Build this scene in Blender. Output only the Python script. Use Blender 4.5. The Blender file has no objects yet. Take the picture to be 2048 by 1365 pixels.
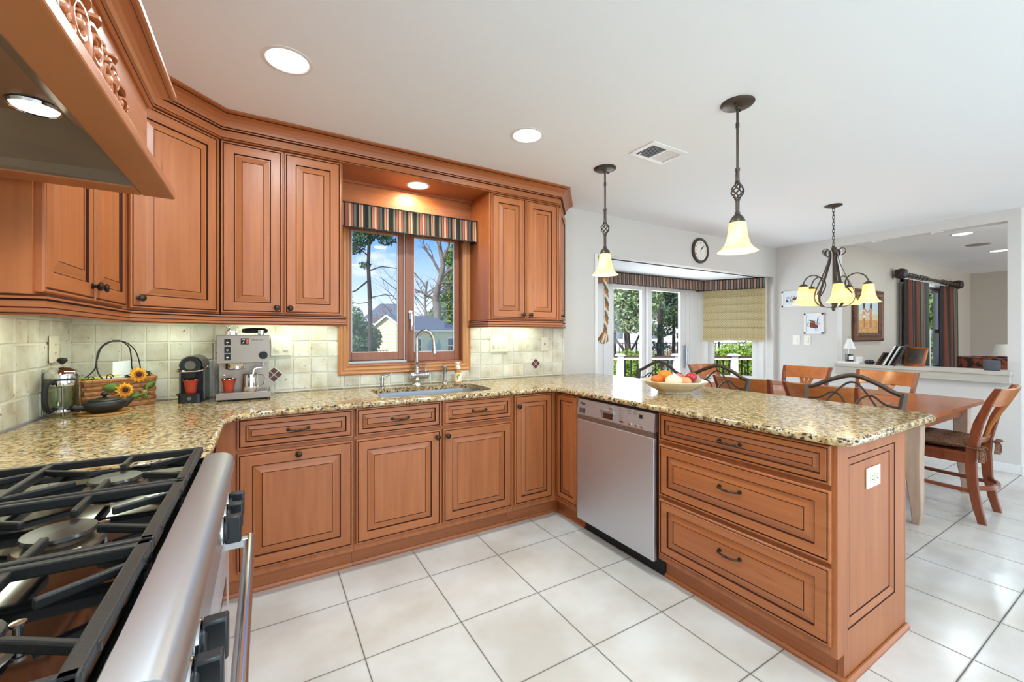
import bpy, math, random
from mathutils import Vector as V, Matrix
S = bpy.context.scene
C = S.collection
PI = math.pi
R = math.radians
rnd = random.Random(7)

# ------------------------------------------------------------------ camera, sky, sun, exposure
cam = bpy.data.cameras.new('camera')
cam.sensor_width = 36.0
cam.lens = 833.5 / 2048 * 36
cam.shift_y = -14.3 / 2048
cam.clip_start = 0.02
cam.clip_end = 300
CAM = bpy.data.objects.new('camera', cam)
C.objects.link(CAM)
YAW = 0.53633
CAM.location = (0, 0, 1.285)
CAM.rotation_euler = (PI / 2, 0, -YAW)
S.camera = CAM
S.view_settings.view_transform = 'Standard'
S.view_settings.look = 'None'
S.view_settings.exposure = 0.27
S.view_settings.gamma = 1.0
S.view_settings.use_curve_mapping = False
S.cycles.use_denoising = True
S.cycles.max_bounces = 10
S.cycles.diffuse_bounces = 6
S.cycles.glossy_bounces = 5
S.cycles.transparent_max_bounces = 12
S.cycles.sample_clamp_indirect = 6
S.cycles.caustics_reflective = False
S.cycles.caustics_refractive = False


def lin(c):
    return tuple((x / 255 / 12.92 if x <= 10 else ((x / 255 + .055) / 1.055) ** 2.4) for x in c) + (1.0,)


W_ = bpy.data.worlds.new('world')
S.world = W_
W_.use_nodes = True
nt = W_.node_tree
nt.nodes.clear()
wo = nt.nodes.new('ShaderNodeOutputWorld')
bg = nt.nodes.new('ShaderNodeBackground')
bg.inputs['Strength'].default_value = 1.2
tc = nt.nodes.new('ShaderNodeTexCoord')
sx = nt.nodes.new('ShaderNodeSeparateXYZ')
cr = nt.nodes.new('ShaderNodeValToRGB')
e = cr.color_ramp.elements
e[0].position = 0.0
e[0].color = lin((232, 238, 246))
e[1].position = 0.55
e[1].color = lin((52, 110, 205))
k = e.new(0.06); k.color = lin((205, 224, 246))
k = e.new(0.22); k.color = lin((108, 164, 234))
mp = nt.nodes.new('ShaderNodeMapping')
mp.inputs['Scale'].default_value = (1.0, 1.0, 2.4)
mp.inputs['Location'].default_value = (3.1, 0.7, 0.2)
nz = nt.nodes.new('ShaderNodeTexNoise')
nz.inputs['Scale'].default_value = 3.4
nz.inputs['Detail'].default_value = 7
nz.inputs['Roughness'].default_value = 0.58
cl = nt.nodes.new('ShaderNodeValToRGB')
cl.color_ramp.elements[0].position = 0.52
cl.color_ramp.elements[1].position = 0.66
mx = nt.nodes.new('ShaderNodeMix')
mx.data_type = 'RGBA'
mx.inputs['B'].default_value = lin((250, 250, 252))
L = nt.links.new
L(tc.outputs['Generated'], sx.inputs[0]); L(sx.outputs['Z'], cr.inputs[0])
L(tc.outputs['Generated'], mp.inputs[0]); L(mp.outputs[0], nz.inputs['Vector'])
L(nz.outputs[0], cl.inputs[0]); L(cl.outputs[0], mx.inputs['Factor'])
L(cr.outputs[0], mx.inputs['A']); L(mx.outputs['Result'], bg.inputs['Color']); L(bg.outputs[0], wo.inputs[0])


def lamp(kind, name, loc, power, color=(1, 1, 1), rot=(0, 0, 0), **kw):
    d = bpy.data.lights.new(name, kind)
    d.energy = power
    d.color = color
    for a, b in kw.items():
        setattr(d, a, b)
    o = bpy.data.objects.new(name, d)
    C.objects.link(o)
    o.location = loc
    o.rotation_euler = rot
    return o


lamp('SUN', 'sun', (-8, -2, 12), 4.6, (1, .96, .88), V((.72, .22, -.62)).to_track_quat('-Z', 'Y').to_euler(), angle=R(0.6))
# fill lamp added outside made-up openings behind the photographer, tilted up to the ceiling
lamp('AREA', 'daylight_fill', (2.0, -2.95, 1.1), 88, (0.68, 0.89, 1.0), (R(114), 0, 0), shape='RECTANGLE', size=4.4, size_y=2.1)
# area lamp for the daylight of the sliding door
lamp('AREA', 'daylight_fill', (4.47, 4.06, 1.05), 50, (0.80, 0.93, 1.0), (R(-90), 0, 0), shape='RECTANGLE', size=1.45, size_y=1.9)
lamp('AREA', 'daylight_fill', (9.0, -2.95, 1.2), 120, (0.84, 0.94, 1.0), (R(90), 0, 0), shape='RECTANGLE', size=3.8, size_y=2.0)  # unseen fill lamp added for the room beyond, through made-up openings

# ------------------------------------------------------------------ mesh helpers
MW = {}


class MB:
    def __init__(s):
        s.v = []; s.f = []; s.m = []; s.s = []

    def add(s, vs, fs, m=0, sm=False, T=None):
        o = len(s.v)
        if T is not None:
            vs = [T @ V(p) for p in vs]
        s.v += [tuple(p) for p in vs]
        for i, f in enumerate(fs):
            s.f.append([a + o for a in f])
            s.m.append(m if isinstance(m, int) else m[i])
            s.s.append(sm)
        return s

    def box(s, a, b, m=0, T=None):
        x0, x1 = sorted((a[0], b[0])); y0, y1 = sorted((a[1], b[1])); z0, z1 = sorted((a[2], b[2]))
        vs = [(x0, y0, z0), (x1, y0, z0), (x1, y1, z0), (x0, y1, z0), (x0, y0, z1), (x1, y0, z1), (x1, y1, z1), (x0, y1, z1)]
        return s.add(vs, [(0, 3, 2, 1), (4, 5, 6, 7), (0, 1, 5, 4), (1, 2, 6, 5), (2, 3, 7, 6), (3, 0, 4, 7)], m, False, T)

    def bar(s, p, q, w, h, m=0, up=(0, 0, 1)):
        p, q = V(p), V(q)
        d = (q - p).normalized(); u = V(up)
        a = d.cross(u)
        if a.length < 1e-4:
            a = d.cross(V((1, 0, 0)))
        a.normalize(); b = a.cross(d).normalized()
        vs = []
        for c in (p, q):
            for i, j in ((-1, -1), (1, -1), (1, 1), (-1, 1)):
                vs.append(c + a * (i * w / 2) + b * (j * h / 2))
        return s.add(vs, [(0, 1, 2, 3), (7, 6, 5, 4), (0, 4, 5, 1), (1, 5, 6, 2), (2, 6, 7, 3), (3, 7, 4, 0)], m)

    def prism(s, poly, z0, z1, m=0, T=None, sm=False):
        n = len(poly)
        vs = [(x, y, z0) for x, y in poly] + [(x, y, z1) for x, y in poly]
        fs = [tuple(reversed(range(n))), tuple(range(n, 2 * n))]
        s.add(vs, fs, m, False, T)
        return s.add(vs, [(i, (i + 1) % n, n + (i + 1) % n, n + i) for i in range(n)], m, sm, T)

    def lathe(s, prof, n=24, m=0, T=None, sm=True, sx=1, sy=1):
        vs = []; fs = []; k = len(prof)
        for i in range(n):
            a = 2 * PI * i / n
            for r, z in prof:
                vs.append((r * math.cos(a) * sx, r * math.sin(a) * sy, z))
        for i in range(n):
            j = (i + 1) % n
            for q in range(k - 1):
                fs.append((i * k + q, j * k + q, j * k + q + 1, i * k + q + 1))
        s.add(vs, fs, m, sm, T)
        for q in (0, k - 1):
            if prof[q][0] > 1e-5:
                ring = [vs[i * k + q] for i in range(n)]
                s.add(ring, [tuple(range(n)) if q else tuple(reversed(range(n)))], m, False, T)
        return s

    def tube(s, pts, r, n=8, m=0, closed=False, flat=None, T=None, up=None):
        pts = [V(p) for p in pts]; k = len(pts)
        rr = r if isinstance(r, (list, tuple)) else [r] * k
        vs = []
        prev = None
        for i, p in enumerate(pts):
            if closed:
                t = pts[(i + 1) % k] - pts[i - 1]
            else:
                t = pts[min(i + 1, k - 1)] - pts[max(i - 1, 0)]
            if t.length < 1e-9:
                t = V((0, 0, 1))
            t.normalize()
            if prev is None:
                a = t.cross(V(up) if up else (V((0, 0, 1)) if abs(t.z) < .9 else V((1, 0, 0))))
            else:
                a = prev - t * prev.dot(t)
            if a.length < 1e-6:
                a = t.cross(V((1, 0, .3)))
            a.normalize(); prev = a
            b = t.cross(a)
            for q in range(n):
                ang = 2 * PI * (q + .5) / n
                ca, sa = math.cos(ang), math.sin(ang)
                if flat:
                    vs.append(p + a * (ca * rr[i] * flat[0]) + b * (sa * rr[i] * flat[1]))
                else:
                    vs.append(p + a * (ca * rr[i]) + b * (sa * rr[i]))
        fs = []
        for i in range(k if closed else k - 1):
            j = (i + 1) % k
            for q in range(n):
                w = (q + 1) % n
                fs.append((i * n + q, i * n + w, j * n + w, j * n + q))
        s.add(vs, fs, m, n > 4, T)
        if not closed:
            s.add(vs[:n], [tuple(reversed(range(n)))], m, False, T)
            s.add(vs[-n:], [tuple(range(n))], m, False, T)
        return s

    def ball(s, c, r, m=0, n=12, T=None):
        rx, ry, rz = r if isinstance(r, (tuple, list)) else (r, r, r)
        h = n // 2 + 1
        pr = [(math.sin(PI * i / h), -math.cos(PI * i / h)) for i in range(h + 1)]
        pr[0] = (0, -1); pr[-1] = (0, 1)
        M = Matrix.Translation(c) @ Matrix.Diagonal((rx, ry, rz, 1))
        return s.lathe(pr, n, m, (T @ M) if T is not None else M)

    def sweep(s, path, prof, m=0, closed=False, sm=False):
        """prof: (out, z) with out measured to the right-hand side of the 2-D path; mitred corners."""
        k = len(path); P = [V((p[0], p[1])) for p in path]
        vs = []
        for i in range(k):
            d0 = (P[i] - P[i - 1]) if (i or closed) else (P[1] - P[0])
            d1 = (P[(i + 1) % k] - P[i]) if (i < k - 1 or closed) else (P[-1] - P[-2])
            d0.normalize(); d1.normalize()
            n0 = V((d0.y, -d0.x)); n1 = V((d1.y, -d1.x))
            b = n0 + n1
            b = b / max(b.dot(n0), .2)
            for o, z in prof:
                q = P[i] + b * o
                vs.append((q.x, q.y, z))
        q = len(prof); fs = []
        mm = []
        for i in range(k if closed else k - 1):
            j = (i + 1) % k
            for a in range(q - 1):
                fs.append((i * q + a, j * q + a, j * q + a + 1, i * q + a + 1))
                mm.append(m if isinstance(m, int) else m[a])
        s.add(vs, fs, mm, sm)
        if not closed:
            m0 = m if isinstance(m, int) else 0
            s.add(vs[:q], [tuple(range(q))], m0)
            s.add(vs[-q:], [tuple(reversed(range(q)))], m0)
        return s


def build(name, mb, mats, parent=None, world=True, bevel=0, sub=0, angle=38, solid=0):
    me = bpy.data.meshes.new(name)
    vs = mb.v
    if parent is not None and world:
        inv = MW[parent].inverted()
        vs = [tuple(inv @ V(p)) for p in vs]
    me.from_pydata(vs, [], mb.f)
    if not isinstance(mats, (list, tuple)):
        mats = [mats]
    for x in mats:
        me.materials.append(x)
    me.polygons.foreach_set('material_index', mb.m)
    me.polygons.foreach_set('use_smooth', mb.s)
    me.update()
    if any(mb.s):
        me.set_sharp_from_angle(angle=R(angle))
    o = bpy.data.objects.new(name, me)
    C.objects.link(o)
    if parent is not None:
        o.parent = parent
        MW[o] = MW[parent]
    else:
        MW[o] = Matrix.Identity(4)
    if solid:
        md = o.modifiers.new('solid', 'SOLIDIFY'); md.thickness = solid; md.offset = 0
    if bevel:
        md = o.modifiers.new('edge', 'BEVEL'); md.width = bevel; md.segments = 2; md.limit_method = 'ANGLE'; md.angle_limit = R(40)
    if sub:
        md = o.modifiers.new('sub', 'SUBSURF'); md.levels = sub; md.render_levels = sub
        me.polygons.foreach_set('use_smooth', [True] * len(me.polygons))
    return o


def tag(o, label, cat, group=None, kind=None):
    o['label'] = label; o['category'] = cat
    if group: o['group'] = group
    if kind: o['kind'] = kind
    return o


def thing(name, label, cat, loc=(0, 0, 0), rz=0, group=None):
    o = bpy.data.objects.new(name, None)
    C.objects.link(o)
    o.location = loc; o.rotation_euler = (0, 0, rz)
    o.empty_display_size = .05
    MW[o] = Matrix.Translation(loc) @ Matrix.Rotation(rz, 4, 'Z')
    return tag(o, label, cat, group)


def one(name, mb, mats, label, cat, group=None, loc=None, rz=0, **kw):
    """a thing that is one mesh; loc given: mb is in local coordinates"""
    if loc is not None:
        o = build(name, mb, mats, **kw); o.location = loc; o.rotation_euler = (0, 0, rz)
        MW[o] = Matrix.Translation(loc) @ Matrix.Rotation(rz, 4, 'Z')
    else:
        o = build(name, mb, mats, **kw)
    return tag(o, label, cat, group)


def dup(root, loc, rz, label):
    r = root.copy(); C.objects.link(r); r.location = loc; r.rotation_euler = (0, 0, rz); r['label'] = label
    for ch in list(root.children):
        c = ch.copy(); C.objects.link(c); c.parent = r
        for g in ch.children:
            d = g.copy(); C.objects.link(d); d.parent = c
    return r


def struct(name, mb, mats, **kw):
    o = build(name, mb, mats, **kw)
    if o.parent is None:
        o['kind'] = 'structure'
    return o


def FR(o, u, n):
    """frame at o: x along u, y up, z along the outward normal n"""
    u = V(u).normalized(); n = V(n).normalized(); v = V((0, 0, 1))
    M = Matrix.Identity(4)
    for i in range(3):
        M[i][0] = u[i]; M[i][1] = v[i]; M[i][2] = n[i]; M[i][3] = o[i]
    return M


def bez(pts, n=12):
    """Catmull-Rom through pts"""
    P = [V(p) for p in pts]; out = []
    for i in range(len(P) - 1):
        a = P[i - 1] if i else P[0] * 2 - P[1]
        b, c = P[i], P[i + 1]
        d = P[i + 2] if i + 2 < len(P) else P[-1] * 2 - P[-2]
        for k in range(n):
            t = k / n
            out.append(.5 * ((2 * b) + (c - a) * t + (2 * a - 5 * b + 4 * c - d) * t * t + (3 * b - a - 3 * c + d) * t ** 3))
    out.append(P[-1])
    return out


def arc(cx, cy, r, a0, a1, n=8):
    return [(cx + r * math.cos(R(a0 + (a1 - a0) * i / n)), cy + r * math.sin(R(a0 + (a1 - a0) * i / n))) for i in range(n + 1)]


def rrect(x0, y0, x1, y1, r, n=5):
    return arc(x0 + r, y0 + r, r, 180, 270, n) + arc(x1 - r, y0 + r, r, 270, 360, n) + arc(x1 - r, y1 - r, r, 0, 90, n) + arc(x0 + r, y1 - r, r, 90, 180, n)


def yard(r, d, z=0):
    """point of the back garden: r metres across, d metres out along the garden's axis"""
    return (d * math.sin(YAW) + r * math.cos(YAW), d * math.cos(YAW) - r * math.sin(YAW), z)


# ------------------------------------------------------------------ materials
def mat(name, col, rough=.5, metal=0, noise=None, bump=None, spec=None, coat=0, emit=None, trans=0, ior=None, aniso=0):
    m = bpy.data.materials.new(name); m.use_nodes = True
    n = m.node_tree; b = n.nodes['Principled BSDF']
    b.inputs['Base Color'].default_value = lin(col)
    b.inputs['Roughness'].default_value = rough
    b.inputs['Metallic'].default_value = metal
    if spec is not None: b.inputs['Specular IOR Level'].default_value = spec
    if coat: b.inputs['Coat Weight'].default_value = coat; b.inputs['Coat Roughness'].default_value = .06
    if trans: b.inputs['Transmission Weight'].default_value = trans
    if ior: b.inputs['IOR'].default_value = ior
    if emit:
        b.inputs['Emission Color'].default_value = lin(emit[0]); b.inputs['Emission Strength'].default_value = emit[1]
    t = n.nodes.new('ShaderNodeTexCoord')
    if noise:   # (scale, amount, colour2[, stretch])
        q = n.nodes.new('ShaderNodeTexNoise'); q.inputs['Scale'].default_value = noise[0]; q.inputs['Detail'].default_value = 5
        g = n.nodes.new('ShaderNodeMapping')
        if len(noise) > 3: g.inputs['Scale'].default_value = noise[3]
        x = n.nodes.new('ShaderNodeMix'); x.data_type = 'RGBA'
        x.inputs['A'].default_value = lin(col); x.inputs['B'].default_value = lin(noise[2])
        r = n.nodes.new('ShaderNodeValToRGB'); r.color_ramp.elements[0].position = .5 - noise[1]; r.color_ramp.elements[1].position = .5 + noise[1]
        k = n.links.new
        k(t.outputs['Object'], g.inputs[0]); k(g.outputs[0], q.inputs['Vector']); k(q.outputs[0], r.inputs[0]); k(r.outputs[0], x.inputs['Factor']); k(x.outputs['Result'], b.inputs['Base Color'])
    if bump:    # (scale, strength[, stretch])
        q = n.nodes.new('ShaderNodeTexNoise'); q.inputs['Scale'].default_value = bump[0]; q.inputs['Detail'].default_value = 4
        g = n.nodes.new('ShaderNodeMapping')
        if len(bump) > 2: g.inputs['Scale'].default_value = bump[2]
        u = n.nodes.new('ShaderNodeBump'); u.inputs['Strength'].default_value = bump[1]; u.inputs['Distance'].default_value = .004
        k = n.links.new
        k(t.outputs['Object'], g.inputs[0]); k(g.outputs[0], q.inputs['Vector']); k(q.outputs[0], u.inputs['Height']); k(u.outputs[0], b.inputs['Normal'])
    return m


def wood(name, c1, c2, c3, stretch, rough=.42, coat=.14, scale=1.0):
    """stained wood: fine stretched grain, broad board-to-board tone and a few dark mineral streaks"""
    m = bpy.data.materials.new(name); m.use_nodes = True
    n = m.node_tree; b = n.nodes['Principled BSDF']; k = n.links.new
    N = n.nodes.new
    t = N('ShaderNodeTexCoord')
    oi = N('ShaderNodeObjectInfo')
    def noise(sc, st, det, off):
        g = N('ShaderNodeMapping'); g.inputs['Scale'].default_value = st; g.inputs['Location'].default_value = off
        q = N('ShaderNodeTexNoise'); q.inputs['Scale'].default_value = sc; q.inputs['Detail'].default_value = det
        k(t.outputs['Object'], g.inputs[0]); k(g.outputs[0], q.inputs['Vector'])
        return q
    st = stretch
    a = noise(6 * scale, st, 6, (0, 0, 0)); d = noise(2.2 * scale, st, 2, (3, 1, 2)); s = noise(5 * scale, st, 3, (7, 7, 7))
    r1 = N('ShaderNodeValToRGB'); r1.color_ramp.elements[0].position = .3; r1.color_ramp.elements[1].position = .7
    r1.color_ramp.elements[0].color = lin(c1); r1.color_ramp.elements[1].color = lin(c2)
    ma = N('ShaderNodeMath'); ma.operation = 'ADD'; mb_ = N('ShaderNodeMath'); mb_.operation = 'MULTIPLY'; mb_.inputs[1].default_value = .5
    k(a.outputs[0], ma.inputs[0]); k(d.outputs[0], ma.inputs[1]); k(ma.outputs[0], mb_.inputs[0]); k(mb_.outputs[0], r1.inputs[0])
    r2 = N('ShaderNodeValToRGB'); r2.color_ramp.elements[0].position = .68; r2.color_ramp.elements[1].position = .80
    x = N('ShaderNodeMix'); x.data_type = 'RGBA'; x.inputs['B'].default_value = lin(c3)
    k(s.outputs[0], r2.inputs[0]); k(r2.outputs[0], x.inputs['Factor']); k(r1.outputs[0], x.inputs['A'])
    h = N('ShaderNodeHueSaturation')
    mr = N('ShaderNodeMapRange'); mr.inputs['To Min'].default_value = .93; mr.inputs['To Max'].default_value = 1.07
    k(oi.outputs['Random'], mr.inputs[0]); k(mr.outputs[0], h.inputs['Value']); k(x.outputs['Result'], h.inputs['Color']); k(h.outputs[0], b.inputs['Base Color'])
    b.inputs['Roughness'].default_value = rough
    b.inputs['Coat Weight'].default_value = coat * .6; b.inputs['Coat Roughness'].default_value = .28
    return m


def stripes(name, cols, period, axis='X', rough=.85):
    """woven stripes: list of (width share, colour)"""
    m = bpy.data.materials.new(name); m.use_nodes = True
    n = m.node_tree; b = n.nodes['Principled BSDF']; k = n.links.new
    t = n.nodes.new('ShaderNodeTexCoord'); s = n.nodes.new('ShaderNodeSeparateXYZ')
    a = n.nodes.new('ShaderNodeMath'); a.operation = 'DIVIDE'; a.inputs[1].default_value = period
    f = n.nodes.new('ShaderNodeMath'); f.operation = 'FRACT'
    r = n.nodes.new('ShaderNodeValToRGB'); r.color_ramp.interpolation = 'CONSTANT'
    tot = sum(w for w, _ in cols); p = 0
    for i, (w, c) in enumerate(cols):
        e = r.color_ramp.elements[0] if i == 0 else (r.color_ramp.elements[1] if i == 1 else r.color_ramp.elements.new(p))
        e.position = p; e.color = lin(c); p += w / tot
    k(t.outputs['Object'], s.inputs[0]); k(s.outputs[axis], a.inputs[0]); k(a.outputs[0], f.inputs[0]); k(f.outputs[0], r.inputs[0]); k(r.outputs[0], b.inputs['Base Color'])
    b.inputs['Roughness'].default_value = rough
    return m


WV = wood('maple_upright_grain', (157, 86, 44), (180, 108, 60), (126, 64, 32), (9, 9, .55))
WH = wood('maple_level_grain', (157, 86, 44), (180, 108, 60), (126, 64, 32), (.55, .55, 9))
GLZ = mat('dark_glaze', (58, 28, 18), .85, spec=.15)
OAK = wood('oak_casing', (178, 112, 62), (206, 146, 90), (128, 72, 36), (14, 14, .6), .4, .1)
OAKH = wood('oak_casing_level', (178, 112, 62), (206, 146, 90), (128, 72, 36), (.6, 14, 14), .4, .1)
SASH = wood('sash_wood', (142, 82, 52), (166, 100, 66), (120, 64, 40), (9, 9, .6), .4, .1)
CHAIRW = wood('honey_pine', (112, 52, 28), (136, 68, 38), (76, 34, 20), (5, 5, 1.2), .25, .4)
CHAIRO = wood('honey_pine_level', (168, 92, 38), (196, 120, 54), (124, 62, 30), (4, .8, 4), .2, .5)
TABLEW = wood('table_pine', (146, 74, 36), (168, 92, 48), (120, 56, 30), (5, .7, 5), .2, .4)
PALEW = wood('limewashed_leg', (168, 138, 116), (196, 168, 146), (130, 100, 80), (6, 6, .8), .6, 0)
LEDGEW = wood('grey_limed_board', (176, 170, 160), (200, 194, 184), (160, 152, 142), (6, .5, 6), .5, 0)
STEEL = mat('brushed_steel', (186, 190, 196), .36, 1, bump=(60, .05, (1, 1, 60)))
STEELV = mat('brushed_steel_upright', (216, 220, 228), .45, 1, bump=(60, .06, (30, 30, .4)))
CHROME = mat('chrome', (222, 222, 224), .08, 1)
SATIN = mat('satin_nickel', (200, 198, 196), .2, 1)
BRONZE = mat('oil_rubbed_bronze', (84, 74, 66), .42, .6)
KNOBM = mat('aged_bronze_knob', (66, 54, 46), .35, .8)
IRON = mat('cast_iron', (38, 37, 36), .42, .2, bump=(180, .15))
ENAMEL = mat('black_enamel', (12, 12, 13), .06, 0, coat=.6)
BLACKP = mat('black_plastic', (26, 27, 30), .35)
RUBBER = mat('matt_black', (20, 20, 21), .6)
WALLM = mat('wall_paint', (212, 208, 204), .7, bump=(220, .03))
CEILM = mat('ceiling_paint', (240, 245, 249), .8)
WHITE = mat('white_trim_paint', (234, 233, 232), .4)
WHITEP = mat('white_plastic', (238, 234, 224), .35)
CREAMP = mat('ivory_plastic', (232, 224, 202), .35)
GROUT = mat('pale_grout', (226, 224, 208), .85)
GRASSM = mat('lawn', (120, 134, 76), .9, noise=(6, .3, (150, 146, 100)))


def travertine():
    m = mat('tumbled_travertine', (220, 214, 194), .55)
    n = m.node_tree; b = n.nodes['Principled BSDF']; k = n.links.new; N = n.nodes.new
    t = N('ShaderNodeTexCoord'); q = N('ShaderNodeTexNoise'); q.inputs['Scale'].default_value = 9; q.inputs['Detail'].default_value = 7
    v = N('ShaderNodeVertexColor'); v.layer_name = 'tone'
    r = N('ShaderNodeValToRGB'); E = r.color_ramp.elements
    E[0].position = .28; E[0].color = lin((192, 180, 148)); E[1].position = .62; E[1].color = lin((230, 227, 212))
    x = E.new(.45); x.color = lin((217, 211, 190))
    h = N('ShaderNodeHueSaturation'); mr = N('ShaderNodeMapRange'); mr.inputs['To Min'].default_value = .86; mr.inputs['To Max'].default_value = 1.06
    s = N('ShaderNodeSeparateColor')
    p = N('ShaderNodeTexNoise'); p.inputs['Scale'].default_value = 55; p.inputs['Detail'].default_value = 2
    pr = N('ShaderNodeValToRGB'); pr.color_ramp.elements[0].position = .26; pr.color_ramp.elements[0].color = lin((140, 112, 70)); pr.color_ramp.elements[1].position = .33
    mu = N('ShaderNodeMix'); mu.data_type = 'RGBA'; mu.blend_type = 'MULTIPLY'; mu.inputs['Factor'].default_value = 1
    k(t.outputs['Object'], q.inputs['Vector']); k(t.outputs['Object'], p.inputs['Vector']); k(q.outputs[0], r.inputs[0]); k(p.outputs[0], pr.inputs[0])
    k(v.outputs[0], s.inputs[0]); k(s.outputs[0], mr.inputs[0]); k(mr.outputs[0], h.inputs['Value']); k(r.outputs[0], mu.inputs['A']); k(pr.outputs[0], mu.inputs['B'])
    k(mu.outputs['Result'], h.inputs['Color']); k(h.outputs[0], b.inputs['Base Color'])
    u = N('ShaderNodeBump'); u.inputs['Strength'].default_value = .3; u.inputs['Distance'].default_value = .004
    k(q.outputs[0], u.inputs['Height']); k(u.outputs[0], b.inputs['Normal'])
    return m


TRAV = travertine()


def granite():
    m = mat('speckled_granite', (200, 180, 140), .12, coat=.08)
    n = m.node_tree; b = n.nodes['Principled BSDF']; k = n.links.new; N = n.nodes.new
    t = N('ShaderNodeTexCoord')
    def nz(sc, det, rough=.6):
        q = N('ShaderNodeTexNoise'); q.inputs['Scale'].default_value = sc; q.inputs['Detail'].default_value = det; q.inputs['Roughness'].default_value = rough
        k(t.outputs['Object'], q.inputs['Vector']); return q
    def ramp(src, stops, const=False):
        r = N('ShaderNodeValToRGB'); E = r.color_ramp.elements
        if const: r.color_ramp.interpolation = 'CONSTANT'
        for i, (p, c) in enumerate(stops):
            e = E[i] if i < 2 else E.new(p)
            e.position = p; e.color = lin(c)
        k(src, r.inputs[0]); return r
    base = ramp(nz(34, 5).outputs[0], [(.30, (132, 96, 56)), (.50, (190, 162, 114)), (.40, (166, 132, 84)), (.62, (216, 197, 158))])
    gold = ramp(nz(15, 3).outputs[0], [(.50, (0, 0, 0)), (.66, (190, 190, 190))])
    m1 = N('ShaderNodeMix'); m1.data_type = 'RGBA'; m1.inputs['B'].default_value = lin((196, 158, 98))
    k(gold.outputs[0], m1.inputs['Factor']); k(base.outputs[0], m1.inputs['A'])
    brown = ramp(nz(70, 4, .65).outputs[0], [(.56, (0, 0, 0)), (.62, (255, 255, 255))])
    m2 = N('ShaderNodeMix'); m2.data_type = 'RGBA'; m2.inputs['B'].default_value = lin((112, 80, 56))
    k(brown.outputs[0], m2.inputs['Factor']); k(m1.outputs['Result'], m2.inputs['A'])
    v = N('ShaderNodeTexVoronoi'); v.inputs['Scale'].default_value = 95; k(t.outputs['Object'], v.inputs['Vector'])
    blk = ramp(nz(58, 3, .7).outputs[0], [(.385, (255, 255, 255)), (.425, (0, 0, 0))])
    m3 = N('ShaderNodeMix'); m3.data_type = 'RGBA'; m3.inputs['B'].default_value = lin((38, 32, 32))
    k(blk.outputs[0], m3.inputs['Factor']); k(m2.outputs['Result'], m3.inputs['A'])
    s = N('ShaderNodeSeparateColor'); k(v.outputs['Color'], s.inputs[0])
    wt = ramp(s.outputs[0], [(.0, (0, 0, 0)), (.88, (120, 120, 120))], True)
    m4 = N('ShaderNodeMix'); m4.data_type = 'RGBA'; m4.inputs['B'].default_value = lin((238, 230, 210))
    k(wt.outputs[0], m4.inputs['Factor']); k(m3.outputs['Result'], m4.inputs['A'])
    v2 = N('ShaderNodeTexVoronoi'); v2.inputs['Scale'].default_value = 120; k(t.outputs['Object'], v2.inputs['Vector'])
    s2 = N('ShaderNodeSeparateColor'); k(v2.outputs['Color'], s2.inputs[0])
    dk = ramp(s2.outputs[1], [(.0, (255, 255, 255)), (.10, (0, 0, 0))], True)
    m5 = N('ShaderNodeMix'); m5.data_type = 'RGBA'; m5.inputs['B'].default_value = lin((58, 46, 42))
    k(dk.outputs[0], m5.inputs['Factor']); k(m4.outputs['Result'], m5.inputs['A']); k(m5.outputs['Result'], b.inputs['Base Color'])
    return m


GRAN = granite()


def floor_tile():
    m = mat('ceramic_floor_tile', (220, 216, 210), .22)
    n = m.node_tree; b = n.nodes['Principled BSDF']; k = n.links.new; N = n.nodes.new
    t = N('ShaderNodeTexCoord'); s = N('ShaderNodeSeparateXYZ'); k(t.outputs['Object'], s.inputs[0])
    def M(op, a, v=None):
        q = N('ShaderNodeMath'); q.operation = op
        if hasattr(a, 'links'): k(a, q.inputs[0])
        else: q.inputs[0].default_value = a
        if v is not None:
            if hasattr(v, 'links'): k(v, q.inputs[1])
            else: q.inputs[1].default_value = v
        return q.outputs[0]
    ln = []
    for ax, off, p in (('X', .343 - 20 * .4117, .4117), ('Y', 2.121 - 30 * .4093, .4093)):
        f = M('FRACT', M('DIVIDE', M('SUBTRACT', s.outputs[ax], off), p))
        dist = M('MULTIPLY', M('MINIMUM', f, M('SUBTRACT', 1.0, f)), p)
        ln.append(dist)
    d = M('MINIMUM', ln[0], ln[1])
    r = N('ShaderNodeValToRGB'); r.color_ramp.elements[0].position = .0032; r.color_ramp.elements[0].color = (1, 1, 1, 1)
    r.color_ramp.elements[1].position = .0040; r.color_ramp.elements[1].color = (0, 0, 0, 1)
    k(d, r.inputs[0])
    q = N('ShaderNodeTexNoise'); q.inputs['Scale'].default_value = 2.6; q.inputs['Detail'].default_value = 6; k(t.outputs['Object'], q.inputs['Vector'])
    c = N('ShaderNodeValToRGB'); c.color_ramp.elements[0].position = .36; c.color_ramp.elements[1].position = .64
    c.color_ramp.elements[0].color = lin((202, 194, 184)); c.color_ramp.elements[1].color = lin((221, 218, 213))
    k(q.outputs[0], c.inputs[0])
    x = N('ShaderNodeMix'); x.data_type = 'RGBA'; x.inputs['B'].default_value = lin((58, 48, 40))
    k(r.outputs[0], x.inputs['Factor']); k(c.outputs[0], x.inputs['A']); k(x.outputs['Result'], b.inputs['Base Color'])
    g = N('ShaderNodeMapRange'); g.inputs['To Min'].default_value = .2; g.inputs['To Max'].default_value = .8
    k(r.outputs[0], g.inputs[0]); k(g.outputs[0], b.inputs['Roughness'])
    u = N('ShaderNodeBump'); u.inputs['Strength'].default_value = .12; u.inputs['Distance'].default_value = .003
    k(q.outputs[0], u.inputs['Height']); k(u.outputs[0], b.inputs['Normal'])
    return m


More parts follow.
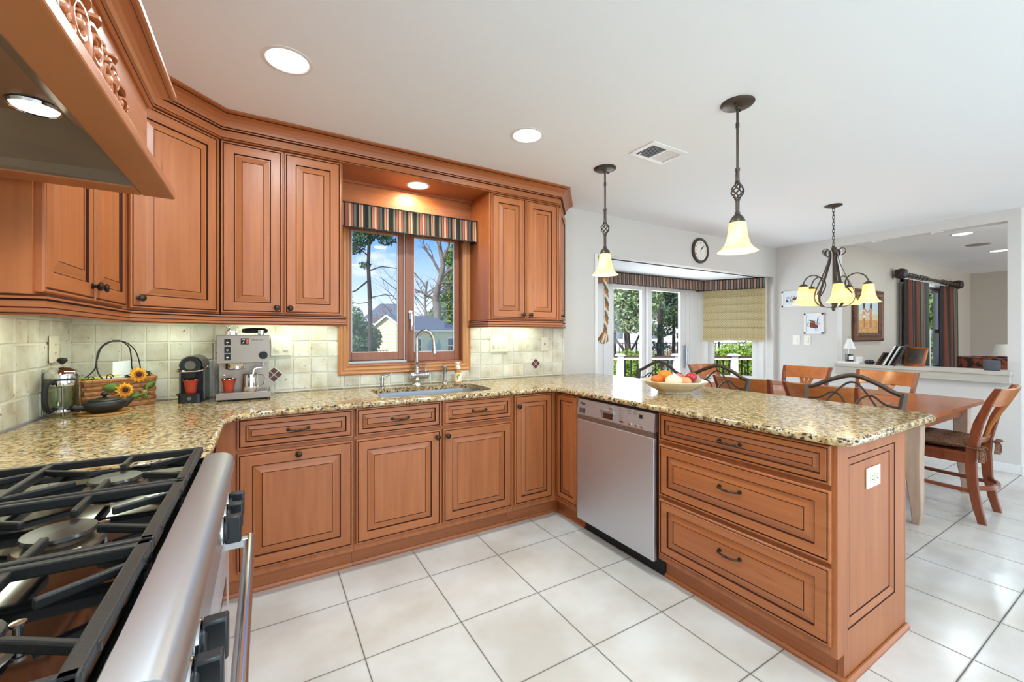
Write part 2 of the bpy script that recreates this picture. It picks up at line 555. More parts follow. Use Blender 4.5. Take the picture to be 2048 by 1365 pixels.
def glass(name, tint=(255, 255, 255), refl=.06):
    """thin window glass: mostly see-through with a weak mirror reflection"""
    m = bpy.data.materials.new(name); m.use_nodes = True
    n = m.node_tree; n.nodes.clear(); N = n.nodes.new; k = n.links.new
    o = N('ShaderNodeOutputMaterial'); a = N('ShaderNodeBsdfTransparent'); a.inputs[0].default_value = lin(tint)
    g = N('ShaderNodeBsdfGlossy'); g.inputs['Roughness'].default_value = .02
    f = N('ShaderNodeLayerWeight'); f.inputs[0].default_value = .12
    mr = N('ShaderNodeMapRange'); mr.inputs['To Min'].default_value = refl * .25; mr.inputs['To Max'].default_value = .2
    x = N('ShaderNodeMixShader')
    k(f.outputs['Fresnel'], mr.inputs[0]); k(mr.outputs[0], x.inputs[0]); k(a.outputs[0], x.inputs[1]); k(g.outputs[0], x.inputs[2]); k(x.outputs[0], o.inputs[0])
    return m


GLASS = glass('window_glass')
JARGLASS = glass('beaker_glass', (236, 240, 232), .25)


def shade_mat(name, col, em):
    """alabaster lamp glass: lets its bulb's light through and glows"""
    m = bpy.data.materials.new(name); m.use_nodes = True
    n = m.node_tree; n.nodes.clear(); N = n.nodes.new; k = n.links.new
    o = N('ShaderNodeOutputMaterial'); a = N('ShaderNodeBsdfTranslucent'); d = N('ShaderNodeBsdfPrincipled'); x = N('ShaderNodeMixShader'); x.inputs[0].default_value = .5
    t = N('ShaderNodeTexCoord'); q = N('ShaderNodeTexNoise'); q.inputs['Scale'].default_value = 14; q.inputs['Detail'].default_value = 4
    r = N('ShaderNodeValToRGB'); r.color_ramp.elements[0].position = .3; r.color_ramp.elements[0].color = lin((250, 226, 160)); r.color_ramp.elements[1].position = .6; r.color_ramp.elements[1].color = lin(col)
    k(t.outputs['Object'], q.inputs['Vector']); k(q.outputs[0], r.inputs[0]); k(r.outputs[0], a.inputs[0]); k(r.outputs[0], d.inputs['Base Color'])
    k(r.outputs[0], d.inputs['Emission Color']); d.inputs['Emission Strength'].default_value = em; d.inputs['Roughness'].default_value = .25
    k(d.outputs[0], x.inputs[1]); k(a.outputs[0], x.inputs[2]); k(x.outputs[0], o.inputs[0])
    return m


SHADE = shade_mat('alabaster_shade', (255, 240, 196), .38)
BULB = mat('lit_bulb', (255, 255, 255), .5, emit=((255, 246, 226), 6))
DISC = mat('lit_diffuser', (255, 255, 255), .5, emit=((255, 252, 246), 5))
WARMDISC = mat('lit_warm_diffuser', (255, 255, 255), .5, emit=((255, 244, 214), 5))


def dots(name, base, dot, pitch):
    """woven cloth with a small regular dot; lets some daylight through"""
    m = bpy.data.materials.new(name); m.use_nodes = True
    n = m.node_tree; N = n.nodes.new; k = n.links.new; b = n.nodes['Principled BSDF']; o = n.nodes['Material Output']
    t = N('ShaderNodeTexCoord'); s = N('ShaderNodeSeparateXYZ'); k(t.outputs['Object'], s.inputs[0])
    pr = None
    for ax in ('X', 'Z'):
        a = N('ShaderNodeMath'); a.operation = 'MULTIPLY'; a.inputs[1].default_value = 2 * PI / pitch
        c = N('ShaderNodeMath'); c.operation = 'SINE'
        k(s.outputs[ax], a.inputs[0]); k(a.outputs[0], c.inputs[0])
        if pr is None: pr = c
        else:
            q = N('ShaderNodeMath'); q.operation = 'MULTIPLY'; k(pr.outputs[0], q.inputs[0]); k(c.outputs[0], q.inputs[1]); pr = q
    r = N('ShaderNodeValToRGB'); r.color_ramp.elements[0].position = .62; r.color_ramp.elements[1].position = .8
    x = N('ShaderNodeMix'); x.data_type = 'RGBA'; x.inputs['A'].default_value = lin(base); x.inputs['B'].default_value = lin(dot)
    k(pr.outputs[0], r.inputs[0]); k(r.outputs[0], x.inputs['Factor']); k(x.outputs['Result'], b.inputs['Base Color']); b.inputs['Roughness'].default_value = .9
    tr = N('ShaderNodeBsdfTranslucent'); k(x.outputs['Result'], tr.inputs[0]); ms_ = N('ShaderNodeMixShader'); ms_.inputs[0].default_value = .35
    k(b.outputs[0], ms_.inputs[1]); k(tr.outputs[0], ms_.inputs[2]); k(ms_.outputs[0], o.inputs[0])
    return m

# ------------------------------------------------------------------ room shell
WY = 3.01          # face of the sink wall
LX = -.858         # face of the range wall
DX = 5.92          # face of the dining wall
HC = 2.44
FLOORM = floor_tile()
struct('floor', MB().box((LX - .1, -2.75, -.12), (DX + .2, WY + .9, 0)), FLOORM)
struct('floor.001', MB().box((DX + .2, -2.75, -.12), (11.8, 2.5, 0)), mat('oak_boards', (150, 112, 78), .35, noise=(3, .3, (128, 92, 60), (1, 12, 1))))
mb = MB().box((LX - .1, -2.75, HC), (11.8, WY + .14, HC + .12))
struct('ceiling', mb, CEILM)

wh = (.475, 1.345, 1.065, 2.06)     # sink window hole
mb = MB()
mb.box((LX - .1, WY, 0), (wh[0], WY + .14, HC)).box((wh[1], WY, 0), (2.70, WY + .14, HC))
mb.box((wh[0], WY, 0), (wh[1], WY + .14, wh[2])).box((wh[0], WY, wh[3]), (wh[1], WY + .14, HC))
mb.box((2.70, WY, 2.045), (5.86, WY + .14, HC)).box((5.86, WY, 0), (DX + .13, WY + .14, HC))
struct('wall_back', mb, WALLM)
struct('wall_left', MB().box((LX - .1, -2.75, 0), (LX, WY, HC)), WALLM)
mb = MB()
oy0, oy1, oz0, oz1 = .973, 2.306, .90, 2.335
mb.box((DX, .89, 0), (DX + .13, oy0, HC)).box((DX, oy0, 0), (DX + .13, oy1, oz0)).box((DX, oy0, oz1), (DX + .13, oy1, HC)).box((DX, oy1, 0), (DX + .13, WY, HC))
struct('wall_right', mb, WALLM)
# wall behind the photographer, with openings made up to let the fill lamps in
mb = MB()
mb.box((LX, -2.75, 0), (.1, -2.62, HC)).box((5.7, -2.75, 0), (7.0, -2.62, HC)).box((11.0, -2.75, 0), (11.8, -2.62, HC)).box((7.0, -2.75, 2.36), (11.0, -2.62, HC)).box((7.0, -2.75, 0), (11.0, -2.62, .25)).box((.1, -2.75, 2.36), (5.7, -2.62, HC)).box((.1, -2.75, 0), (5.7, -2.62, .25))
struct('wall_front', mb, WALLM)
# bay
BA, BB = V((5.46, 3.85)), V((5.87, 3.07))
mb = MB()
mb.prism([(2.58, WY + .10), (2.58, WY + .14), (3.2, 3.99), (5.55, 3.99), (6.0, WY + .14), (6.0, WY + .10)], 2.045, 2.16)
struct('ceiling.001', mb, CEILM)
mb = MB()
mb.prism([(2.70, WY + .14), (3.28, 3.85), (3.28, 3.99), (2.56, WY + .14)], 0, 2.045)
mb.box((3.28, 3.85, 0), (3.70, 3.99, 2.045)).box((5.25, 3.85, 0), (5.46, 3.99, 2.045)).box((3.70, 3.85, 2.0), (5.25, 3.99, 2.045))
struct('wall_bay', mb, mat('bay_paint', (236, 234, 230), .6))
bd = (BB - BA).normalized(); bn = V((-bd.y, bd.x)) * -1       # bn points into the room
if bn.x > 0: bn = -bn
BT = Matrix.Identity(4)
for i in range(2):
    BT[i][0] = bd[i]; BT[i][1] = -bn[i]; BT[i][3] = BA[i]      # x along the wall, y outwards
BL = (BB - BA).length
a0, a1 = .13, .76
mb = MB()
mb.box((-.02, 0, 0), (a0, .12, 2.045), 0, BT).box((a1, 0, 0), (BL + .06, .12, 2.045), 0, BT).box((a0, 0, 0), (a1, .12, .62), 0, BT).box((a0, 0, 1.98), (a1, .12, 2.045), 0, BT)
struct('wall_bay.001', mb, mat('bay_paint_angle', (236, 234, 230), .6))
# white corner trims of the opening
mb = MB().box((2.70, WY - .012, 0), (2.735, WY + .14, 2.045))
struct('trim_1', mb, WHITE)
struct('baseboard_right', MB().box((DX - .016, .89, 0), (DX, WY, .085)).box((DX - .016, .874, 0), (DX + .13, .89, .085)), WHITE, bevel=.003)
# family room beyond the half wall
FY = 2.387
fw = (8.25, 10.15, .70, 2.06)
mb = MB()
mb.box((DX + .13, FY, 0), (fw[0], FY + .14, HC)).box((fw[1], FY, 0), (11.8, FY + .14, HC)).box((fw[0], FY, 0), (fw[1], FY + .14, fw[2])).box((fw[0], FY, fw[3]), (fw[1], FY + .14, HC))
FAMW = mat('family_room_paint', (184, 174, 162), .7)
struct('wall_family_back', mb, FAMW)
struct('wall_family_end', MB().box((11.68, -2.6, 0), (11.8, FY, HC)), FAMW)

# half-wall ledge of grey limed boards
mb = MB().box((DX - .115, .935, .905), (DX + .15, 2.30, .942)).box((DX - .10, .945, .83), (DX, 2.292, .905))
struct('trim_2', mb, LEDGEW, bevel=.003)

# ------------------------------------------------------------------ backsplash: tumbled stone tiles on grout
def tile_panel(name, frame, u0, u1, v0, v1, ustart, vstart, p, holes=(), diamonds=()):
    rr = random.Random(len(name) * 7 + int(u1 * 10))
    bm = MB(); cols = []
    base = [(u0, u1, v0, v1)]
    for (hx0, hx1, hz0, hz1) in holes:
        base = [(u0, hx0, v0, v1), (hx1, u1, v0, v1), (hx0, hx1, v0, hz0)]
    for (a, b, c, d) in base:
        bm.box((a, c, -.001), (b, d, .004), 1, frame); cols += [0.5] * 6
    nu0 = math.floor((u0 - ustart) / p); nu1 = math.ceil((u1 - ustart) / p)
    nv0 = math.floor((v0 - vstart) / p); nv1 = math.ceil((v1 - vstart) / p)
    g = .0028
    for i in range(nu0, nu1):
        for j in range(nv0, nv1):
            a, b = max(ustart + i * p + g, u0), min(ustart + (i + 1) * p - g, u1)
            c, d = max(vstart + j * p + g, v0), min(vstart + (j + 1) * p - g, v1)
            pieces = [(a, b, c, d)]
            for (hx0, hx1, hz0, hz1) in holes:
                q = []
                for (a, b, c, d) in pieces:
                    if b <= hx0 or a >= hx1 or d <= hz0 or c >= hz1: q.append((a, b, c, d)); continue
                    if a < hx0: q.append((a, hx0, c, d))
                    if b > hx1: q.append((hx1, b, c, d))
                    if c < hz0: q.append((max(a, hx0), min(b, hx1), c, hz0))
                    if d > hz1: q.append((max(a, hx0), min(b, hx1), hz1, d))
                pieces = q
            for (a, b, c, d) in pieces:
                if b - a < .006 or d - c < .006: continue
                h = .0085 + rr.uniform(0, .0025); e = .003
                J = lambda: rr.uniform(0, .0016)
                lo = [(a + J(), c + J(), .003), (b - J(), c + J(), .003), (b - J(), d - J(), .003), (a + J(), d - J(), .003)]
                hi = [(a + e + J(), c + e + J(), h), (b - e - J(), c + e + J(), h), (b - e - J(), d - e - J(), h), (a + e + J(), d - e - J(), h)]
                bm.add(lo + hi, [(4, 5, 6, 7), (0, 1, 5, 4), (1, 2, 6, 5), (2, 3, 7, 6), (3, 0, 4, 7)], 0, False, frame)
                cols += [rr.random()] * 5
    for (u, v) in diamonds:
        s = .046
        bm.add([(u, v - s * 1.2, .0122), (u + s * 1.2, v, .0122), (u, v + s * 1.2, .0122), (u - s * 1.2, v, .0122)], [(0, 1, 2, 3)], 1, False, frame); cols += [.5]
        q = .021; t = .0243
        for dx, dy in ((t, 0), (-t, 0), (0, t), (0, -t)):
            bm.prism([(u + dx, v + dy - q), (u + dx + q, v + dy), (u + dx, v + dy + q), (u + dx - q, v + dy)], .011, .0145, 2, frame); cols += [.5] * 6
    o = struct(name, bm, [TRAV, GROUT, mat('red_glass_accent', (92, 36, 22), .4)])
    at = o.data.color_attributes.new('tone', 'FLOAT_COLOR', 'CORNER')
    i = 0
    for f, c in zip(o.data.polygons, cols):
        for _ in f.vertices:
            at.data[i].color = (c, c, c, 1); i += 1
    return o


TB = FR((0, WY, 0), (1, 0, 0), (0, -1, 0))
tile_panel('trim_3', TB, LX + .002, 2.335, .915, 1.40, .052, .928 - .1025, .1025, holes=[(.44, 1.395, 1.005, 1.5)], diamonds=[(.052, 1.03), (2.02, 1.03 - .004)])
TL = FR((LX, 0, 0), (0, 1, 0), (1, 0, 0))
tile_panel('trim_4', TL, .3, 3.0, .915, 1.66, 2.42, .915, .109)


# ------------------------------------------------------------------ cabinet fronts
def front(w, h, stile=.058, slope=.026, drawer=False):
    """raised-panel front: glazed bead round the edge, flat frame, glazed groove, sloped raised panel"""
    mb = MB()
    A, B = (1, 1) if drawer else (0, 1)
    rings = [(0, 0, 0), (0, .014, 0), (.003, .018, 0), (.0085, .018, 0), (.0125, .0152, 2), (.015, .0185, 0), (stile, .0185, 'F'),
             (stile + .0048, .0115, 2), (stile + .0095, .0115, 0), (stile + .0095 + slope, .0175, 0), (stile + .0128 + slope, .0158, 2)]
    P = lambda d, n: [(d, d, n), (w - d, d, n), (w - d, h - d, n), (d, h - d, n)]
    for i in range(1, len(rings)):
        d0, n0, _ = rings[i - 1]; d1, n1, k = rings[i]
        a, b = P(d0, n0), P(d1, n1)
        if k == 'F':
            x0, x1 = d0, d1
            mb.add([(x0, x0, n0), (x1, x0, n0), (x1, h - x0, n0), (x0, h - x0, n0)], [(0, 1, 2, 3)], A)
            mb.add([(w - x1, x0, n0), (w - x0, x0, n0), (w - x0, h - x0, n0), (w - x1, h - x0, n0)], [(0, 1, 2, 3)], A)
            mb.add([(x1, x0, n0), (w - x1, x0, n0), (w - x1, x1, n0), (x1, x1, n0)], [(0, 1, 2, 3)], B)
            mb.add([(x1, h - x1, n0), (w - x1, h - x1, n0), (w - x1, h - x0, n0), (x1, h - x0, n0)], [(0, 1, 2, 3)], B)
            continue
        mm = k if k == 2 else [B, A, B, A]
        mb.add(a + b, [(0, 1, 5, 4), (1, 2, 6, 5), (2, 3, 7, 6), (3, 0, 4, 7)], mm)
    d, n, _ = rings[-1]
    mb.add(P(d, n), [(0, 1, 2, 3)], A)
    return mb


def xf(mb, T):
    mb.v = [tuple(T @ V(p)) for p in mb.v]
    return mb


def knob(parent, p, n):
    T = FR(p, V((-n[1], n[0], 0)) if abs(n[2]) < .5 else (1, 0, 0), n)
    mb = MB().lathe([(0, 0), (.010, 0), (.010, .003), (.0055, .006), (.0055, .014), (.0125, .018), (.0155, .021), (.0155, .024), (.012, .027), (.011, .026), (.006, .027), (.004, .029), (0, .0295)], 18, 0, T)
    return build('knob', mb, KNOBM, parent)


def pull(parent, p, u, n, half=.046):
    T = FR(p, u, n)
    pts = bez([(-half, 0, .0), (-half, 0, .016), (-half * .72, -.002, .023), (0, -.004, .026), (half * .72, -.002, .023), (half, 0, .016), (half, 0, 0)], 5)
    mb = MB().tube(pts, .0042, 8, 0, T=T)
    for s in (-1, 1):
        mb.lathe([(0, 0), (.009, 0), (.008, .004), (.005, .006), (0, .006)], 12, 0, T @ Matrix.Translation((s * half, 0, 0)))
    for k in range(-1, 2):
        mb.ball((k * .011, -.004, .026), (.0062, .0062, .0062), 0, 8, T)
    return build('handle', mb, KNOBM, parent)


FM = [WV, WH, GLZ]


def door(parent, p, u, n, w, h, kn=None, stile=.058, slope=.026):
    T = FR(p, u, n)
    d = build('door', xf(front(w, h, stile, slope), T), FM, parent)
    if kn:
        k = T @ V((kn[0], kn[1], .0185))
        knob(d, k, n)
    return d


def drawer(parent, p, u, n, w, h, stile=.034, slope=.014, pl=True, ph=None):
    T = FR(p, u, n)
    d = build('drawer', xf(front(w, h, stile, slope, True), T), FM, parent)
    if pl:
        pull(d, T @ V((w / 2, ph if ph else h / 2, .0165)), u, n)
    return d


UZ0, UZ1 = 1.39, 2.335
DZ0, DH = 1.397, .908
SU, SN = (1, 0, 0), (0, -1, 0)

# ---- upper cabinets
c = thing('wall_cabinet', 'tall two-door wall cabinet over the espresso machine, beside the sink window', 'cabinet', (.1, 2.85, UZ0), 0, 'wall cabinets')
build('body', MB().box((-.198, 2.68, UZ0), (.405, WY, UZ1)), WV, c)
door(c, (-.197, 2.68, DZ0), SU, SN, .287, DH, (.287 - .03, .032))
door(c, (.096, 2.68, DZ0), SU, SN, .299, DH, (.03, .032))

c = thing('wall_cabinet', 'two-door wall cabinet with a clipped end, between the sink window and the pendant lamps', 'cabinet', (1.7, 2.85, UZ0), 0, 'wall cabinets')
build('body', MB().prism([(1.40, 2.68), (2.025, 2.68), (2.335, WY), (1.40, WY)], UZ0, UZ1), WV, c)
door(c, (1.412, 2.68, DZ0), SU, SN, .293, DH, (.293 - .03, .032))
door(c, (1.712, 2.68, DZ0), SU, SN, .293, DH, (.03, .032))
cu = V((2.335 - 2.025, WY - 2.68, 0)).normalized(); cn = V((cu.y, -cu.x, 0))
door(c, V((2.025, 2.68, DZ0)) + cu * .025, cu, cn, .39, DH, (.03, .032), .05)

c = thing('wall_cabinet', 'single-door cabinet set diagonally across the corner, above the basket', 'cabinet', (-.6, 2.7, UZ0), 0, 'wall cabinets')
build('body', MB().prism([(LX, 2.372), (-.52, 2.372), (-.203, 2.68), (-.203, WY), (LX, WY)], UZ0, UZ1), WV, c)
du = V((-.203 + .52, 2.68 - 2.372, 0)).normalized(); dn = V((du.y, -du.x, 0))
door(c, V((-.52, 2.372, DZ0)) + du * .018 , du, dn, .405, DH, (.034, .045))

c = thing('wall_cabinet', 'two-door wall cabinet on the range wall, half hidden by the wooden hood', 'cabinet', (-.7, 1.97, UZ0), 0, 'wall cabinets')
build('body', MB().box((LX, 1.572, UZ0), (-.52, 2.368, UZ1)), WV, c)
door(c, (-.52, 1.585, DZ0), (0, 1, 0), (1, 0, 0), .385, DH, (.385 - .028, .05))
door(c, (-.52, 1.976, DZ0), (0, 1, 0), (1, 0, 0), .378, DH, (.028, .05))

# soffit over the sink, tying the wall cabinets together
c = SOF = thing('window_soffit', 'wooden soffit box over the sink window, holding a round light', 'soffit', (.9, 2.85, 2.33))
build('soffit_board', MB().box((.406, 2.682, 2.325), (1.399, WY, 2.345)), WH, c)
build('back_board', MB().box((.406, WY - .015, 2.062), (1.399, WY - .001, 2.325)).box((.406, WY - .03, 2.31), (1.399, WY - .015, 2.325)), WH, c)

# light rail and crown moulding
RP = [(.014, 1.333), (.016, 1.337), (.010, 1.341), (.010, 1.352), (.006, 1.356), (.006, 1.372), (.012, 1.377), (.012, 1.383), (.004, 1.389), (-.012, 1.389), (-.012, 1.333), (.014, 1.333)]
LRAIL = [0, 2, 0, 2, 0, 2, 0, 2, 0, 0, 0]
p = [(LX + .014, 1.572), (-.50, 1.572), (-.50, 2.362), (-.195, 2.662), (.414, 2.662), (.414, WY - .016)]
mb = MB().sweep(p, RP, LRAIL)
one('light_rail', mb, [WH, WV, GLZ], 'long wooden light rail under the cabinets from range wall to sink window', 'moulding', 'light rails')
p = [(1.39, WY - .016), (1.39, 2.662), (2.03, 2.662), (2.33, WY - .016)]
mb = MB().sweep(p, RP, LRAIL)
one('light_rail', mb, [WH, WV, GLZ], 'short wooden light rail under the clipped-end cabinet beyond the sink window', 'moulding', 'light rails')
CP = [(-.012, 2.310), (.004, 2.310), (.010, 2.314), (.010, 2.318), (.003, 2.322), (.003, 2.358), (.012, 2.362), (.012, 2.368), (.016, 2.372), (.019, 2.384), (.027, 2.400), (.042, 2.415), (.058, 2.423), (.062, 2.424), (.062, 2.428), (.078, 2.432), (.082, 2.437), (.082, 2.4395), (-.012, 2.4395), (-.012, 2.310)]
CM = [0, 0, 2, 0, 0, 2, 0, 2, 0, 0, 0, 0, 0, 2, 0, 0, 0, 0, 0]
p = [(-.50, 1.52), (-.50, 2.362), (-.195, 2.662), (2.03, 2.662), (2.335, WY - .004)]
mb = MB().sweep(p, CP, CM)
one('crown_moulding', mb, [WH, WV, GLZ], 'wooden crown moulding along the cabinet tops at the ceiling', 'moulding')

# ---- base cabinets
def toe(parent, path, boxes):
    mb = MB()
    for a, b in boxes: mb.box(a, b)
    mb.sweep(path, [(0, 0), (.014, 0), (.014, .010), (.006, .020), (0, .020)])
    build('toe_kick', mb, WH, parent)


BZ = .884
BF = 2.375        # body front of the sink run
PF = 1.775        # body front of the peninsula
DB, DT = .147, .712
c = thing('base_cabinet', 'base cabinet with a drawer over one wide door, beside the range', 'cabinet', (.13, 2.7, 0), 0, 'base cabinets')
build('body', MB().box((-.20, BF, .11), (.416, WY - .02, BZ)), WV, c)
drawer(c, (-.112, BF, .732), SU, SN, .522, .150)
door(c, (-.112, BF, DB), SU, SN, .522, DT - DB, (.261, DT - DB - .03), .062, .03)
toe(c, [(-.2, 2.44), (.4165, 2.44)], [((-.2, 2.44, 0), (.4165, 2.452, .11))])
c = thing('base_cabinet', 'sink base cabinet with two drawer fronts and two doors below the faucet', 'cabinet', (.91, 2.7, 0), 0, 'base cabinets')
build('body', MB().box((.418, BF, .11), (1.412, WY - .02, BZ - .2)).box((.418, BF, BZ - .2), (1.412, BF + .02, BZ)), WV, c)
drawer(c, (.425, BF, .732), SU, SN, .483, .150)
drawer(c, (.922, BF, .732), SU, SN, .483, .150)
door(c, (.425, BF, DB), SU, SN, .483, DT - DB, (.483 - .026, DT - DB - .04))
door(c, (.922, BF, DB), SU, SN, .483, DT - DB, (.026, DT - DB - .04))
toe(c, [(.4175, 2.44), (1.4125, 2.44)], [((.4175, 2.44, 0), (1.4125, 2.452, .11))])
c = thing('base_cabinet', 'corner base cabinet with a folding pair of narrow doors beside the dishwasher', 'cabinet', (1.9, 2.6, 0), 0, 'base cabinets')
build('body', MB().prism([(1.414, BF), (PF, BF), (PF, 2.118), (2.40, 2.118), (2.40, WY - .02), (1.414, WY - .02)], .11, BZ), WV, c)
door(c, (1.423, BF, DB), SU, SN, .312, .875 - DB, (.028, .875 - DB - .07), .05, .02)
door(c, (PF, 2.352, DB), (0, -1, 0), (-1, 0, 0), .228, .875 - DB, None, .045, .016)
toe(c, [(1.4135, 2.44), (1.833, 2.44), (1.833, 2.12)], [((1.4135, 2.44, 0), (1.845, 2.452, .11)), ((1.833, 2.12, 0), (1.845, 2.44, .11))])
build('back_panel', MB().box((2.402, 1.49, 0), (2.418, 2.99, BZ)), WV, c)
c = thing('base_cabinet', 'peninsula drawer cabinet with three wide drawers and a panelled end with an outlet', 'cabinet', (2.1, 1.08, 0), 0, 'base cabinets')
mb = MB().box((PF, .712, .11), (2.405, 1.482, BZ))
build('body', mb, WV, c)
for z0, h, ph in ((.735, .144, None), (.452, .262, .15), (.148, .284, .165)):
    drawer(c, (PF, 1.468, z0), (0, -1, 0), (-1, 0, 0), .762, h, .050 if h > .2 else .033, .026 if h > .2 else .014, True, ph)
# end panel: frame round a recessed field
mb = MB()
EY = .690
T = FR((PF - .003, EY + .022, 0), (1, 0, 0), (0, -1, 0))
w = 2.408 - PF + .003
x0, x1, z0, z1 = .082, w - .108, .187, .826
for a, b in (((0, .11), (x0, BZ)), ((x1, .0), (w, BZ)), ((x0, z1), (x1, BZ)), ((x0, .0), (x1, z0)), ((.055, 0), (x0, .11))):
    mb.box((a[0], a[1], 0), (b[0], b[1], .022), 0, T)
prev_ = None
for d_, n_, m_ in ((0, .022, 0), (.0055, .0203, 1), (.008, .0203, 0), (.032, .0150, 0), (.0375, .0133, 1), (.039, .0133, 0)):
    rg_ = [(x0 + d_, z0 + d_, n_), (x1 - d_, z0 + d_, n_), (x1 - d_, z1 - d_, n_), (x0 + d_, z1 - d_, n_)]
    if prev_: mb.add(prev_ + rg_, [(0, 1, 5, 4), (1, 2, 6, 5), (2, 3, 7, 6), (3, 0, 4, 7)], m_, False, T)
    prev_ = rg_
mb.add(prev_, [(0, 1, 2, 3)], 0, False, T)
build('end_panel', mb, [WV, GLZ], c)
build('back_panel', MB().box((2.405, .69, 0), (2.42, 1.482, BZ)), WV, c)
toe(c, [(1.833, 1.482), (1.833, .688), (2.42, .688)], [((1.833, .716, 0), (1.845, 1.482, .11))])
c = thing('base_cabinet', 'base cabinet on the range wall with a drawer and door, seen edge-on beside the range', 'cabinet', (-.5, 1.96, 0), 0, 'base cabinets')
build('body', MB().box((LX + .01, 1.585, .11), (-.202, 2.60, BZ)), WV, c)
drawer(c, (-.202, 1.60, .732), (0, 1, 0), (1, 0, 0), .70, .150)
door(c, (-.202, 1.60, DB), (0, 1, 0), (1, 0, 0), .70, DT - DB, (.66, .5))
# ------------------------------------------------------------------ granite worktop
def worktop():
    pts = [(LX + .012, 1.568), (-.145, 1.568)]
    pts += bez([(-.145, 2.05, 0), (-.143, 2.18, 0), (-.115, 2.275, 0), (-.04, 2.325, 0), (.08, 2.335, 0)], 6)
    pts = [(p[0], p[1]) for p in pts]
    pts += [(.5, 2.335), (1.0, 2.335), (1.66, 2.335)] + [(1.70, 2.325), (1.722, 2.305), (1.733, 2.275), (1.735, 2.24)] + [(1.735, 1.5)]
    pts += [(1.735, .75)] + arc(1.735 + .085, .64 + .085, .085, 180, 270, 8) + arc(2.69 - .09, .64 + .09, .09, 270, 360, 8) + [(2.69, 2.0), (2.69, WY - .002), (LX + .012, WY - .002)]
    # clean duplicates
    q = []
    for p in pts:
        if not q or (V(p) - V(q[-1])).length > 1e-4: q.append(p)
    pts = q
    n = len(pts)
    # sharpness: only edges exposed to the room get the rounded nose
    nrm = []
    for i in range(n):
        a = (V(pts[i]) - V(pts[i - 1])).normalized(); b = (V(pts[(i + 1) % n]) - V(pts[i])).normalized()
        n0 = V((a.y, -a.x)); n1 = V((b.y, -b.x)); m = n0 + n1
        nrm.append(m / max(m.dot(n0), .5))
    prof = [(.014, BZ), (.007, BZ + .0015), (.002, BZ + .007), (0, BZ + .015), (.0015, BZ + .022), (.006, BZ + .028), (.013, BZ + .030)]
    hole = list(reversed(rrect(.59, 2.44, 1.33, 2.865, .10, 6)))
    mb = MB()
    rings = []
    for d, z in prof:
        rings.append([(pts[i][0] - nrm[i].x * d, pts[i][1] - nrm[i].y * d, z) for i in range(n)])
    vs = [p for r in rings for p in r]
    fs = []
    for k in range(len(rings) - 1):
        for i in range(n):
            j = (i + 1) % n
            fs.append((k * n + i, k * n + j, (k + 1) * n + j, (k + 1) * n + i))
    mb.add(vs, fs, 0, True)
    hr = len(hole)
    hv = [(x, y, BZ + .03) for x, y in hole] + [(x, y, BZ) for x, y in hole]
    mb.add(hv, [(i, (i + 1) % hr, hr + (i + 1) % hr, hr + i) for i in range(hr)], 0, True)
    import bmesh
    for ring, z in ((rings[-1], BZ + .03), (rings[0], BZ)):
        bm = bmesh.new()
        es = []
        for loop in ([p[:2] for p in ring], hole):
            v = [bm.verts.new((x, y, z)) for x, y in loop]
            es += [bm.edges.new((v[i], v[(i + 1) % len(v)])) for i in range(len(v))]
        bmesh.ops.triangle_fill(bm, use_beauty=True, use_dissolve=False, edges=es)
        bmesh.ops.recalc_face_normals(bm, faces=bm.faces)
        bm.verts.index_update()
        up = z > BZ + .01
        fl = []
        for f in bm.faces:
            ix = [x.index for x in f.verts]
            if (f.normal.z > 0) != up: ix.reverse()
            fl.append(ix)
        mb.add([v.co[:] for v in bm.verts], fl, 0)
        bm.free()
    return mb


one('granite_worktop', worktop(), GRAN, 'speckled gold and black granite worktop running from the range round to the peninsula', 'countertop', angle=60)

# sink and its fittings
mb = MB()
lo = []
for ins, z, r in ((-.008, BZ - .001, .10), (.004, BZ - .001, .095), (.010, .80, .09), (.022, .715, .08), (.05, .70, .07)):
    lo.append([(x, y, z) for x, y in rrect(.59 + ins, 2.44 + ins, 1.33 - ins, 2.865 - ins, r, 6)])
n = len(lo[0]); vs = [p for l in lo for p in l]; fs = []
for k in range(len(lo) - 1):
    for i in range(n):
        fs.append((k * n + i, k * n + (i + 1) % n, (k + 1) * n + (i + 1) % n, (k + 1) * n + i))
fs.append(tuple(range((len(lo) - 1) * n, len(lo) * n)))
mb.add(vs, fs, 0, True)
sk = thing('kitchen_sink', 'undermount stainless steel sink bowl set into the granite', 'sink', (.96, 2.65, .70))
build('bowl', mb, STEEL, sk)
build('drain', MB().lathe([(0, .7005), (.05, .7005), (.055, .703), (.05, .706), (.03, .704), (0, .704)], 20, 0, Matrix.Translation((.96, 2.65, 0))), CHROME, sk)

CT = .914
t = thing('kitchen_faucet', 'tall gooseneck satin nickel faucet behind the sink', 'faucet', (.945, 2.935, CT))
build('base', MB().lathe([(0, 0), (.036, 0), (.036, .006), (.030, .016), (.022, .026), (.026, .034), (.026, .044), (.020, .052), (.017, .07), (.017, .12), (.021, .124), (.021, .134), (.015, .14), (.015, .16), (.018, .164), (.018, .172), (0, .174)], 24), SATIN, t, False)
pts = [(0, 0, .17), (0, 0, .30)] + [(0 + .052 - .052 * math.cos(R(a)), -.032 + .032 * math.cos(R(a)), .315 + .078 * math.sin(R(a))) for a in range(0, 181, 15)] + [(.108, -.066, .25)]
build('spout', MB().tube(pts, [.0125] * (len(pts) - 1) + [.0135], 14).lathe([(.0165, -.012), (.0165, .01), (.013, .014), (.012, -.012)], 16, 0, Matrix.Translation((.108, -.066, .243))), SATIN, t, False)
T = Matrix.Translation((0, 0, .072)) @ Matrix.Rotation(R(90), 4, 'Y')
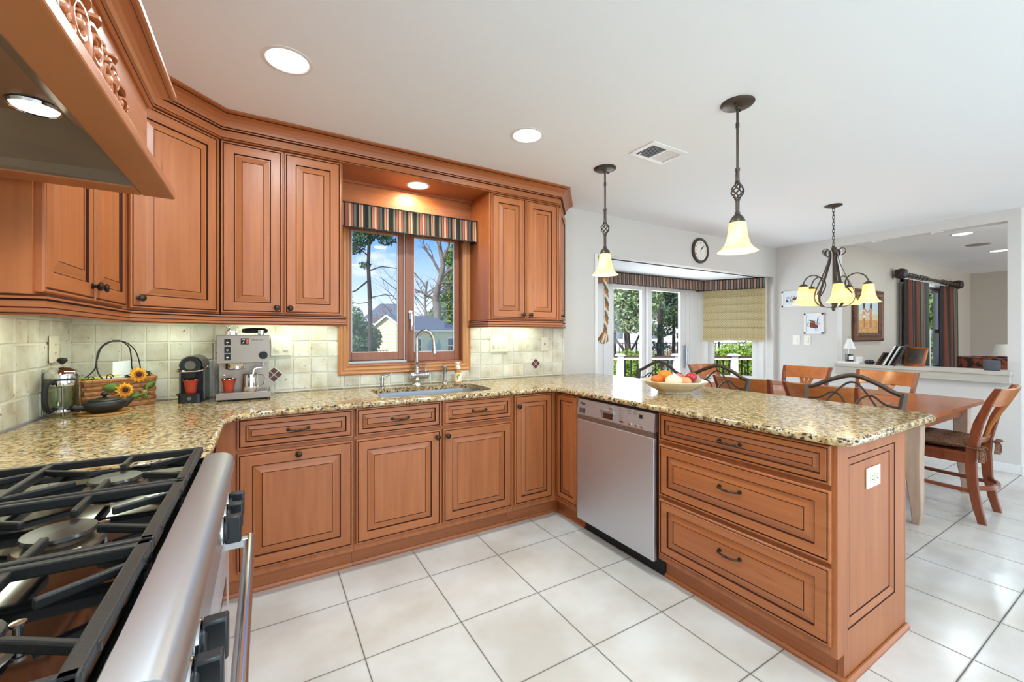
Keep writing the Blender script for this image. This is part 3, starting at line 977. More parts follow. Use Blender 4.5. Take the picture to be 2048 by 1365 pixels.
build('valve_body', MB().lathe([(0, -.048), (.024, -.048), (.028, -.042), (.028, -.02), (.024, -.012), (.024, .05), (.027, .052), (.027, .058), (.024, .06), (.027, .064), (.027, .07), (.024, .072), (.027, .076), (.027, .082), (.02, .088), (0, .09)], 20, 0, T), SATIN, t, False)
build('lever', MB().tube([(.066, 0, .09), (.068, 0, .115), (.072, -.002, .145)], [.006, .005, .006], 8).ball((.073, -.002, .15), .0085, 0, 10), SATIN, t, False)

t = thing('soap_dispenser', 'short nickel soap dispenser with angled spout, standing at the sink edge', 'soap dispenser', (.70, 2.935, CT))
build('body', MB().lathe([(0, 0), (.022, 0), (.022, .005), (.014, .01), (.013, .05), (.016, .053), (.016, .06), (.011, .065), (.011, .082), (0, .085)], 18), SATIN, t, False)
build('spout', MB().tube([(-.008, 0, .075), (.02, -.004, .078), (.065, -.012, .092)], [.008, .007, .0055], 10), SATIN, t, False)
t = thing('side_sprayer', 'slim nickel side sprayer standing between faucet and soap bottle', 'sprayer', (1.158, 2.935, CT))
build('base', MB().lathe([(0, 0), (.024, 0), (.024, .006), (.015, .016), (.018, .022), (.016, .028), (0, .03)], 18), SATIN, t, False)
build('spray_head', MB().lathe([(.012, .028), (.0115, .06), (.0135, .10), (.0165, .118), (.017, .128), (.012, .138), (0, .141)], 16).ball((-.006, -.01, .128), (.017, .018, .012), 0, 10), SATIN, t, False)
build('trigger', MB().bar((.014, -.002, .085), (.018, -.004, .118), .006, .006), RUBBER, t, False)
t = thing('soap_bottle', 'clear bottle of amber hand soap with white pump and flowered label', 'soap bottle', (1.262, 2.925, CT))
build('bottle', MB().prism(rrect(-.026, -.019, .026, .019, .014, 4), 0, .085, 0, None, True).prism(rrect(-.018, -.015, .018, .015, .012, 4), .085, .105, 0, None, True), mat('amber_soap', (226, 160, 40), .08, coat=.5, trans=.35), t, False)
mb = MB().prism(rrect(-.0265, -.0195, .0265, .0195, .0142, 4), .012, .078)
for i in range(14):
    rr = random.Random(i)
    mb.ball((rr.uniform(-.02, .004), -.0197, rr.uniform(.024, .07)), (.006, .0012, .006), 1 if i % 3 else 2, 6)
build('paper_label', mb, [WHITEP, mat('label_yellow', (236, 196, 40), .5), mat('label_dark', (70, 56, 20), .5)], t, False)
build('pump', MB().lathe([(0, .105), (.019, .105), (.019, .125), (.014, .13), (.007, .132), (.007, .15), (0, .15)], 16).box((-.022, -.009, .148), (.016, .009, .158)), WHITEP, t, False, bevel=.002)

# ------------------------------------------------------------------ dishwasher
dw = thing('dishwasher', 'stainless steel dishwasher with sloped control strip, built into the peninsula', 'dishwasher', (2.0, 1.80, 0))
build('cabinet', MB().box((PF + .002, 1.487, .11), (2.39, 2.112, .875)), mat('dark_liner', (60, 32, 24), .6), dw)
FX = 1.752
T = FR((FX, 2.112, 0), (0, -1, 0), (-1, 0, 0))
build('door', MB().box((0, .092, -.02), (.62, .738, .004), 0, T), STEELV, dw, bevel=.004)
mb = MB()
for i in range(4):
    mb.box((0, .738 + i * .0075, -.02), (.62, .7435 + i * .0075, .003), 0, T)
build('grip_strip', mb, STEEL, dw)
cp = build('control_panel', MB().add([(0, .768, .004), (.62, .768, .004), (.62, .866, -.006), (0, .866, -.006), (0, .768, -.03), (.62, .768, -.03), (.62, .866, -.03), (0, .866, -.03)], [(0, 1, 2, 3), (4, 7, 6, 5), (0, 4, 5, 1), (2, 6, 7, 3), (0, 3, 7, 4), (1, 5, 6, 2)], 0, False, T), STEELV, dw)
TP = T @ Matrix.Translation((0, .768, .0045)) @ Matrix.Rotation(R(-5.8), 4, 'X')
DARK = mat('dark_print', (40, 42, 56), .4)
build('handle_recess', MB().box((.225, .012, -.004), (.325, .05, .0008), 1, TP).box((.218, .046, 0), (.328, .062, .009), 0, TP).box((.228, .012, 0), (.236, .046, .002), 0, TP).box((.318, .012, 0), (.326, .046, .002), 0, TP), [STEEL, mat('recess_shadow', (120, 116, 112), .25, 1)], cp, bevel=.001)
mb = MB()
for i in range(5):
    mb.box((.022, .014 + i * .006, 0), (.07, .0178 + i * .006, .0012), 0, TP)
mb.box((.066, .012, 0), (.074, .044, .0015), 0, TP)
build('air_vent', mb, DARK, cp)
build('display', MB().box((.516, .058, 0), (.538, .078, .001), 0, TP), RUBBER, cp)
build('start_button', MB().lathe([(0, 0), (.014, 0), (.013, .004), (0, .0045)], 14, 0, TP @ Matrix.Translation((.302, .076, 0)), sx=1.1, sy=.6), SATIN, cp)
for x in (.455, .50, .54):
    build('button', MB().lathe([(0, 0), (.010, 0), (.009, .004), (0, .0045)], 14, 0, TP @ Matrix.Translation((x, .014, 0)), sx=1.1, sy=.7), SATIN, cp)
mb = MB()
for i in range(7):
    mb.box((.368, .088 - i * .0098, 0), (.371, .0905 - i * .0098, .0004), 0, TP)
    mb.box((.374, .0883 - i * .0098, 0), (.398 + .006 * ((i * 5) % 3), .0902 - i * .0098, .0004), 1, TP)
for i in range(3):
    mb.box((.43, .090 - i * .0098, 0), (.458 + .004 * (i % 2), .092 - i * .0098, .0004), 1, TP)
    mb.box((.472, .090 - i * .0098, 0), (.492 + .004 * (i % 2), .092 - i * .0098, .0004), 1, TP)
mb.box((.374, .012, 0), (.404, .020, .001), 0, TP)
build('program_marking', mb, [DARK, mat('grey_print', (120, 118, 122), .5)], cp)


build('toe_plate', MB().box((1.822, 1.483, .0), (1.835, 2.116, .108)), RUBBER, dw)

# ------------------------------------------------------------------ range
RY0, RY1 = .575, 1.560
rg = thing('gas_range', 'wide stainless gas range with black iron grates', 'range', (-.45, (RY0 + RY1) / 2, 0))
build('oven_body', MB().box((LX + .02, RY0, .02), (-.115, RY1, .895)), STEEL, rg)
build('cooktop', MB().prism([(LX + .02, RY0), (-.148, RY0), (-.148, RY1), (LX + .02, RY1)], .893, .903).box((LX + .02, RY0, .90), (LX + .035, RY1, .925)).box((-.156, RY0, .9), (-.148, RY1, .912)).box((LX + .02, RY1 - .012, .9), (-.148, RY1, .912)), ENAMEL, rg, bevel=.003)
pf = [(-.150, .905), (-.150, .921), (-.112, .920), (-.100, .917), (-.090, .911), (-.083, .902), (-.079, .890), (-.079, .878), (-.083, .866), (-.088, .858), (-.090, .75), (-.15, .75)]
mb = MB()
n = len(pf); vs = [(x, RY0, z) for x, z in pf] + [(x, RY1, z) for x, z in pf]
mb.add(vs, [(i, (i + 1) % n, n + (i + 1) % n, n + i) for i in range(n)], 0, True)
mb.add(vs, [tuple(range(n)), tuple(reversed(range(n, 2 * n)))], 0)
build('bullnose_panel', mb, STEEL, rg, angle=30)
od = build('oven_door', MB().box((-.115, RY0 + .012, .13), (-.093, RY1 - .012, .735)), STEELV, rg, bevel=.005)
build('door_glass', MB().box((-.094, RY0 + .14, .27), (-.0915, RY1 - .14, .60)), ENAMEL, od)
hp = (-.038, .668)
mb = MB().tube([(hp[0], RY0 + .06, hp[1]), (hp[0], RY1 - .07, hp[1])], .0145, 16)
build('handle', mb, SATIN, od)
for y in (RY0 + .085, RY1 - .095):
    build('handle_bracket', MB().box((-.096, y - .013, hp[1] - .010), (hp[0], y + .013, hp[1] + .014)), SATIN, od, bevel=.003)
build('kick_plate', MB().box((-.14, RY0 + .01, .02), (-.125, RY1 - .01, .12)), RUBBER, rg)
for y in (1.41, 1.325, 1.235, .805, .715, .63):
    T = FR((-.0885, y, .805), (0, 1, 0), (1, 0, 0))
    kb = build('control_knob', MB().lathe([(0, .004), (.027, .004), (.025, .014), (0, .015)], 20, 0, T).box((-.0125, -.033, .006), (.0125, .033, .040), 0, T), BLACKP, rg, bevel=.004)
    build('knob_collar', MB().lathe([(0, 0), (.034, 0), (.033, .004), (.028, .006), (0, .006)], 24, 0, T), CHROME, kb)
gx0, gx1 = LX + .06, -.158
gz = .945
gw = (RY1 - RY0) / 3
for g in range(3):
    y0 = RY0 + g * gw + .004; y1 = RY0 + (g + 1) * gw - .004; ym = (y0 + y1) / 2
    mb = MB()
    w, h = .014, .020
    z = gz - h / 2
    for p, q in (((gx0, y0 + w / 2, z), (gx1, y0 + w / 2, z)), ((gx0, y1 - w / 2, z), (gx1, y1 - w / 2, z))):
        mb.bar(p, q, w, h)
    for x in (gx0 + w / 2, gx1 - w / 2 - .004):
        mb.bar((x, y0, z), (x, y1, z), w + .006, h)
    xm = (gx0 + gx1) / 2
    mb.bar((xm, y0, z), (xm, y1, z), w, h)
    for bx in ((gx0 + xm) / 2, (gx1 + xm) / 2):
        for sx_ in (-1, 1):
            ex = (gx0 if bx < xm else xm) if sx_ < 0 else (xm if bx < xm else gx1)
            for sy_ in (-1, 1):
                ey = y0 if sy_ < 0 else y1
                p = V((ex, ey + (-sy_) * .055, z)); d = V((bx, ym, z)) - p
                mb.bar(p, p + d * .62, .0105, .015)
        for sy_ in (-1, 1):
            ey = y0 if sy_ < 0 else y1
            mb.bar((bx, ey, z), (bx, ym + sy_ * .062, z), .012, .016)
    for x in (gx0 + .01, gx1 - .014):
        for y in (y0 + .01, y1 - .01):
            mb.box((x - .008, y - .008, .903), (x + .008, y + .008, gz - .02))
    build('grate', mb, IRON, rg, bevel=.003)
    for bx in ((gx0 + xm) / 2, (gx1 + xm) / 2):
        T = Matrix.Translation((bx, ym, .903))
        b = build('burner', MB().lathe([(0, 0), (.062, 0), (.058, .006), (.044, .009), (.042, .018), (0, .018)], 28, 0, T), mat('burner_alloy', (120, 104, 88), .3, .8), rg)
        build('burner_cap', MB().lathe([(0, .018), (.050, .018), (.052, .021), (.049, .026), (.0, .027)], 28, 0, T), mat('burner_cap_enamel', (34, 30, 30), .25), b)
        build('igniter', MB().lathe([(0, 0), (.005, 0), (.005, .018), (.008, .019), (.008, .023), (0, .024)], 10, 0, T @ Matrix.Translation((.055, .02, 0))), SATIN, b)

# ------------------------------------------------------------------ hood
HY0, HY1 = .62, 1.502
HX = -.216
hd = thing('range_hood', 'carved wooden mantel hood over the range with a lit steel liner', 'range hood', (-.5, 1.06, 1.66))
mb = MB()
z0, z1 = 1.664, 1.690
f = .072
mb.box((HX - f, HY0, z0), (HX, HY1, z1)).box((LX, HY1 - f, z0), (HX - f, HY1, z1)).box((LX, HY0, z0), (HX - f, HY0 + f, z1))
build('mantel_board', mb, WH, hd, bevel=.004)
mb = MB()
bx = -.276
mb.box((bx - .02, HY0 + .012, z1), (bx, HY1 - .012, 1.99)).box((LX, HY1 - .032, z1), (bx - .02, HY1 - .012, 1.99)).box((LX, HY0 + .012, z1), (bx - .02, HY0 + .032, 1.99))
build('body', mb, WH, hd)
build('chimney', MB().box((LX, HY0 + .10, 1.985), (-.44, HY1 - .10, HC - .001)), WV, hd)
HP = [(0, 1.905), (.006, 1.905), (.012, 1.909), (.012, 1.914), (.007, 1.918), (.007, 1.922), (.014, 1.926), (.018, 1.938), (.026, 1.948), (.040, 1.955), (.044, 1.956), (.044, 1.960), (.052, 1.962), (.056, 1.967), (.056, 1.978), (.0, 1.992), (0, 1.905)]
mb = MB().sweep([(LX, HY0 + .012), (bx, HY0 + .012), (bx, HY1 - .012), (LX, HY1 - .012)], HP, [0, 0, 2, 0, 2, 0, 0, 0, 0, 0, 2, 0, 0, 0, 0, 0], sm=False)
build('crown', mb, [WH, WV, GLZ], hd)
# carved acanthus onlay
mb = MB()
def scroll(cy, cz, r, turns, a0, sgn, wid):
    pts = []; rr = []
    m = int(turns * 14)
    for i in range(m + 1):
        t = i / m; rad = r * (1 - t * .82); a = a0 + sgn * 2 * PI * turns * t
        pts.append((bx + .006 + .006 * t, cy + rad * math.cos(a), cz + rad * math.sin(a) * .86)); rr.append(wid * (1 - .45 * t))
    mb.tube(pts, rr, 8)
    mb.ball(pts[-1], (wid, wid * 1.3, wid * 1.3), 0, 8)
def leafc(y0, z0_, y1, z1_, w):
    pts = bez([(bx + .003, y0, z0_), (bx + .012, y0 * .6 + y1 * .4, z0_ * .6 + z1_ * .4 + w * .5), (bx + .008, y1, z1_)], 6)
    n_ = len(pts)
    mb.tube(pts, [w * (.25 + math.sin(PI * min(1, i / (n_ - 1) * .95 + .05))) * .8 for i in range(n_)], 6, flat=(1.2, .6))
zc = 1.792
MYC = (HY0 + HY1) / 2 - .06
for s in (-1, 1):
    for (dy, dz, r, tn, a, sg, wd) in ((.035, .012, .046, 1.6, PI, -1, .0085), (.100, -.006, .044, 1.5, PI * .9, 1, .0085), (.085, .040, .022, 1.3, PI * .3, -1, .006), (.150, .016, .034, 1.5, PI, -1, .0075), (.192, -.012, .022, 1.3, PI * .8, 1, .006), (.05, -.04, .02, 1.2, 0, 1, .006)):
        scroll(MYC + s * dy, zc + dz, r, tn, a if s > 0 else PI - a, sg * s, wd)
    for (a, b, c_, d_, w) in ((.0, .05, .06, .062, .010), (.06, -.045, .12, -.05, .009), (.11, .045, .16, .048, .008), (.07, .01, .12, .03, .009), (.14, -.03, .185, -.034, .008), (.17, .02, .225, .0, .008), (.04, -.02, .01, -.055, .009), (.19, .0, .235, -.008, .007), (.02, .03, .06, .02, .008), (.12, .0, .15, -.015, .008)):
        leafc(MYC + s * a, zc + b, MYC + s * c_, zc + d_, w)
    scroll(MYC + s * .238, zc - .004, .013, 1.1, PI if s > 0 else 0, -s, .0045)
mb.ball((bx + .006, MYC, zc), (.012, .024, .045), 0, 10)
build('carved_onlay', mb, WH, hd)
LIN = mat('dark_steel_liner', (160, 136, 114), .4, .8)
mb = MB()
ix0, ix1, iy0, iy1 = LX + .02, HX - f, HY0 + f, HY1 - f
mb.add([(ix0, iy0, z0 + .004), (ix1, iy0, z0 + .004), (ix1, iy1, z0 + .004), (ix0, iy1, z0 + .004), (ix0 + .03, iy0 + .02, z0 + .02), (ix1 - .0, iy0 + .02, z0 + .03), (ix1 - .0, iy1 - .02, z0 + .03), (ix0 + .03, iy1 - .02, z0 + .02),
        (ix0 + .10, iy0 + .12, z0 + .10), (ix1 - .09, iy0 + .12, z0 + .10), (ix1 - .09, iy1 - .12, z0 + .10), (ix0 + .10, iy1 - .12, z0 + .10)],
       [(0, 1, 5, 4), (1, 2, 6, 5), (2, 3, 7, 6), (3, 0, 4, 7), (4, 5, 9, 8), (5, 6, 10, 9), (6, 7, 11, 10), (7, 4, 8, 11), (8, 9, 10, 11)], 0)
build('liner', mb, LIN, hd)
build('filter', MB().box((ix0 + .13, iy0 + .15, z0 + .085), (ix1 - .21, iy1 - .15, z0 + .097)), mat('filter_mesh', (150, 140, 126), .4, .9, bump=(200, .4)), hd)
HLX, HLY, HLZ = -.413, 1.262, z0 + .094
T = Matrix.Translation((HLX, HLY, HLZ))
hl = build('lamp_ring', MB().lathe([(.034, .002), (.040, -.002), (.043, .004), (.034, .006)], 24, 0, T), CHROME, hd)
build('lamp_lens', MB().lathe([(0, .0), (.035, .0), (.035, .003), (0, .003)], 24, 0, T), WARMDISC, hl)
lamp('SPOT', 'hood_lamp', (HLX, HLY, HLZ - .012), 7, (1, .93, .8), spot_size=R(130), spot_blend=.6, shadow_soft_size=.03)

# ------------------------------------------------------------------ lights in and on the ceiling
def can(x, y, z, label, r=.098, glow=DISC, power=10, grp='recessed ceiling lights', col=(.78, .94, 1.0)):
    o = thing('recessed_light', label, 'ceiling light', (x, y, z), 0, grp)
    build('trim_ring', MB().lathe([(r * .80, .0), (r * .86, -.004), (r, -.002), (r, 0), (r * .8, 0)], 32), WHITE, o, False)
    build('diffuser', MB().lathe([(0, -.0015), (r * .81, -.0015), (r * .81, -.0002), (0, -.0002)], 32), glow, o, False)
    lamp('AREA', 'recessed_lamp', (x, y, z - .012), power, col, shape='DISK', size=r * 1.5)
    return o


can(.085, 2.0, HC, 'large round recessed ceiling light, nearer the range hood and crown moulding')
can(1.316, 2.04, HC, 'round recessed ceiling light over the middle of the kitchen floor')
for x, y in ((.085, .55), (1.316, .55), (.085, -1.1), (1.316, -1.1), (3.4, -.6), (4.9, -.6)):  # extra cans out of view, added as fill light
    can(x, y, HC, 'extra unseen ceiling light, added to brighten the room')
can(.925, 2.845, 2.325, 'small round light in the wooden soffit above the sink window', .082, WARMDISC, 5, 'soffit light', (1, .86, .56))
can(6.93, 1.48, HC, 'recessed ceiling light in the room beyond the half wall, ahead of the speaker', .10, DISC, 7, 'family room lights')
can(8.77, 1.52, HC, 'recessed ceiling light in the room beyond the half wall, behind the speaker', .10, DISC, 7, 'family room lights')
sp = thing('ceiling_speaker', 'round grey speaker grille in the ceiling beyond the half wall', 'speaker', (7.93, 1.55, HC))
build('grille', MB().lathe([(0, -.006), (.10, -.006), (.112, -.003), (.115, 0), (0, 0)], 28), mat('speaker_grey', (150, 146, 142), .7), sp, False)
for y, lb in ((1.95, 'flat white detector disc in the opening head, nearer the chandelier'), (1.46, 'flat white detector disc in the opening head, above the striped curtains')):
    one('opening_downlight', MB().lathe([(0, -.006), (.045, -.006), (.05, 0), (0, 0)], 20), WHITE, lb, 'disc', 'discs under the opening head', (DX + .065, y, oz1))

v = thing('ceiling_vent', 'white square air vent in the kitchen ceiling', 'vent', (2.16, 1.81, HC))
w, h = .158, .102
mb = MB().sweep([(-w, -h), (-w, h), (w, h), (w, -h)], [(0, 0), (0, -.006), (.028, -.009), (.030, -.004), (.030, 0)], 0, True)
build('frame', mb, WHITE, v, False)
build('backing', MB().box((-w + .03, -h + .03, -.002), (w - .03, h - .03, -.0005)), mat('vent_dark', (70, 70, 72), .7), v, False)
mb = MB()
for i in range(11):
    y = -h + .034 + i * .0135
    mb.add([(.004, y, -.001), (w - .03, y, -.001), (w - .03, y + .009, -.006), (.004, y + .009, -.006)], [(0, 1, 2, 3)])
    mb.add([(-.004, y, -.008), (-w + .03, y, -.008), (-w + .03, y + .006, -.003), (-.004, y + .006, -.003)], [(0, 1, 2, 3)])
mb.box((-.005, -h + .03, -.009), (.005, h - .03, -.001))
build('louvre_slats', mb, WHITE, v, False, solid=.001)
build('lever', MB().tube([(-.10, .045, -.006), (-.115, .055, -.016)], .003, 6), WHITE, v, False)

# under-cabinet strips
for a, b, rz_, lb in (((.10, 2.9), .5, 0, 'slim light strip under the espresso-machine cabinet'), ((1.72, 2.9), .5, 0, 'slim light strip under the clipped-end cabinet'), ((-.55, 2.72), .42, R(45), 'slim light strip under the diagonal corner cabinet'), ((-.74, 2.0), .6, R(90), 'slim light strip under the range-wall cabinet')):
    o = thing('under_cabinet_light', lb, 'light strip', (a[0], a[1], 1.389), rz_, 'under-cabinet strips')
    build('housing', MB().box((-b / 2 - .02, -.025, -.018), (b / 2 + .02, .025, 0)), WHITEP, o, False)
    build('diffuser', MB().box((-b / 2, -.02, -.021), (b / 2, .02, -.018)), mat('strip_glow', (255, 255, 240), .5, emit=((240, 255, 205), 2.5)), o, False)
    lamp('AREA', 'strip_lamp', (a[0], a[1], 1.364), 1.05, (.90, 1.0, .80), (0, 0, rz_), shape='RECTANGLE', size=b, size_y=.04)


def bell(r, h):
    o = [(.42, 1.0), (.44, .86), (.47, .66), (.53, .44), (.64, .24), (.80, .10), (.97, .02), (1.0, 0)]
    return [(a * r, b * h) for a, b in o] + [(a * r - .004, b * h + .002) for a, b in reversed(o)]


def pendant(x, y, label, zr, zc, zs):
    """zr: foot of the plain rod, zc: middle of the cage, zs: top of the shade"""
    p = thing('pendant_lamp', label, 'pendant lamp', (x, y, HC), 0, 'bell pendants over the peninsula')
    z = lambda a: a - HC
    cp_ = build('canopy', MB().lathe([(0, -.030), (.012, -.030), (.014, -.022), (.055, -.016), (.072, -.010), (.078, -.003), (.076, 0), (0, 0)], 32), BRONZE, p, False)
    for s in (-1, 1):
        build('canopy_screw', MB().ball((s * .040, s * .012, -.020), .006, 0, 8), RUBBER, cp_, False)
    build('rod', MB().tube([(0, 0, -.02), (0, 0, z(zr))], .0062, 10).lathe([(.0062, -.10), (.0085, -.098), (.0085, -.122), (.0062, -.124)], 12), BRONZE, p, False)
    mb = MB()
    hh = .105
    for k in range(6):
        pts = []
        for i in range(25):
            t = i / 24; a = 2 * PI * k / 6 + t * PI * 1.15
            r = .007 + .022 * max(0, math.sin(PI * t)) ** 2.2
            pts.append((r * math.cos(a), r * math.sin(a), z(zc) + hh * (.5 - t) * 1.0))
        mb.tube(pts, .0036, 6)
    build('cage', mb, BRONZE, p, False)
    mb = MB().lathe([(.0, z(zr) + .01), (.011, z(zr) + .008), (.012, z(zr) - .004), (.009, z(zr) - .008), (.0095, z(zc) + .052), (0, z(zc) + .052)], 14)
    build('neck', mb, BRONZE, p, False)
    mb = MB().lathe([(0, z(zc) - .052), (.0095, z(zc) - .052), (.009, z(zs) + .058), (.013, z(zs) + .054), (.012, z(zs) + .046), (.016, z(zs) + .042), (.030, z(zs) + .026), (.036, z(zs) + .008), (.036, z(zs) - .002), (0, z(zs) - .002)], 18)
    build('socket_cup', mb, BRONZE, p, False)
    sh = build('shade', MB().lathe([(a, b + z(zs) - .142) for a, b in bell(.092, .145)], 36), SHADE, p, False)
    build('bulb', MB().ball((0, 0, z(zs) - .07), (.022, .022, .03), 0, 12), BULB, sh, False)
    lamp('POINT', 'pendant_bulb', (x, y, zs - .125), 2.6, (1, .86, .58), shadow_soft_size=.03)
    return p


pendant(2.037, 1.217, 'bronze pendant lamp with lit bell shade over the drawer end of the peninsula', 2.107, 2.0, 1.838)
pendant(2.043, 2.167, 'bronze pendant lamp with lit bell shade over the sink end of the peninsula', 2.150, 2.02, 1.838)

# ------------------------------------------------------------------ chandelier
CX, CY = 4.395, 1.742
ch = thing('chandelier', 'bronze chandelier with five lit bell shades over the dining table', 'chandelier', (CX, CY, HC))
build('canopy', MB().lathe([(0, -.03), (.012, -.03), (.016, -.02), (.05, -.014), (.066, -.006), (.066, 0), (0, 0)], 28), BRONZE, ch, False)
mb = MB()
for i in range(11):
    zz = -.045 - i * .031
    pts = []
    for k in range(14):
        a = 2 * PI * k / 14
        u, w = .0085 * math.cos(a), .0205 * math.sin(a)
        pts.append((u, 0, zz + w) if i % 2 else (0, u, zz + w))
    mb.tube(pts, .0026, 6, closed=True)
build('chain', mb, BRONZE, ch, False)
build('stem', MB().tube([(0, 0, -.37), (0, 0, -.93)], .008, 10).lathe([(0, -.36), (.010, -.365), (.017, -.385), (.017, -.40), (.010, -.42), (.010, -.43)], 14).lathe([(.010, -.86), (.018, -.875), (.012, -.905), (.016, -.915), (.016, -.935), (.006, -.95), (0, -.952)], 14), BRONZE, ch, False)
for k in range(5):
    # seen from the kitchen one shade hangs almost in front of the stem
    th = R(80 - 72 * k)
    vy = V((CX, CY, 0)).normalized(); vx = V((vy.y, -vy.x, 0))
    d = vx * math.sin(th) - vy * math.cos(th)
    def pt(r, zz): return (d.x * r, d.y * r, zz)
    mb = MB()
    mb.tube(bez([pt(.055, -.455), pt(.082, -.435), pt(.085, -.405), pt(.062, -.390), pt(.040, -.405), pt(.034, -.44), pt(.040, -.50), pt(.085, -.63), pt(.142, -.77), pt(.148, -.85), pt(.10, -.905), pt(.012, -.918)], 7), .0085, 6, flat=(1.6, .4))
    mb.tube(bez([pt(.132, -.80), pt(.085, -.72), pt(.10, -.655), pt(.155, -.625), pt(.21, -.645), pt(.238, -.69), pt(.240, -.712)], 7), .0056, 8)
    mb.lathe([(0, -.702), (.014, -.704), (.032, -.718), (.038, -.730), (0, -.730)], 16, 0, Matrix.Translation((d.x * .240, d.y * .240, 0)))
    ar = build('arm', mb, BRONZE, ch, False)
    T = Matrix.Translation((d.x * .240, d.y * .240, -.730 - .155))
    build('shade', MB().lathe(bell(.090, .157), 32, 0, T), SHADE, ar, False)
    build('bulb', MB().ball((d.x * .240, d.y * .240, -.80), (.02, .02, .026), 0, 10), BULB, ar, False)
    lamp('POINT', 'chandelier_bulb', (CX + d.x * .240, CY + d.y * .240, HC - .86), 1.6, (1, .86, .6), shadow_soft_size=.03)

# ------------------------------------------------------------------ sink window
w1 = struct('window_1', MB().box((.475, WY - .0, 1.065), (.490, WY + .14, 2.06)).box((1.330, WY, 1.065), (1.345, WY + .14, 2.06)).box((.475, WY, 1.065), (1.345, WY + .14, 1.080)).box((.475, WY, 2.045), (1.345, WY + .14, 2.06)), SASH)
CSP = [(0, .0), (0, .018), (.010, .024), (.018, .019), (.028, .019), (.036, .023), (.052, .017), (.062, .022), (.067, .020), (.067, 0)]
mb = MB()
ox0, ox1, oz_0, oz_1 = .424, 1.398, 1.003, 2.062
def casing_side(p, q, nx, nz, m):
    # p,q outer mitre corners; (nx,nz) points inwards; mitred at 45 degrees
    d = V((q[0] - p[0], q[1] - p[1])).normalized()
    vs = []
    for c, s in ((p, 1), (q, -1)):
        for o, h in CSP:
            vs.append((c[0] + nx * o + d.x * o * s, WY - h - .0, c[1] + nz * o + d.y * o * s))
    k = len(CSP)
    mb.add(vs, [(i, i + 1, k + i + 1, k + i) for i in range(k - 1)], m)
casing_side((ox0, oz_0), (ox1, oz_0), 0, 1, 1)
casing_side((ox0, oz_1), (ox0, oz_0), 1, 0, 0)
casing_side((ox1, oz_0), (ox1, oz_1), -1, 0, 0)
build('casing', mb, [OAK, OAKH], w1)
GY = WY + .08
def sash(x0, x1, z0, z1, sl, sr, sb, stp, y):
    mb = MB().box((x0, y - .022, z0), (x0 + sl, y + .022, z1)).box((x1 - sr, y - .022, z0), (x1, y + .022, z1)).box((x0 + sl, y - .022, z0), (x1 - sr, y + .022, z0 + sb)).box((x0 + sl, y - .022, z1 - stp), (x1 - sr, y + .022, z1))
    s = build('sash', mb, SASH, w1, bevel=.003)
    build('glass', MB().box((x0 + sl - .004, y - .003, z0 + sb - .004), (x1 - sr + .004, y + .003, z1 - stp + .004)), GLASS, s)
    g = MB()
    for a, b in (((x0 + sl, z0 + sb), (x0 + sl + .005, z1 - stp)), ((x1 - sr - .005, z0 + sb), (x1 - sr, z1 - stp)), ((x0 + sl, z0 + sb), (x1 - sr, z0 + sb + .004))):
        g.box((a[0], y - .012, a[1]), (b[0], y + .006, b[1]))
    build('glazing_bead', g, WHITE, s)
    return s
sash(.490, .893, 1.095, 2.04, .034, .043, .058, .03, GY)
sash(.918, 1.330, 1.080, 2.04, .046, .040, .070, .03, GY - .012)
build('mullion', MB().box((.896, WY + .03, 1.08), (.916, WY + .13, 2.045)).box((.888, WY + .05, 1.08), (.896, WY + .06, 2.04), 1), [SASH, WHITE], w1)
build('sill', MB().box((.490, WY + .01, 1.080), (.896, WY + .14, 1.094)), mat('aluminium_track', (170, 168, 166), .4, .6), w1)
mb = MB().prism(rrect(-.013, -.032, .013, .032, .008, 4), 0, .010).tube([(0, .012, .008), (0, .012, .028)], .008, 10).tube(bez([(0, .020, .03), (.002, -.02, .034), (.004, -.07, .033), (.001, -.115, .026)], 5), [.008] * 8 + [.007] * 8, 8, flat=(1.2, .7))
xf(mb, FR((.934, GY - .036, 1.425), (1, 0, 0), (0, -1, 0)))
build('handle', mb, CHROME, w1)

STR = [(3, (26, 24, 26)), (2, (120, 118, 92)), (1.2, (30, 26, 26)), (2.2, (170, 98, 84)), (.5, (40, 26, 26)), (2.2, (200, 160, 122)), (.6, (120, 60, 56)), (1.6, (150, 76, 70)), (.8, (36, 30, 30)), (2.4, (92, 96, 82)), (2.4, (24, 22, 26)), (1.6, (188, 136, 104)), (.8, (130, 66, 60)), (1.6, (206, 176, 136)), (2.2, (44, 40, 38))]
VALM = stripes('striped_valance_fabric', STR, .165)
VALM2 = stripes('striped_bay_fabric', [(2.6, (176, 128, 108)), (1, (44, 36, 36)), (2.4, (96, 94, 84)), (.9, (34, 30, 32)), (1, (178, 134, 118)), (.4, (60, 44, 44)), (1, (186, 144, 126)), (.9, (36, 30, 32)), (2.2, (104, 102, 92)), (1, (40, 34, 36))], .135)


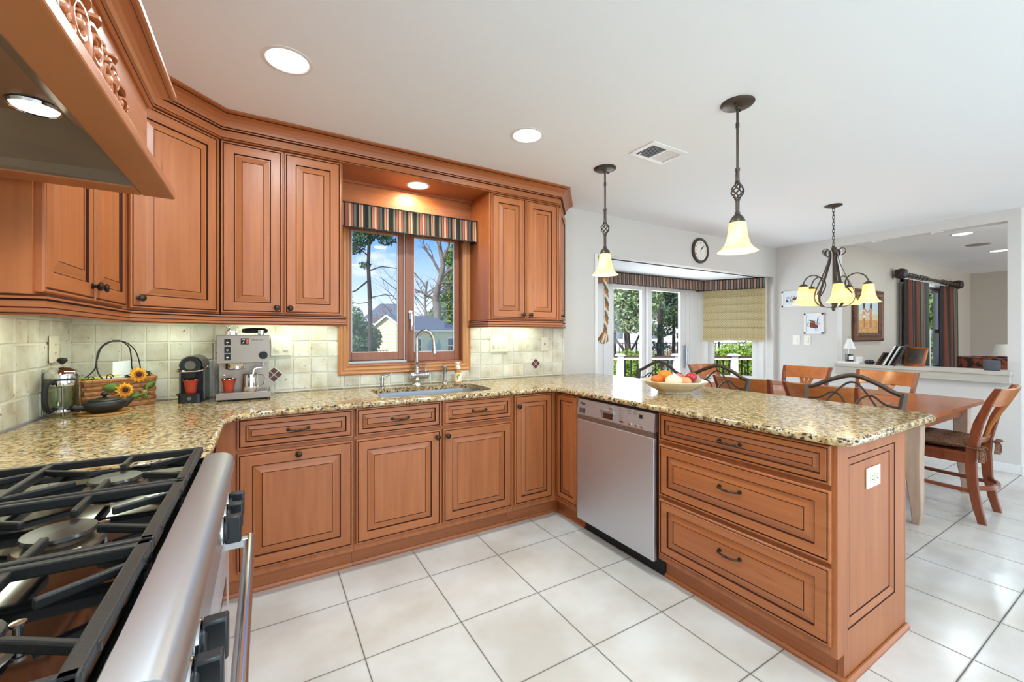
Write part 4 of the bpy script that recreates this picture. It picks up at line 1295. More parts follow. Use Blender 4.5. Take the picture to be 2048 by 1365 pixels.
def valance(name, L, z0, z1, label, loc, rz, m, dep=.1, grp='striped valances', wave=.004):
    """board-mounted gathered valance; local x runs along it, the front faces -y"""
    t = thing(name, label, 'valance', loc, rz, grp)
    mb = MB(); n = max(24, int(L / .012)); rr = random.Random(int(L * 100))
    rows = [z1, z1 - .012, z1 - .02, (z0 + z1) / 2, z0 + .02, z0 + .006, z0]
    outs = [0, .006, .002, .004, .006, .008, .004]
    vs = []; ph = [rr.uniform(0, 6) for _ in range(3)]
    for i in range(n + 1):
        x = L * i / n
        wv = wave * (math.sin(x * 90 + ph[0]) + .6 * math.sin(x * 47 + ph[1]))
        for r_, (z, o) in enumerate(zip(rows, outs)):
            s = .3 if r_ < 3 else 1
            vs.append((x, -o - wv * s, z + (.003 * math.sin(x * 60 + ph[2]) if r_ > 4 else 0)))
    k = len(rows)
    mb.add(vs, [(i * k + a, i * k + a + 1, (i + 1) * k + a + 1, (i + 1) * k + a) for i in range(n) for a in range(k - 1)], 0, True)
    for x in (0, L):
        mb.add([(x, 0, z1), (x, dep, z1), (x, dep, z0), (x, 0, z0)], [(0, 1, 2, 3)])
    build('fabric', mb, m, t, False)
    build('mounting_board', MB().box((.002, .0, z1 - .02), (L - .002, dep, z1 - .002)), RUBBER, t, False)
    mb = MB().tube([(0, -.006, z1 - .004)] + [(L * i / 40, -.006 - .002 * math.sin(i * 2.1), z1 - .004) for i in range(1, 40)] + [(L, -.006, z1 - .004)], .004, 6)
    mb.tube([(L * i / 40, -.010 - .003 * math.sin(i * 1.7), z0 + .002 + .003 * math.sin(i * 2.3)) for i in range(41)], .005, 6)
    build('welt', mb, RUBBER, t, False)
    return t


valance('window_valance', .985, 0, .165, 'dark striped fabric valance across the top of the sink window', (.411, 2.875, 1.98), 0, VALM, .11)

# ------------------------------------------------------------------ switch and outlet plates
def plate(label, cat, o, u, n, w, h, gangs, kind, m=CREAMP, name='switch_plate', grp=None):
    t = thing(name, label, cat, o, 0, grp)
    T = FR(o, u, n)
    build('plate', MB().box((-w / 2, -h / 2, 0), (w / 2, h / 2, .006), 0, T), m, t, bevel=.003)
    for i, kd in enumerate(kind):
        x = (i - (len(kind) - 1) / 2) * w / max(len(kind), 1) * .86
        if kd == 'r':
            build('rocker', MB().box((x - .016, -.034, .005), (x + .016, .034, .008), 0, T).add([(x - .013, -.028, .0085), (x + .013, -.028, .0085), (x + .013, .028, .0085), (x - .013, .028, .0085), (x - .013, -.028, .013), (x + .013, -.028, .013)], [(4, 5, 2, 3), (0, 1, 5, 4), (0, 4, 3), (1, 2, 5)], 0, False, T), m, t)
        elif kd == 's':
            build('slider', MB().box((x - .014, -.034, .005), (x + .014, .034, .0075), 0, T).box((x - .012, -.030, .0075), (x + .012, -.008, .014), 0, T), m, t)
        elif kd in 'od':
            mb = MB()
            for s in (-1, 1):
                yy = s * .02 if kd == 'o' else 0
                xx = x if kd == 'o' else x + s * .021
                if kd == 'o':
                    mb.prism(rrect(xx - .0165, yy - .0145, xx + .0165, yy + .0145, .007, 3), .005, .0085, 0, T)
                    for a in (-.006, .006): mb.box((xx + a - .0012, yy - .002, .0085), (xx + a + .0012, yy + .006, .0089), 1, T)
                    mb.box((xx - .0022, yy - .009, .0085), (xx + .0022, yy - .005, .0089), 1, T)
                else:
                    mb.box((xx - .0165, -.017, .006), (xx + .0165, .017, .0085), 0, T)
                    for a in (-.007, .007): mb.box((xx - .002, a - .0015, .0085), (xx + .006, a + .0015, .0089), 1, T)
                    mb.box((xx - .010, -.0025, .0085), (xx - .005, .0025, .0089), 1, T)
            build('socket', mb, [m, RUBBER], t)
        elif kd == 'j':
            build('jack', MB().lathe([(0, .006), (.007, .006), (.007, .0066), (0, .0066)], 14, 0, T), RUBBER, t)
        elif kd == 't':
            build('thermostat_dial', MB().box((x - .018, -.036, .006), (x + .018, .036, .012), 0, T).box((x + .004, -.028, .012), (x + .012, -.02, .016), 1, T), [m, STEEL], t, bevel=.002)
    return t


plate('ivory outlet plate on the tiled range wall, above the French press', 'outlet', (LX + .0125, 2.76, 1.213), (0, 1, 0), (1, 0, 0), .094, .125, 1, 'o')
plate('ivory double switch plate on the tile beside the espresso machine', 'switch', (.092, WY - .0125, 1.21), SU, SN, .115, .125, 2, 'sr')
plate('ivory triple switch and outlet plate on the green-lit tile under the clipped-end cabinet', 'switch', (1.658, WY - .0125, 1.20), SU, SN, .165, .125, 3, 'sso')
plate('ivory jack plate with one dark hole, near the end of the backsplash', 'jack plate', (2.113, WY - .0125, 1.196), SU, SN, .074, .120, 1, 'j')
plate('ivory horizontal outlet on the panelled end of the peninsula', 'outlet', (2.096, EY + .022 - .0135, .714), (1, 0, 0), (0, -1, 0), .130, .082, 1, 'd')
plate('white wall switch under the framed print, nearer the bay window', 'switch', (DX - .0005, 2.755, 1.206), (0, -1, 0), (-1, 0, 0), .088, .122, 1, 'r', WHITEP)
plate('white wall control under the framed print, nearer the half wall', 'switch', (DX - .0005, 2.628, 1.204), (0, -1, 0), (-1, 0, 0), .080, .122, 1, 't', WHITEP)

# ------------------------------------------------------------------ espresso machine
ex, ey = -.098, 2.745
ESP = mat('warm_brushed_steel', (162, 147, 135), .4, 1, bump=(60, .05, (30, 30, .4)))
e = thing('espresso_machine', 'boxy stainless espresso machine with black switches on the corner worktop', 'espresso machine', (ex, ey, CT))
hw = .124
build('feet', MB().box((-hw + .01, .02, 0), (hw - .01, .22, .012)), RUBBER, e, False)
build('drip_tray', MB().box((-hw - .004, 0, .010), (hw + .006, .235, .044)), ESP, e, False, bevel=.002)
mb = MB()
for i in range(9):
    mb.box((-hw + .012, .010 + i * .011, .044), (hw - .012, .015 + i * .011, .0465))
build('tray_grille', mb, CHROME, e, False)
build('column', MB().box((-hw + .004, .125, .044), (hw - .002, .235, .215)), ESP, e, False)
hdp = build('head', MB().box((-hw, .012, .209), (hw, .235, .362)), ESP, e, False, bevel=.002)
build('cup_rail', MB().box((-hw, .012, .362), (hw, .016, .366)).box((-hw, .012, .362), (-hw + .004, .235, .366)).box((hw - .004, .012, .362), (hw, .235, .366)), ESP, e, False)
Tf = FR((ex, ey + .0115, CT), (1, 0, 0), (0, -1, 0))
for z in (.325, .283, .243):
    mb = MB().box((-.089, z - .017, 0), (-.061, z + .017, .004), 0, Tf)
    mb.box((-.080, z - .004, .004), (-.070, z + .002, .0046), 1, Tf).box((-.076, z - .010, .004), (-.074, z - .008, .0046), 1, Tf)
    build('rocker_switch', mb, [RUBBER, WHITEP], e)
mb = MB().box((-.014, .312, 0), (.024, .346, .004), 0, Tf).box((.012, .316, .004), (.022, .342, .0052), 1, Tf).box((-.010, .338, .004), (.006, .341, .0045), 2, Tf)
mb.prism([(-.007, .318), (-.005, .317), (.004, .333), (.002, .334)], .004, .0046, 2, Tf)
build('power_indicator', mb, [RUBBER, mat('orange_lamp', (226, 104, 36), .3), WHITEP], e)
mb = MB().lathe([(0, 0), (.020, 0), (.020, .016), (.017, .019), (0, .02)], 20, 0, Tf @ Matrix.Translation((.094, .250, 0)))
for k in range(10):
    a = 2 * PI * k / 10
    mb.lathe([(.0, 0), (.0035, 0), (.0035, .016), (0, .0165)], 6, 0, Tf @ Matrix.Translation((.094 + .019 * math.cos(a), .250 + .019 * math.sin(a), 0)))
build('steam_knob', mb, RUBBER, e)
build('brew_group', MB().lathe([(0, .172), (.044, .172), (.048, .176), (.048, .206), (.05, .209), (0, .209)], 28, 0, Matrix.Translation((-.040, .065, 0))), CHROME, e, False)
build('steam_wand', MB().tube(bez([(.092, .05, .212), (.092, .05, .19), (.08, .05, .178), (.058, .048, .176), (.046, .045, .165), (.042, .042, .12)], 6), .0055, 8), CHROME, e, False)
build('side_screw', MB().lathe([(0, 0), (.008, 0), (.007, .006), (0, .007)], 12, 0, FR((ex - .10, ey + .125, CT + .135), (1, 0, 0), (0, -1, 0))), SATIN, e)


def lettering_mesh(name, text, size, T, m, parent, ext=.0004):
    cu = bpy.data.curves.new(name, 'FONT'); cu.body = text; cu.size = size; cu.extrude = ext; cu.align_x = 'CENTER'; cu.align_y = 'CENTER'
    tmp = bpy.data.objects.new('tmp', cu)
    C.objects.link(tmp)
    dg = bpy.context.evaluated_depsgraph_get()
    me = bpy.data.meshes.new_from_object(tmp.evaluated_get(dg))
    bpy.data.objects.remove(tmp)
    me.transform(MW[parent].inverted() @ T)
    me.materials.clear(); me.materials.append(m)
    me.name = name
    o = bpy.data.objects.new(name, me); C.objects.link(o); o.parent = parent; MW[o] = MW[parent]
    return o


lettering_mesh('brand_lettering', 'Miele', .021, TP @ Matrix.Translation((.05, .072, .0006)), DARK, cp)
lettering_mesh('brand_lettering', 'RANCILIO', .0115, Tf @ Matrix.Translation((.064, .337, .0006)), RUBBER, e)

pft = thing('portafilter', 'espresso portafilter with black handle, lying on top of the steel machine', 'portafilter', (ex + .03, ey + .06, CT + .3625))
build('handle', MB().tube([(-.04, 0, .026), (-.02, 0, .026), (.02, -.002, .028), (.07, -.004, .027), (.085, -.004, .024)], [.011, .0145, .0155, .0145, .009], 12), RUBBER, pft, False)
build('filter_head', MB().lathe([(.030, .0), (.034, .0), (.034, .024), (.030, .024), (.029, .002), (0, .002)], 24, 0, Matrix.Translation((-.092, .02, 0))).bar((-.066, .014, .018), (-.035, 0, .026), .014, .012), CHROME, pft, False)
tmpr = thing('coffee_tamper', 'chrome coffee tamper standing on the espresso machine', 'tamper', (ex - .075, ey + .14, CT + .3625))
build('body', MB().lathe([(0, 0), (.028, 0), (.028, .012), (.018, .02), (.008, .03), (.009, .04), (.012, .048), (.010, .055), (0, .056)], 20), CHROME, tmpr, False)
ms = thing('coffee_measure', 'small steel measuring cup on the espresso machine top', 'measuring cup', (ex + .082, ey + .045, CT + .3625))
build('body', MB().lathe([(0, 0), (.017, 0), (.0185, .030), (.0175, .030), (.016, .002), (0, .002)], 20), CHROME, ms, False)

REDC = mat('red_enamel_cup', (176, 58, 36), .32, coat=.4)
def red_cup(label, loc):
    t = thing('espresso_cup', label, 'cup', loc, 0, 'red cups')
    pr = [(0, 0), (.021, 0), (.0225, .003), (.0245, .012), (.0275, .040), (.031, .060), (.0365, .074)]
    mb = MB().lathe(pr, 30)
    build('body', mb, REDC, t, False)
    build('steel_lining', MB().lathe([(.0365, .074), (.0355, .0755), (.034, .074), (.029, .058), (.024, .014), (0, .008)], 30), CHROME, t, False)
    return t
red_cup('red tapered cup on the drip tray of the boxy espresso machine', (ex - .071, ey + .052, CT + .0465))
pt_ = thing('milk_pitcher', 'polished steel milk pitcher under the steam wand', 'pitcher', (ex + .030, ey + .052, CT + .0465))
build('body', MB().lathe([(0, 0), (.038, 0), (.041, .006), (.0415, .03), (.038, .075), (.0385, .096), (.037, .096), (.0365, .075), (.039, .03), (.037, .004), (0, .003)], 30), CHROME, pt_, False)
build('handle', MB().tube(bez([(.037, -.004, .090), (.062, -.006, .088), (.070, -.006, .070), (.062, -.005, .035), (.040, -.003, .024)], 6), .004, 8, flat=(1.5, .7)), CHROME, pt_, False)

# capsule machine
nx_, ny_ = -.343, 2.80
q = thing('capsule_coffee_machine', 'small black capsule coffee machine with domed head and chrome lever', 'coffee machine', (nx_, ny_, CT), R(-4))
GREY = mat('taupe_side_panel', (104, 100, 90), .3, coat=.3)
dome = [(-.052, 0)] + [(-.052, .17)] + [(.052 * math.cos(R(a)), .196 + .052 * math.sin(R(a))) for a in range(180, -1, -15)] + [(.052, 0)]
T = Matrix(((1, 0, 0, 0), (0, 0, 1, 0), (0, 1, 0, 0), (0, 0, 0, 1)))
mb = MB().prism([(x, z) for x, z in reversed(dome)], .065, .185, 0, T, True)
build('body', mb, BLACKP, q, False, bevel=.002)
hd_ = MB().prism([(.046 * math.cos(R(a)), .198 + .046 * math.sin(R(a))) for a in range(0, 360, 15)], .012, .065, 0, T, True)
build('head', hd_, BLACKP, q, False, bevel=.006)
build('dome_cover', MB().prism([(.056 * math.cos(R(a)), .196 + .056 * math.sin(R(a))) for a in range(-10, 191, 15)] + [(.050 * math.cos(R(a)), .196 + .050 * math.sin(R(a))) for a in range(190, -11, -15)], .04, .188, 0, T, True), GREY, q, False)
for s in (-1, 1):
    build('side_panel', MB().box((s * .053 - .004, .05, .01), (s * .053 + .004, .19, .175)), GREY, q, False, bevel=.002)
build('lever', MB().tube(bez([(-.055, .08, .178), (-.062, .04, .176), (-.052, .004, .172), (0, -.012, .170), (.052, .004, .174), (.064, .03, .182), (.070, .05, .196)], 6), .0055, 8), CHROME, q, False)
build('spout', MB().prism([(-.03, .172), (.03, .172), (.018, .135), (-.018, .135)], .02, .062, 0, T), BLACKP, q, False, bevel=.004)
mb = MB().lathe([(.018, 0), (.024, .002), (.024, .004), (.018, .003)], 20, 0, FR((0, .012, .202), (1, 0, 0), (0, -1, 0)))
build('badge_ring', mb, GREY, q, False)
build('front_grille', MB().box((-.045, .062, .06), (.045, .066, .135)), RUBBER, q, False)
build('cup_stand', MB().prism(rrect(-.052, -.012, .052, .07, .02, 4), .0, .045), BLACKP, q, False, bevel=.003)
build('cup_grate', MB().prism(rrect(-.058, -.022, .050, .066, .02, 4), .045, .050), RUBBER, q, False)
build('stand_badge', MB().lathe([(.006, 0), (.010, .001), (.010, .002), (.006, .002)], 14, 0, FR((0, -.0125, .026), (1, 0, 0), (0, -1, 0))), GREY, q, False)
red_cup('red tapered cup on the stand of the small black capsule machine', (nx_ + .002, ny_ + .022, CT + .0505))

# ------------------------------------------------------------------ woven basket with sunflowers and its contents
BX = (-.648, 2.858, CT); BR = R(33)
b = thing('woven_basket', 'brown woven basket with wire handle and cloth sunflowers on its front', 'basket', BX, BR)
WEAVE = wood('woven_splint', (150, 92, 44), (186, 124, 66), (104, 58, 28), (3, 3, 14), .45, .15)
mb = MB(); L_, D_ = .145, .058
out = rrect(-L_, -D_, L_, D_, .014, 3)
pp = []
for i in range(len(out)):
    a, c_ = V(out[i]), V(out[(i + 1) % len(out)])
    m = max(1, int((c_ - a).length / .012))
    for k in range(m): pp.append(a + (c_ - a) * (k / m))
nn = len(pp)
for r_ in range(6):
    z = .004 + r_ * .0225
    vs = []
    for i, p in enumerate(pp):
        d = (pp[(i + 1) % nn] - pp[i - 1]).normalized(); nv = V((d.y, -d.x))
        o = .0022 * math.sin(i * PI / 1.5 + r_ * PI)
        for (oo, zz) in ((o, z), (o + .002, z + .010), (o, z + .0205), (o - .004, z + .0205), (o - .004, z)):
            vs.append((p.x + nv.x * oo, p.y + nv.y * oo, zz))
    fs = []
    for i in range(nn):
        j = (i + 1) % nn
        for a in range(5):
            fs.append((i * 5 + a, j * 5 + a, j * 5 + (a + 1) % 5, i * 5 + (a + 1) % 5))
    mb.add(vs, fs, 0, False)
mb.prism(out, .002, .006)
build('body', mb, WEAVE, b, False)
RIM = mat('rim_splint', (176, 110, 52), .4)
mb = MB().tube([(p.x * 1.015, p.y * 1.03, .140) for p in pp], .0055, 6, closed=True, flat=(.8, 1.6))
for i in range(0, nn, 5):
    p = pp[i]; mb.tube([(p.x * 1.05, p.y * 1.1, .146), (p.x * 1.05, p.y * 1.12, .134)], .003, 6)
build('rim', mb, RIM, b, False)
mb = MB()
for s in (-1, 1):
    mb.tube(bez([(s * .030, -.050, .145), (s * .07, -.05, .15), (s * .085, -.03, .20), (s * .074, -.01, .28), (s * .04, 0, .325), (0, 0, .335)], 7), .003, 6)
    mb.tube(bez([(s * .11, .045, .145), (s * .075, .03, .19), (s * .068, .02, .24), (s * .055, .01, .30), (s * .02, 0, .332), (0, 0, .335)], 7), .003, 6)
    for (cx, cz, r) in ((.045, .155, .016), (.115, .152, .014)):
        mb.tube([(s * cx + r * (1 - .7 * t / 14) * math.cos(t * .55), -.050, cz + r * (1 - .7 * t / 14) * math.sin(t * .55)) for t in range(15)], .0024, 6)
mb.box((-.014, -.004, .330), (.014, .004, .340))
build('wire_handle', mb, RUBBER, b, False)
PETAL = mat('sunflower_petal', (238, 176, 44), .6); PET2 = mat('sunflower_inner_petal', (196, 104, 26), .6); SEED = mat('sunflower_centre', (44, 26, 18), .8); LEAF = mat('cloth_leaf', (112, 140, 44), .6, noise=(30, .2, (70, 100, 34)))
def sunflower(x, y, z, r, tilt):
    T = Matrix.Translation((x, y, z)) @ Matrix.Rotation(tilt, 4, 'X') @ Matrix.Rotation(R(90), 4, 'X')
    c = MB().lathe([(0, .016), (.3 * r, .013), (.36 * r, .007), (.30 * r, .002), (0, .002)], 16, 0, T)
    s = build('sunflower', c, SEED, b, False)
    mb = MB()
    for ring, (n, rr_, h0, m) in enumerate(((12, r, .004, 0), (12, r * .82, .008, 0), (12, r * .55, .011, 1))):
        for k in range(n):
            a = 2 * PI * (k + .5 * ring) / n
            M = T @ Matrix.Rotation(a, 4, 'Z')
            w = r * .15
            mb.add([(.25 * r, -w * .6, h0), (.25 * r, w * .6, h0), (.65 * rr_ + .1 * r, -w, h0 + .004), (.65 * rr_ + .1 * r, w, h0 + .004), (rr_, 0, h0 - .002), (.6 * rr_, 0, h0 + .001)], [(0, 2, 5), (2, 4, 5), (4, 3, 5), (3, 1, 5), (1, 0, 5)], m, False, M)
    build('petals', mb, [PETAL, PET2], s, False)
sunflower(.062, -.066, .160, .042, R(-8))
sunflower(.004, -.072, .088, .040, R(-4))
def leaf(x, z, ang, l, w):
    T = Matrix.Translation((x, -.064, z)) @ Matrix.Rotation(ang, 4, 'Y')
    vs = [(0, 0, 0)]; n = 8
    mb = MB(); L1 = []; R1 = []; M1 = []
    for i in range(n + 1):
        t = i / n; ww = w * math.sin(PI * t ** .8)
        L1.append((l * t, -.004, ww)); R1.append((l * t, -.004, -ww)); M1.append((l * t, -.012 + .006 * t, 0))
    vs = L1 + M1 + R1; k = n + 1
    mb.add(vs, [(i, i + 1, k + i + 1, k + i) for i in range(n)] + [(k + i, k + i + 1, 2 * k + i + 1, 2 * k + i) for i in range(n)], 0, True, T)
    build('leaf', mb, LEAF, b, False, solid=.0012)
leaf(-.018, .098, R(-165), .062, .024); leaf(.088, .085, R(-35), .062, .017); leaf(.074, .058, R(165), .058, .017); leaf(.085, .062, R(75), .032, .015)
mb = MB().ball((.088, -.070, .068), (.014, .010, .012), 0, 8)
for k in range(5):
    a = k * 1.25; mb.bar((.088, -.072, .068), (.088 + .026 * math.cos(a), -.076, .068 + .024 * math.sin(a)), .005, .004)
build('raffia_knot', mb, mat('raffia', (150, 146, 96), .8), b, False)

BM = Matrix.Translation(BX) @ Matrix.Rotation(BR, 4, 'Z')
def inb(name, mb, m, label, cat, x, y, z, rz=0, **kw):
    p = BM @ V((x, y, z))
    return one(name, mb, m, label, cat, None, p, BR + rz, **kw)
mb = MB().add([(-.036, -.012, 0), (.036, -.012, 0), (.036, .016, 0), (-.036, .016, 0), (-.040, 0, .12), (.036, 0, .12), (.040, .016, .13), (-.036, .016, .13), (-.034, .014, .218), (.040, .014, .222), (.040, .018, .222), (-.034, .018, .218)],
              [(0, 1, 5, 4), (4, 5, 9, 8), (1, 2, 6, 5), (5, 6, 10, 9), (2, 3, 7, 6), (6, 7, 11, 10), (3, 0, 4, 7), (7, 4, 8, 11), (8, 9, 10, 11), (3, 2, 1, 0)], 0)
mb.box((.004, -.003, .085), (.030, -.001, .11), 1).box((-.02, -.002, .075), (.0, .0, .095), 1)
inb('coffee_bag', mb, [mat('white_foil', (236, 238, 240), .4), mat('orange_print', (226, 140, 60), .5)], 'tall white bag with an orange print standing in the woven basket', 'bag', .035, .030, .008, bevel=.001)
inb('tea_packet', MB().prism(rrect(-.055, -.022, .055, .022, .016, 4), .0, .020, 0, Matrix.Rotation(R(6), 4, 'Y')), mat('teal_packet', (44, 88, 98), .4), 'teal blue packet lying in the front of the basket', 'packet', -.085, -.022, .128, 0, bevel=.004)
inb('napkin', MB().prism(rrect(-.075, -.018, .075, .018, .01, 3), 0, .016, 0, Matrix.Rotation(R(-4), 4, 'Y')), mat('yellow_napkin', (234, 214, 96), .8), 'folded yellow napkin across the back of the basket', 'napkin', -.055, .022, .140, 0, bevel=.004)
inb('envelope', MB().box((-.06, -.012, 0), (.06, .0, .014)), mat('white_paper', (232, 234, 236), .6), 'white paper packet in the middle of the basket', 'packet', .0, -.002, .140, R(2), bevel=.002)
inb('tea_box', MB().box((-.024, -.016, 0), (.024, .016, .068), 0, Matrix.Rotation(R(8), 4, 'Y')), mat('dark_green_box', (34, 66, 54), .4), 'dark green tea box standing at the end of the basket', 'box', .112, .020, .105, 0, bevel=.001)
inb('tea_box', MB().box((-.028, -.012, 0), (.028, .012, .052), 0, Matrix.Rotation(R(-5), 4, 'Y')), mat('black_green_box', (28, 44, 40), .4), 'short black-green box beside the front sunflower in the basket', 'box', .060, -.022, .110, 0, bevel=.001)

# ------------------------------------------------------------------ french press, teapot on its board
fpx = (-.787, 2.665, CT)
fp = thing('french_press', 'glass French press with chrome lid and black handle in the worktop corner', 'coffee press', fpx)
build('beaker', MB().lathe([(0, .014), (.050, .014), (.053, .018), (.053, .178), (.056, .186), (.054, .186), (.051, .178), (.051, .02), (0, .018)], 36), JARGLASS, fp, False)
mb = MB().tube([(.0545 * math.cos(2 * PI * i / 40), .0545 * math.sin(2 * PI * i / 40), .150) for i in range(40)], .009, 8, closed=True, flat=(.15, 1.4))
mb.tube([(.0545 * math.cos(2 * PI * i / 40), .0545 * math.sin(2 * PI * i / 40), .026) for i in range(40)], .008, 8, closed=True, flat=(.2, 1))
for k in range(4):
    a = R(20 + 90 * k)
    c, s = math.cos(a), math.sin(a)
    mb.tube([(.056 * c, .056 * s, .15), (.056 * c, .056 * s, .03), (.058 * c, .058 * s, .012), (.066 * c, .066 * s, .002)], .006, 6, flat=(.9, .4))
build('steel_frame', mb, CHROME, fp, False)
build('lid', MB().lathe([(0, .222), (.018, .221), (.038, .214), (.050, .204), (.056, .196), (.058, .188), (.058, .172), (.054, .172), (.054, .186), (0, .19)], 36).tube([(0, 0, .22), (0, 0, .236)], .004, 8), CHROME, fp, False)
build('plunger_knob', MB().lathe([(0, .232), (.006, .233), (.008, .238), (.015, .243), (.018, .251), (.015, .259), (.006, .263), (0, .263)], 20), RUBBER, fp, False)
build('plunger_disc', MB().lathe([(0, .155), (.049, .153), (.049, .160), (0, .163)], 24).tube([(0, 0, .155), (0, 0, .22)], .003, 6), STEEL, fp, False)
hdv = V((-.20, -.98, 0)).normalized()
def hp_(r, z): return (hdv.x * r, hdv.y * r, z)
build('handle', MB().tube(bez([hp_(.055, .155), hp_(.082, .160), hp_(.104, .145), hp_(.110, .10), hp_(.104, .055), hp_(.082, .034), hp_(.056, .036)], 6), .0095, 10, flat=(1.0, 1.2)), RUBBER, fp, False)
build('handle_clip', MB().bar(hp_(.054, .036), hp_(.076, .034), .014, .016), CHROME, fp, False)

tb = thing('round_trivet', 'thin round wooden board under the black iron teapot', 'trivet', (-.640, 2.640, CT))
build('board', MB().lathe([(0, 0), (.086, 0), (.090, .003), (.091, .008), (.088, .009), (.085, .006), (0, .006)], 40), mat('bamboo', (190, 140, 74), .4), tb, False)
tp = thing('iron_teapot', 'squat black cast iron teapot with a dark knob, in front of the basket', 'teapot', (-.640, 2.640, CT + .0065), R(28))
mb = MB().lathe([(0, 0), (.045, 0), (.050, .004), (.066, .014), (.077, .028), (.079, .040), (.074, .048), (.060, .054), (.05, .056), (0, .057)], 40, sx=1.0, sy=.82)
build('body', mb, IRON, tp, False)
build('spout', MB().tube(bez([(.066, 0, .028), (.086, 0, .042), (.100, 0, .058)], 5), [.020, .019, .018, .016, .014, .013, .012, .011, .010, .0095, .009], 12), IRON, tp, False)
build('handle', MB().tube(bez([(-.066, .0, .032), (-.092, 0, .034), (-.108, 0, .04)], 5), [.016] * 6 + [.014] * 5, 10, flat=(1.3, .8)), IRON, tp, False)
ld = build('lid', MB().lathe([(.056, .052), (.058, .057), (.050, .062), (.02, .069), (0, .07)], 36, sx=1, sy=.82), IRON, tp, False)
build('knob', MB().lathe([(0, .066), (.006, .068), (.007, .074), (.013, .080), (.0135, .087), (.008, .093), (0, .094)], 18), RUBBER, ld, False)

# ------------------------------------------------------------------ fruit bowl
BWX = (2.215, 1.735, CT)
bw = thing('fruit_bowl', 'wide cream ceramic bowl full of fruit on the peninsula', 'bowl', BWX, R(12))
CER = mat('cream_glaze', (226, 214, 188), .2, coat=.4, noise=(9, .25, (212, 198, 166)))
mb = MB().lathe([(0, .004), (.085, 0), (.098, 0), (.100, .012), (.104, .016), (.150, .040), (.186, .064), (.200, .078), (.197, .083), (.180, .070), (.140, .045), (.095, .026), (0, .022)], 10)
build('bowl', mb, CER, bw, False, bevel=.006, angle=10)
bw.children[0].data.polygons.foreach_set('use_smooth', [False] * len(bw.children[0].data.polygons))
def fruit(name, label, x, y, z, r, m, st=True):
    t = thing(name, label, 'fruit', (BWX[0] + x, BWX[1] + y, CT + z), rnd.uniform(0, 6), 'fruit in the bowl')
    rx, ry, rz_ = r
    mb = MB().lathe([(0, .80 * rz_ - rz_), (.15, -.0 + .82 * rz_ - rz_ * 1.78)][:0] + [(math.sin(PI * i / 14) * (1 + .06 * math.sin(PI * i / 14)), -math.cos(PI * i / 14) * (1 - .14 * math.exp(-((i - 14) / 2.0) ** 2) - .08 * math.exp(-(i / 2.0) ** 2))) for i in range(15)], 20, 0, Matrix.Diagonal((rx, ry, rz_, 1)))
    mb.v = [(a, b_, c_ + rz_) for a, b_, c_ in mb.v]
    build('flesh', mb, m, t, False, sub=1)
    if st:
        build('stem', MB().tube([(0, 0, rz_ * 1.8), (.003, 0, rz_ * 2.08)], .002, 6), mat('fruit_stem', (84, 60, 34), .8), t, False)
    return t
ORG = mat('orange_peel', (224, 130, 28), .45, bump=(180, .2)); TNG = mat('tangerine_peel', (206, 110, 30), .45, bump=(160, .2)); PLE = mat('pale_melon_skin', (236, 216, 184), .5)
AP1 = mat('dark_red_apple', (166, 26, 36), .2, coat=.4, noise=(14, .2, (192, 48, 50), (4, 4, .6))); AP2 = mat('pink_apple', (208, 74, 78), .25, coat=.3, noise=(12, .25, (224, 132, 100), (4, 4, .6))); AP3 = mat('peach_apple', (226, 128, 96), .25, coat=.3, noise=(10, .25, (236, 190, 116), (3, 3, .7)))
fruit('orange', 'bright orange piled at the back of the fruit bowl', .018, .080, .054, (.046, .046, .043), ORG, False)
fruit('melon', 'pale cream round fruit at the front of the bowl', -.035, -.028, .032, (.050, .05, .044), PLE, False)
fruit('tangerine', 'flat tangerine at the bowl rim, behind the pale fruit', -.068, .072, .050, (.036, .036, .030), TNG, False)
fruit('apple', 'peach and yellow apple in front of the red apples', .055, -.042, .032, (.038, .038, .036), AP3)
fruit('apple', 'deep red shiny apple nearest the bowl end', .128, -.033, .062, (.035, .035, .033), AP1)
fruit('apple', 'pink-red apple behind the peach apple', .102, .036, .050, (.035, .035, .033), AP2)

# ------------------------------------------------------------------ bay: sliding door, angled window, shade, valances
d1 = struct('door_1', MB().box((3.70, 3.85, .02), (3.76, 3.97, 2.0)).box((5.19, 3.85, .02), (5.25, 3.97, 2.0)).box((3.76, 3.85, 1.95), (5.19, 3.97, 2.0)).box((3.70, 3.85, 0), (5.25, 3.97, .03)).box((5.25, 3.838, 0), (5.40, 3.855, 2.03)).box((3.60, 3.838, 0), (3.70, 3.855, 2.03)), WHITE)
for x0, x1, y in ((3.755, 4.455, 3.935), (4.415, 5.192, 3.89)):
    pn = build('door_panel', MB().box((x0, y - .02, .03), (x0 + .085, y + .02, 1.955)).box((x1 - .105, y - .02, .03), (x1, y + .02, 1.955)).box((x0 + .085, y - .02, .03), (x1 - .105, y + .02, .25)).box((x0 + .085, y - .02, 1.87), (x1 - .105, y + .02, 1.955)), WHITE, d1, bevel=.003)
    build('glass', MB().box((x0 + .08, y - .003, .245), (x1 - .10, y + .003, 1.875)), GLASS, pn)
build('handle', MB().box((5.150, 3.855, .80), (5.178, 3.872, 1.12)).tube(bez([(5.164, 3.855, .84), (5.164, 3.825, .86), (5.164, 3.82, .96), (5.164, 3.825, 1.06), (5.164, 3.855, 1.08)], 5), .008, 8), STEEL, d1, bevel=.002)

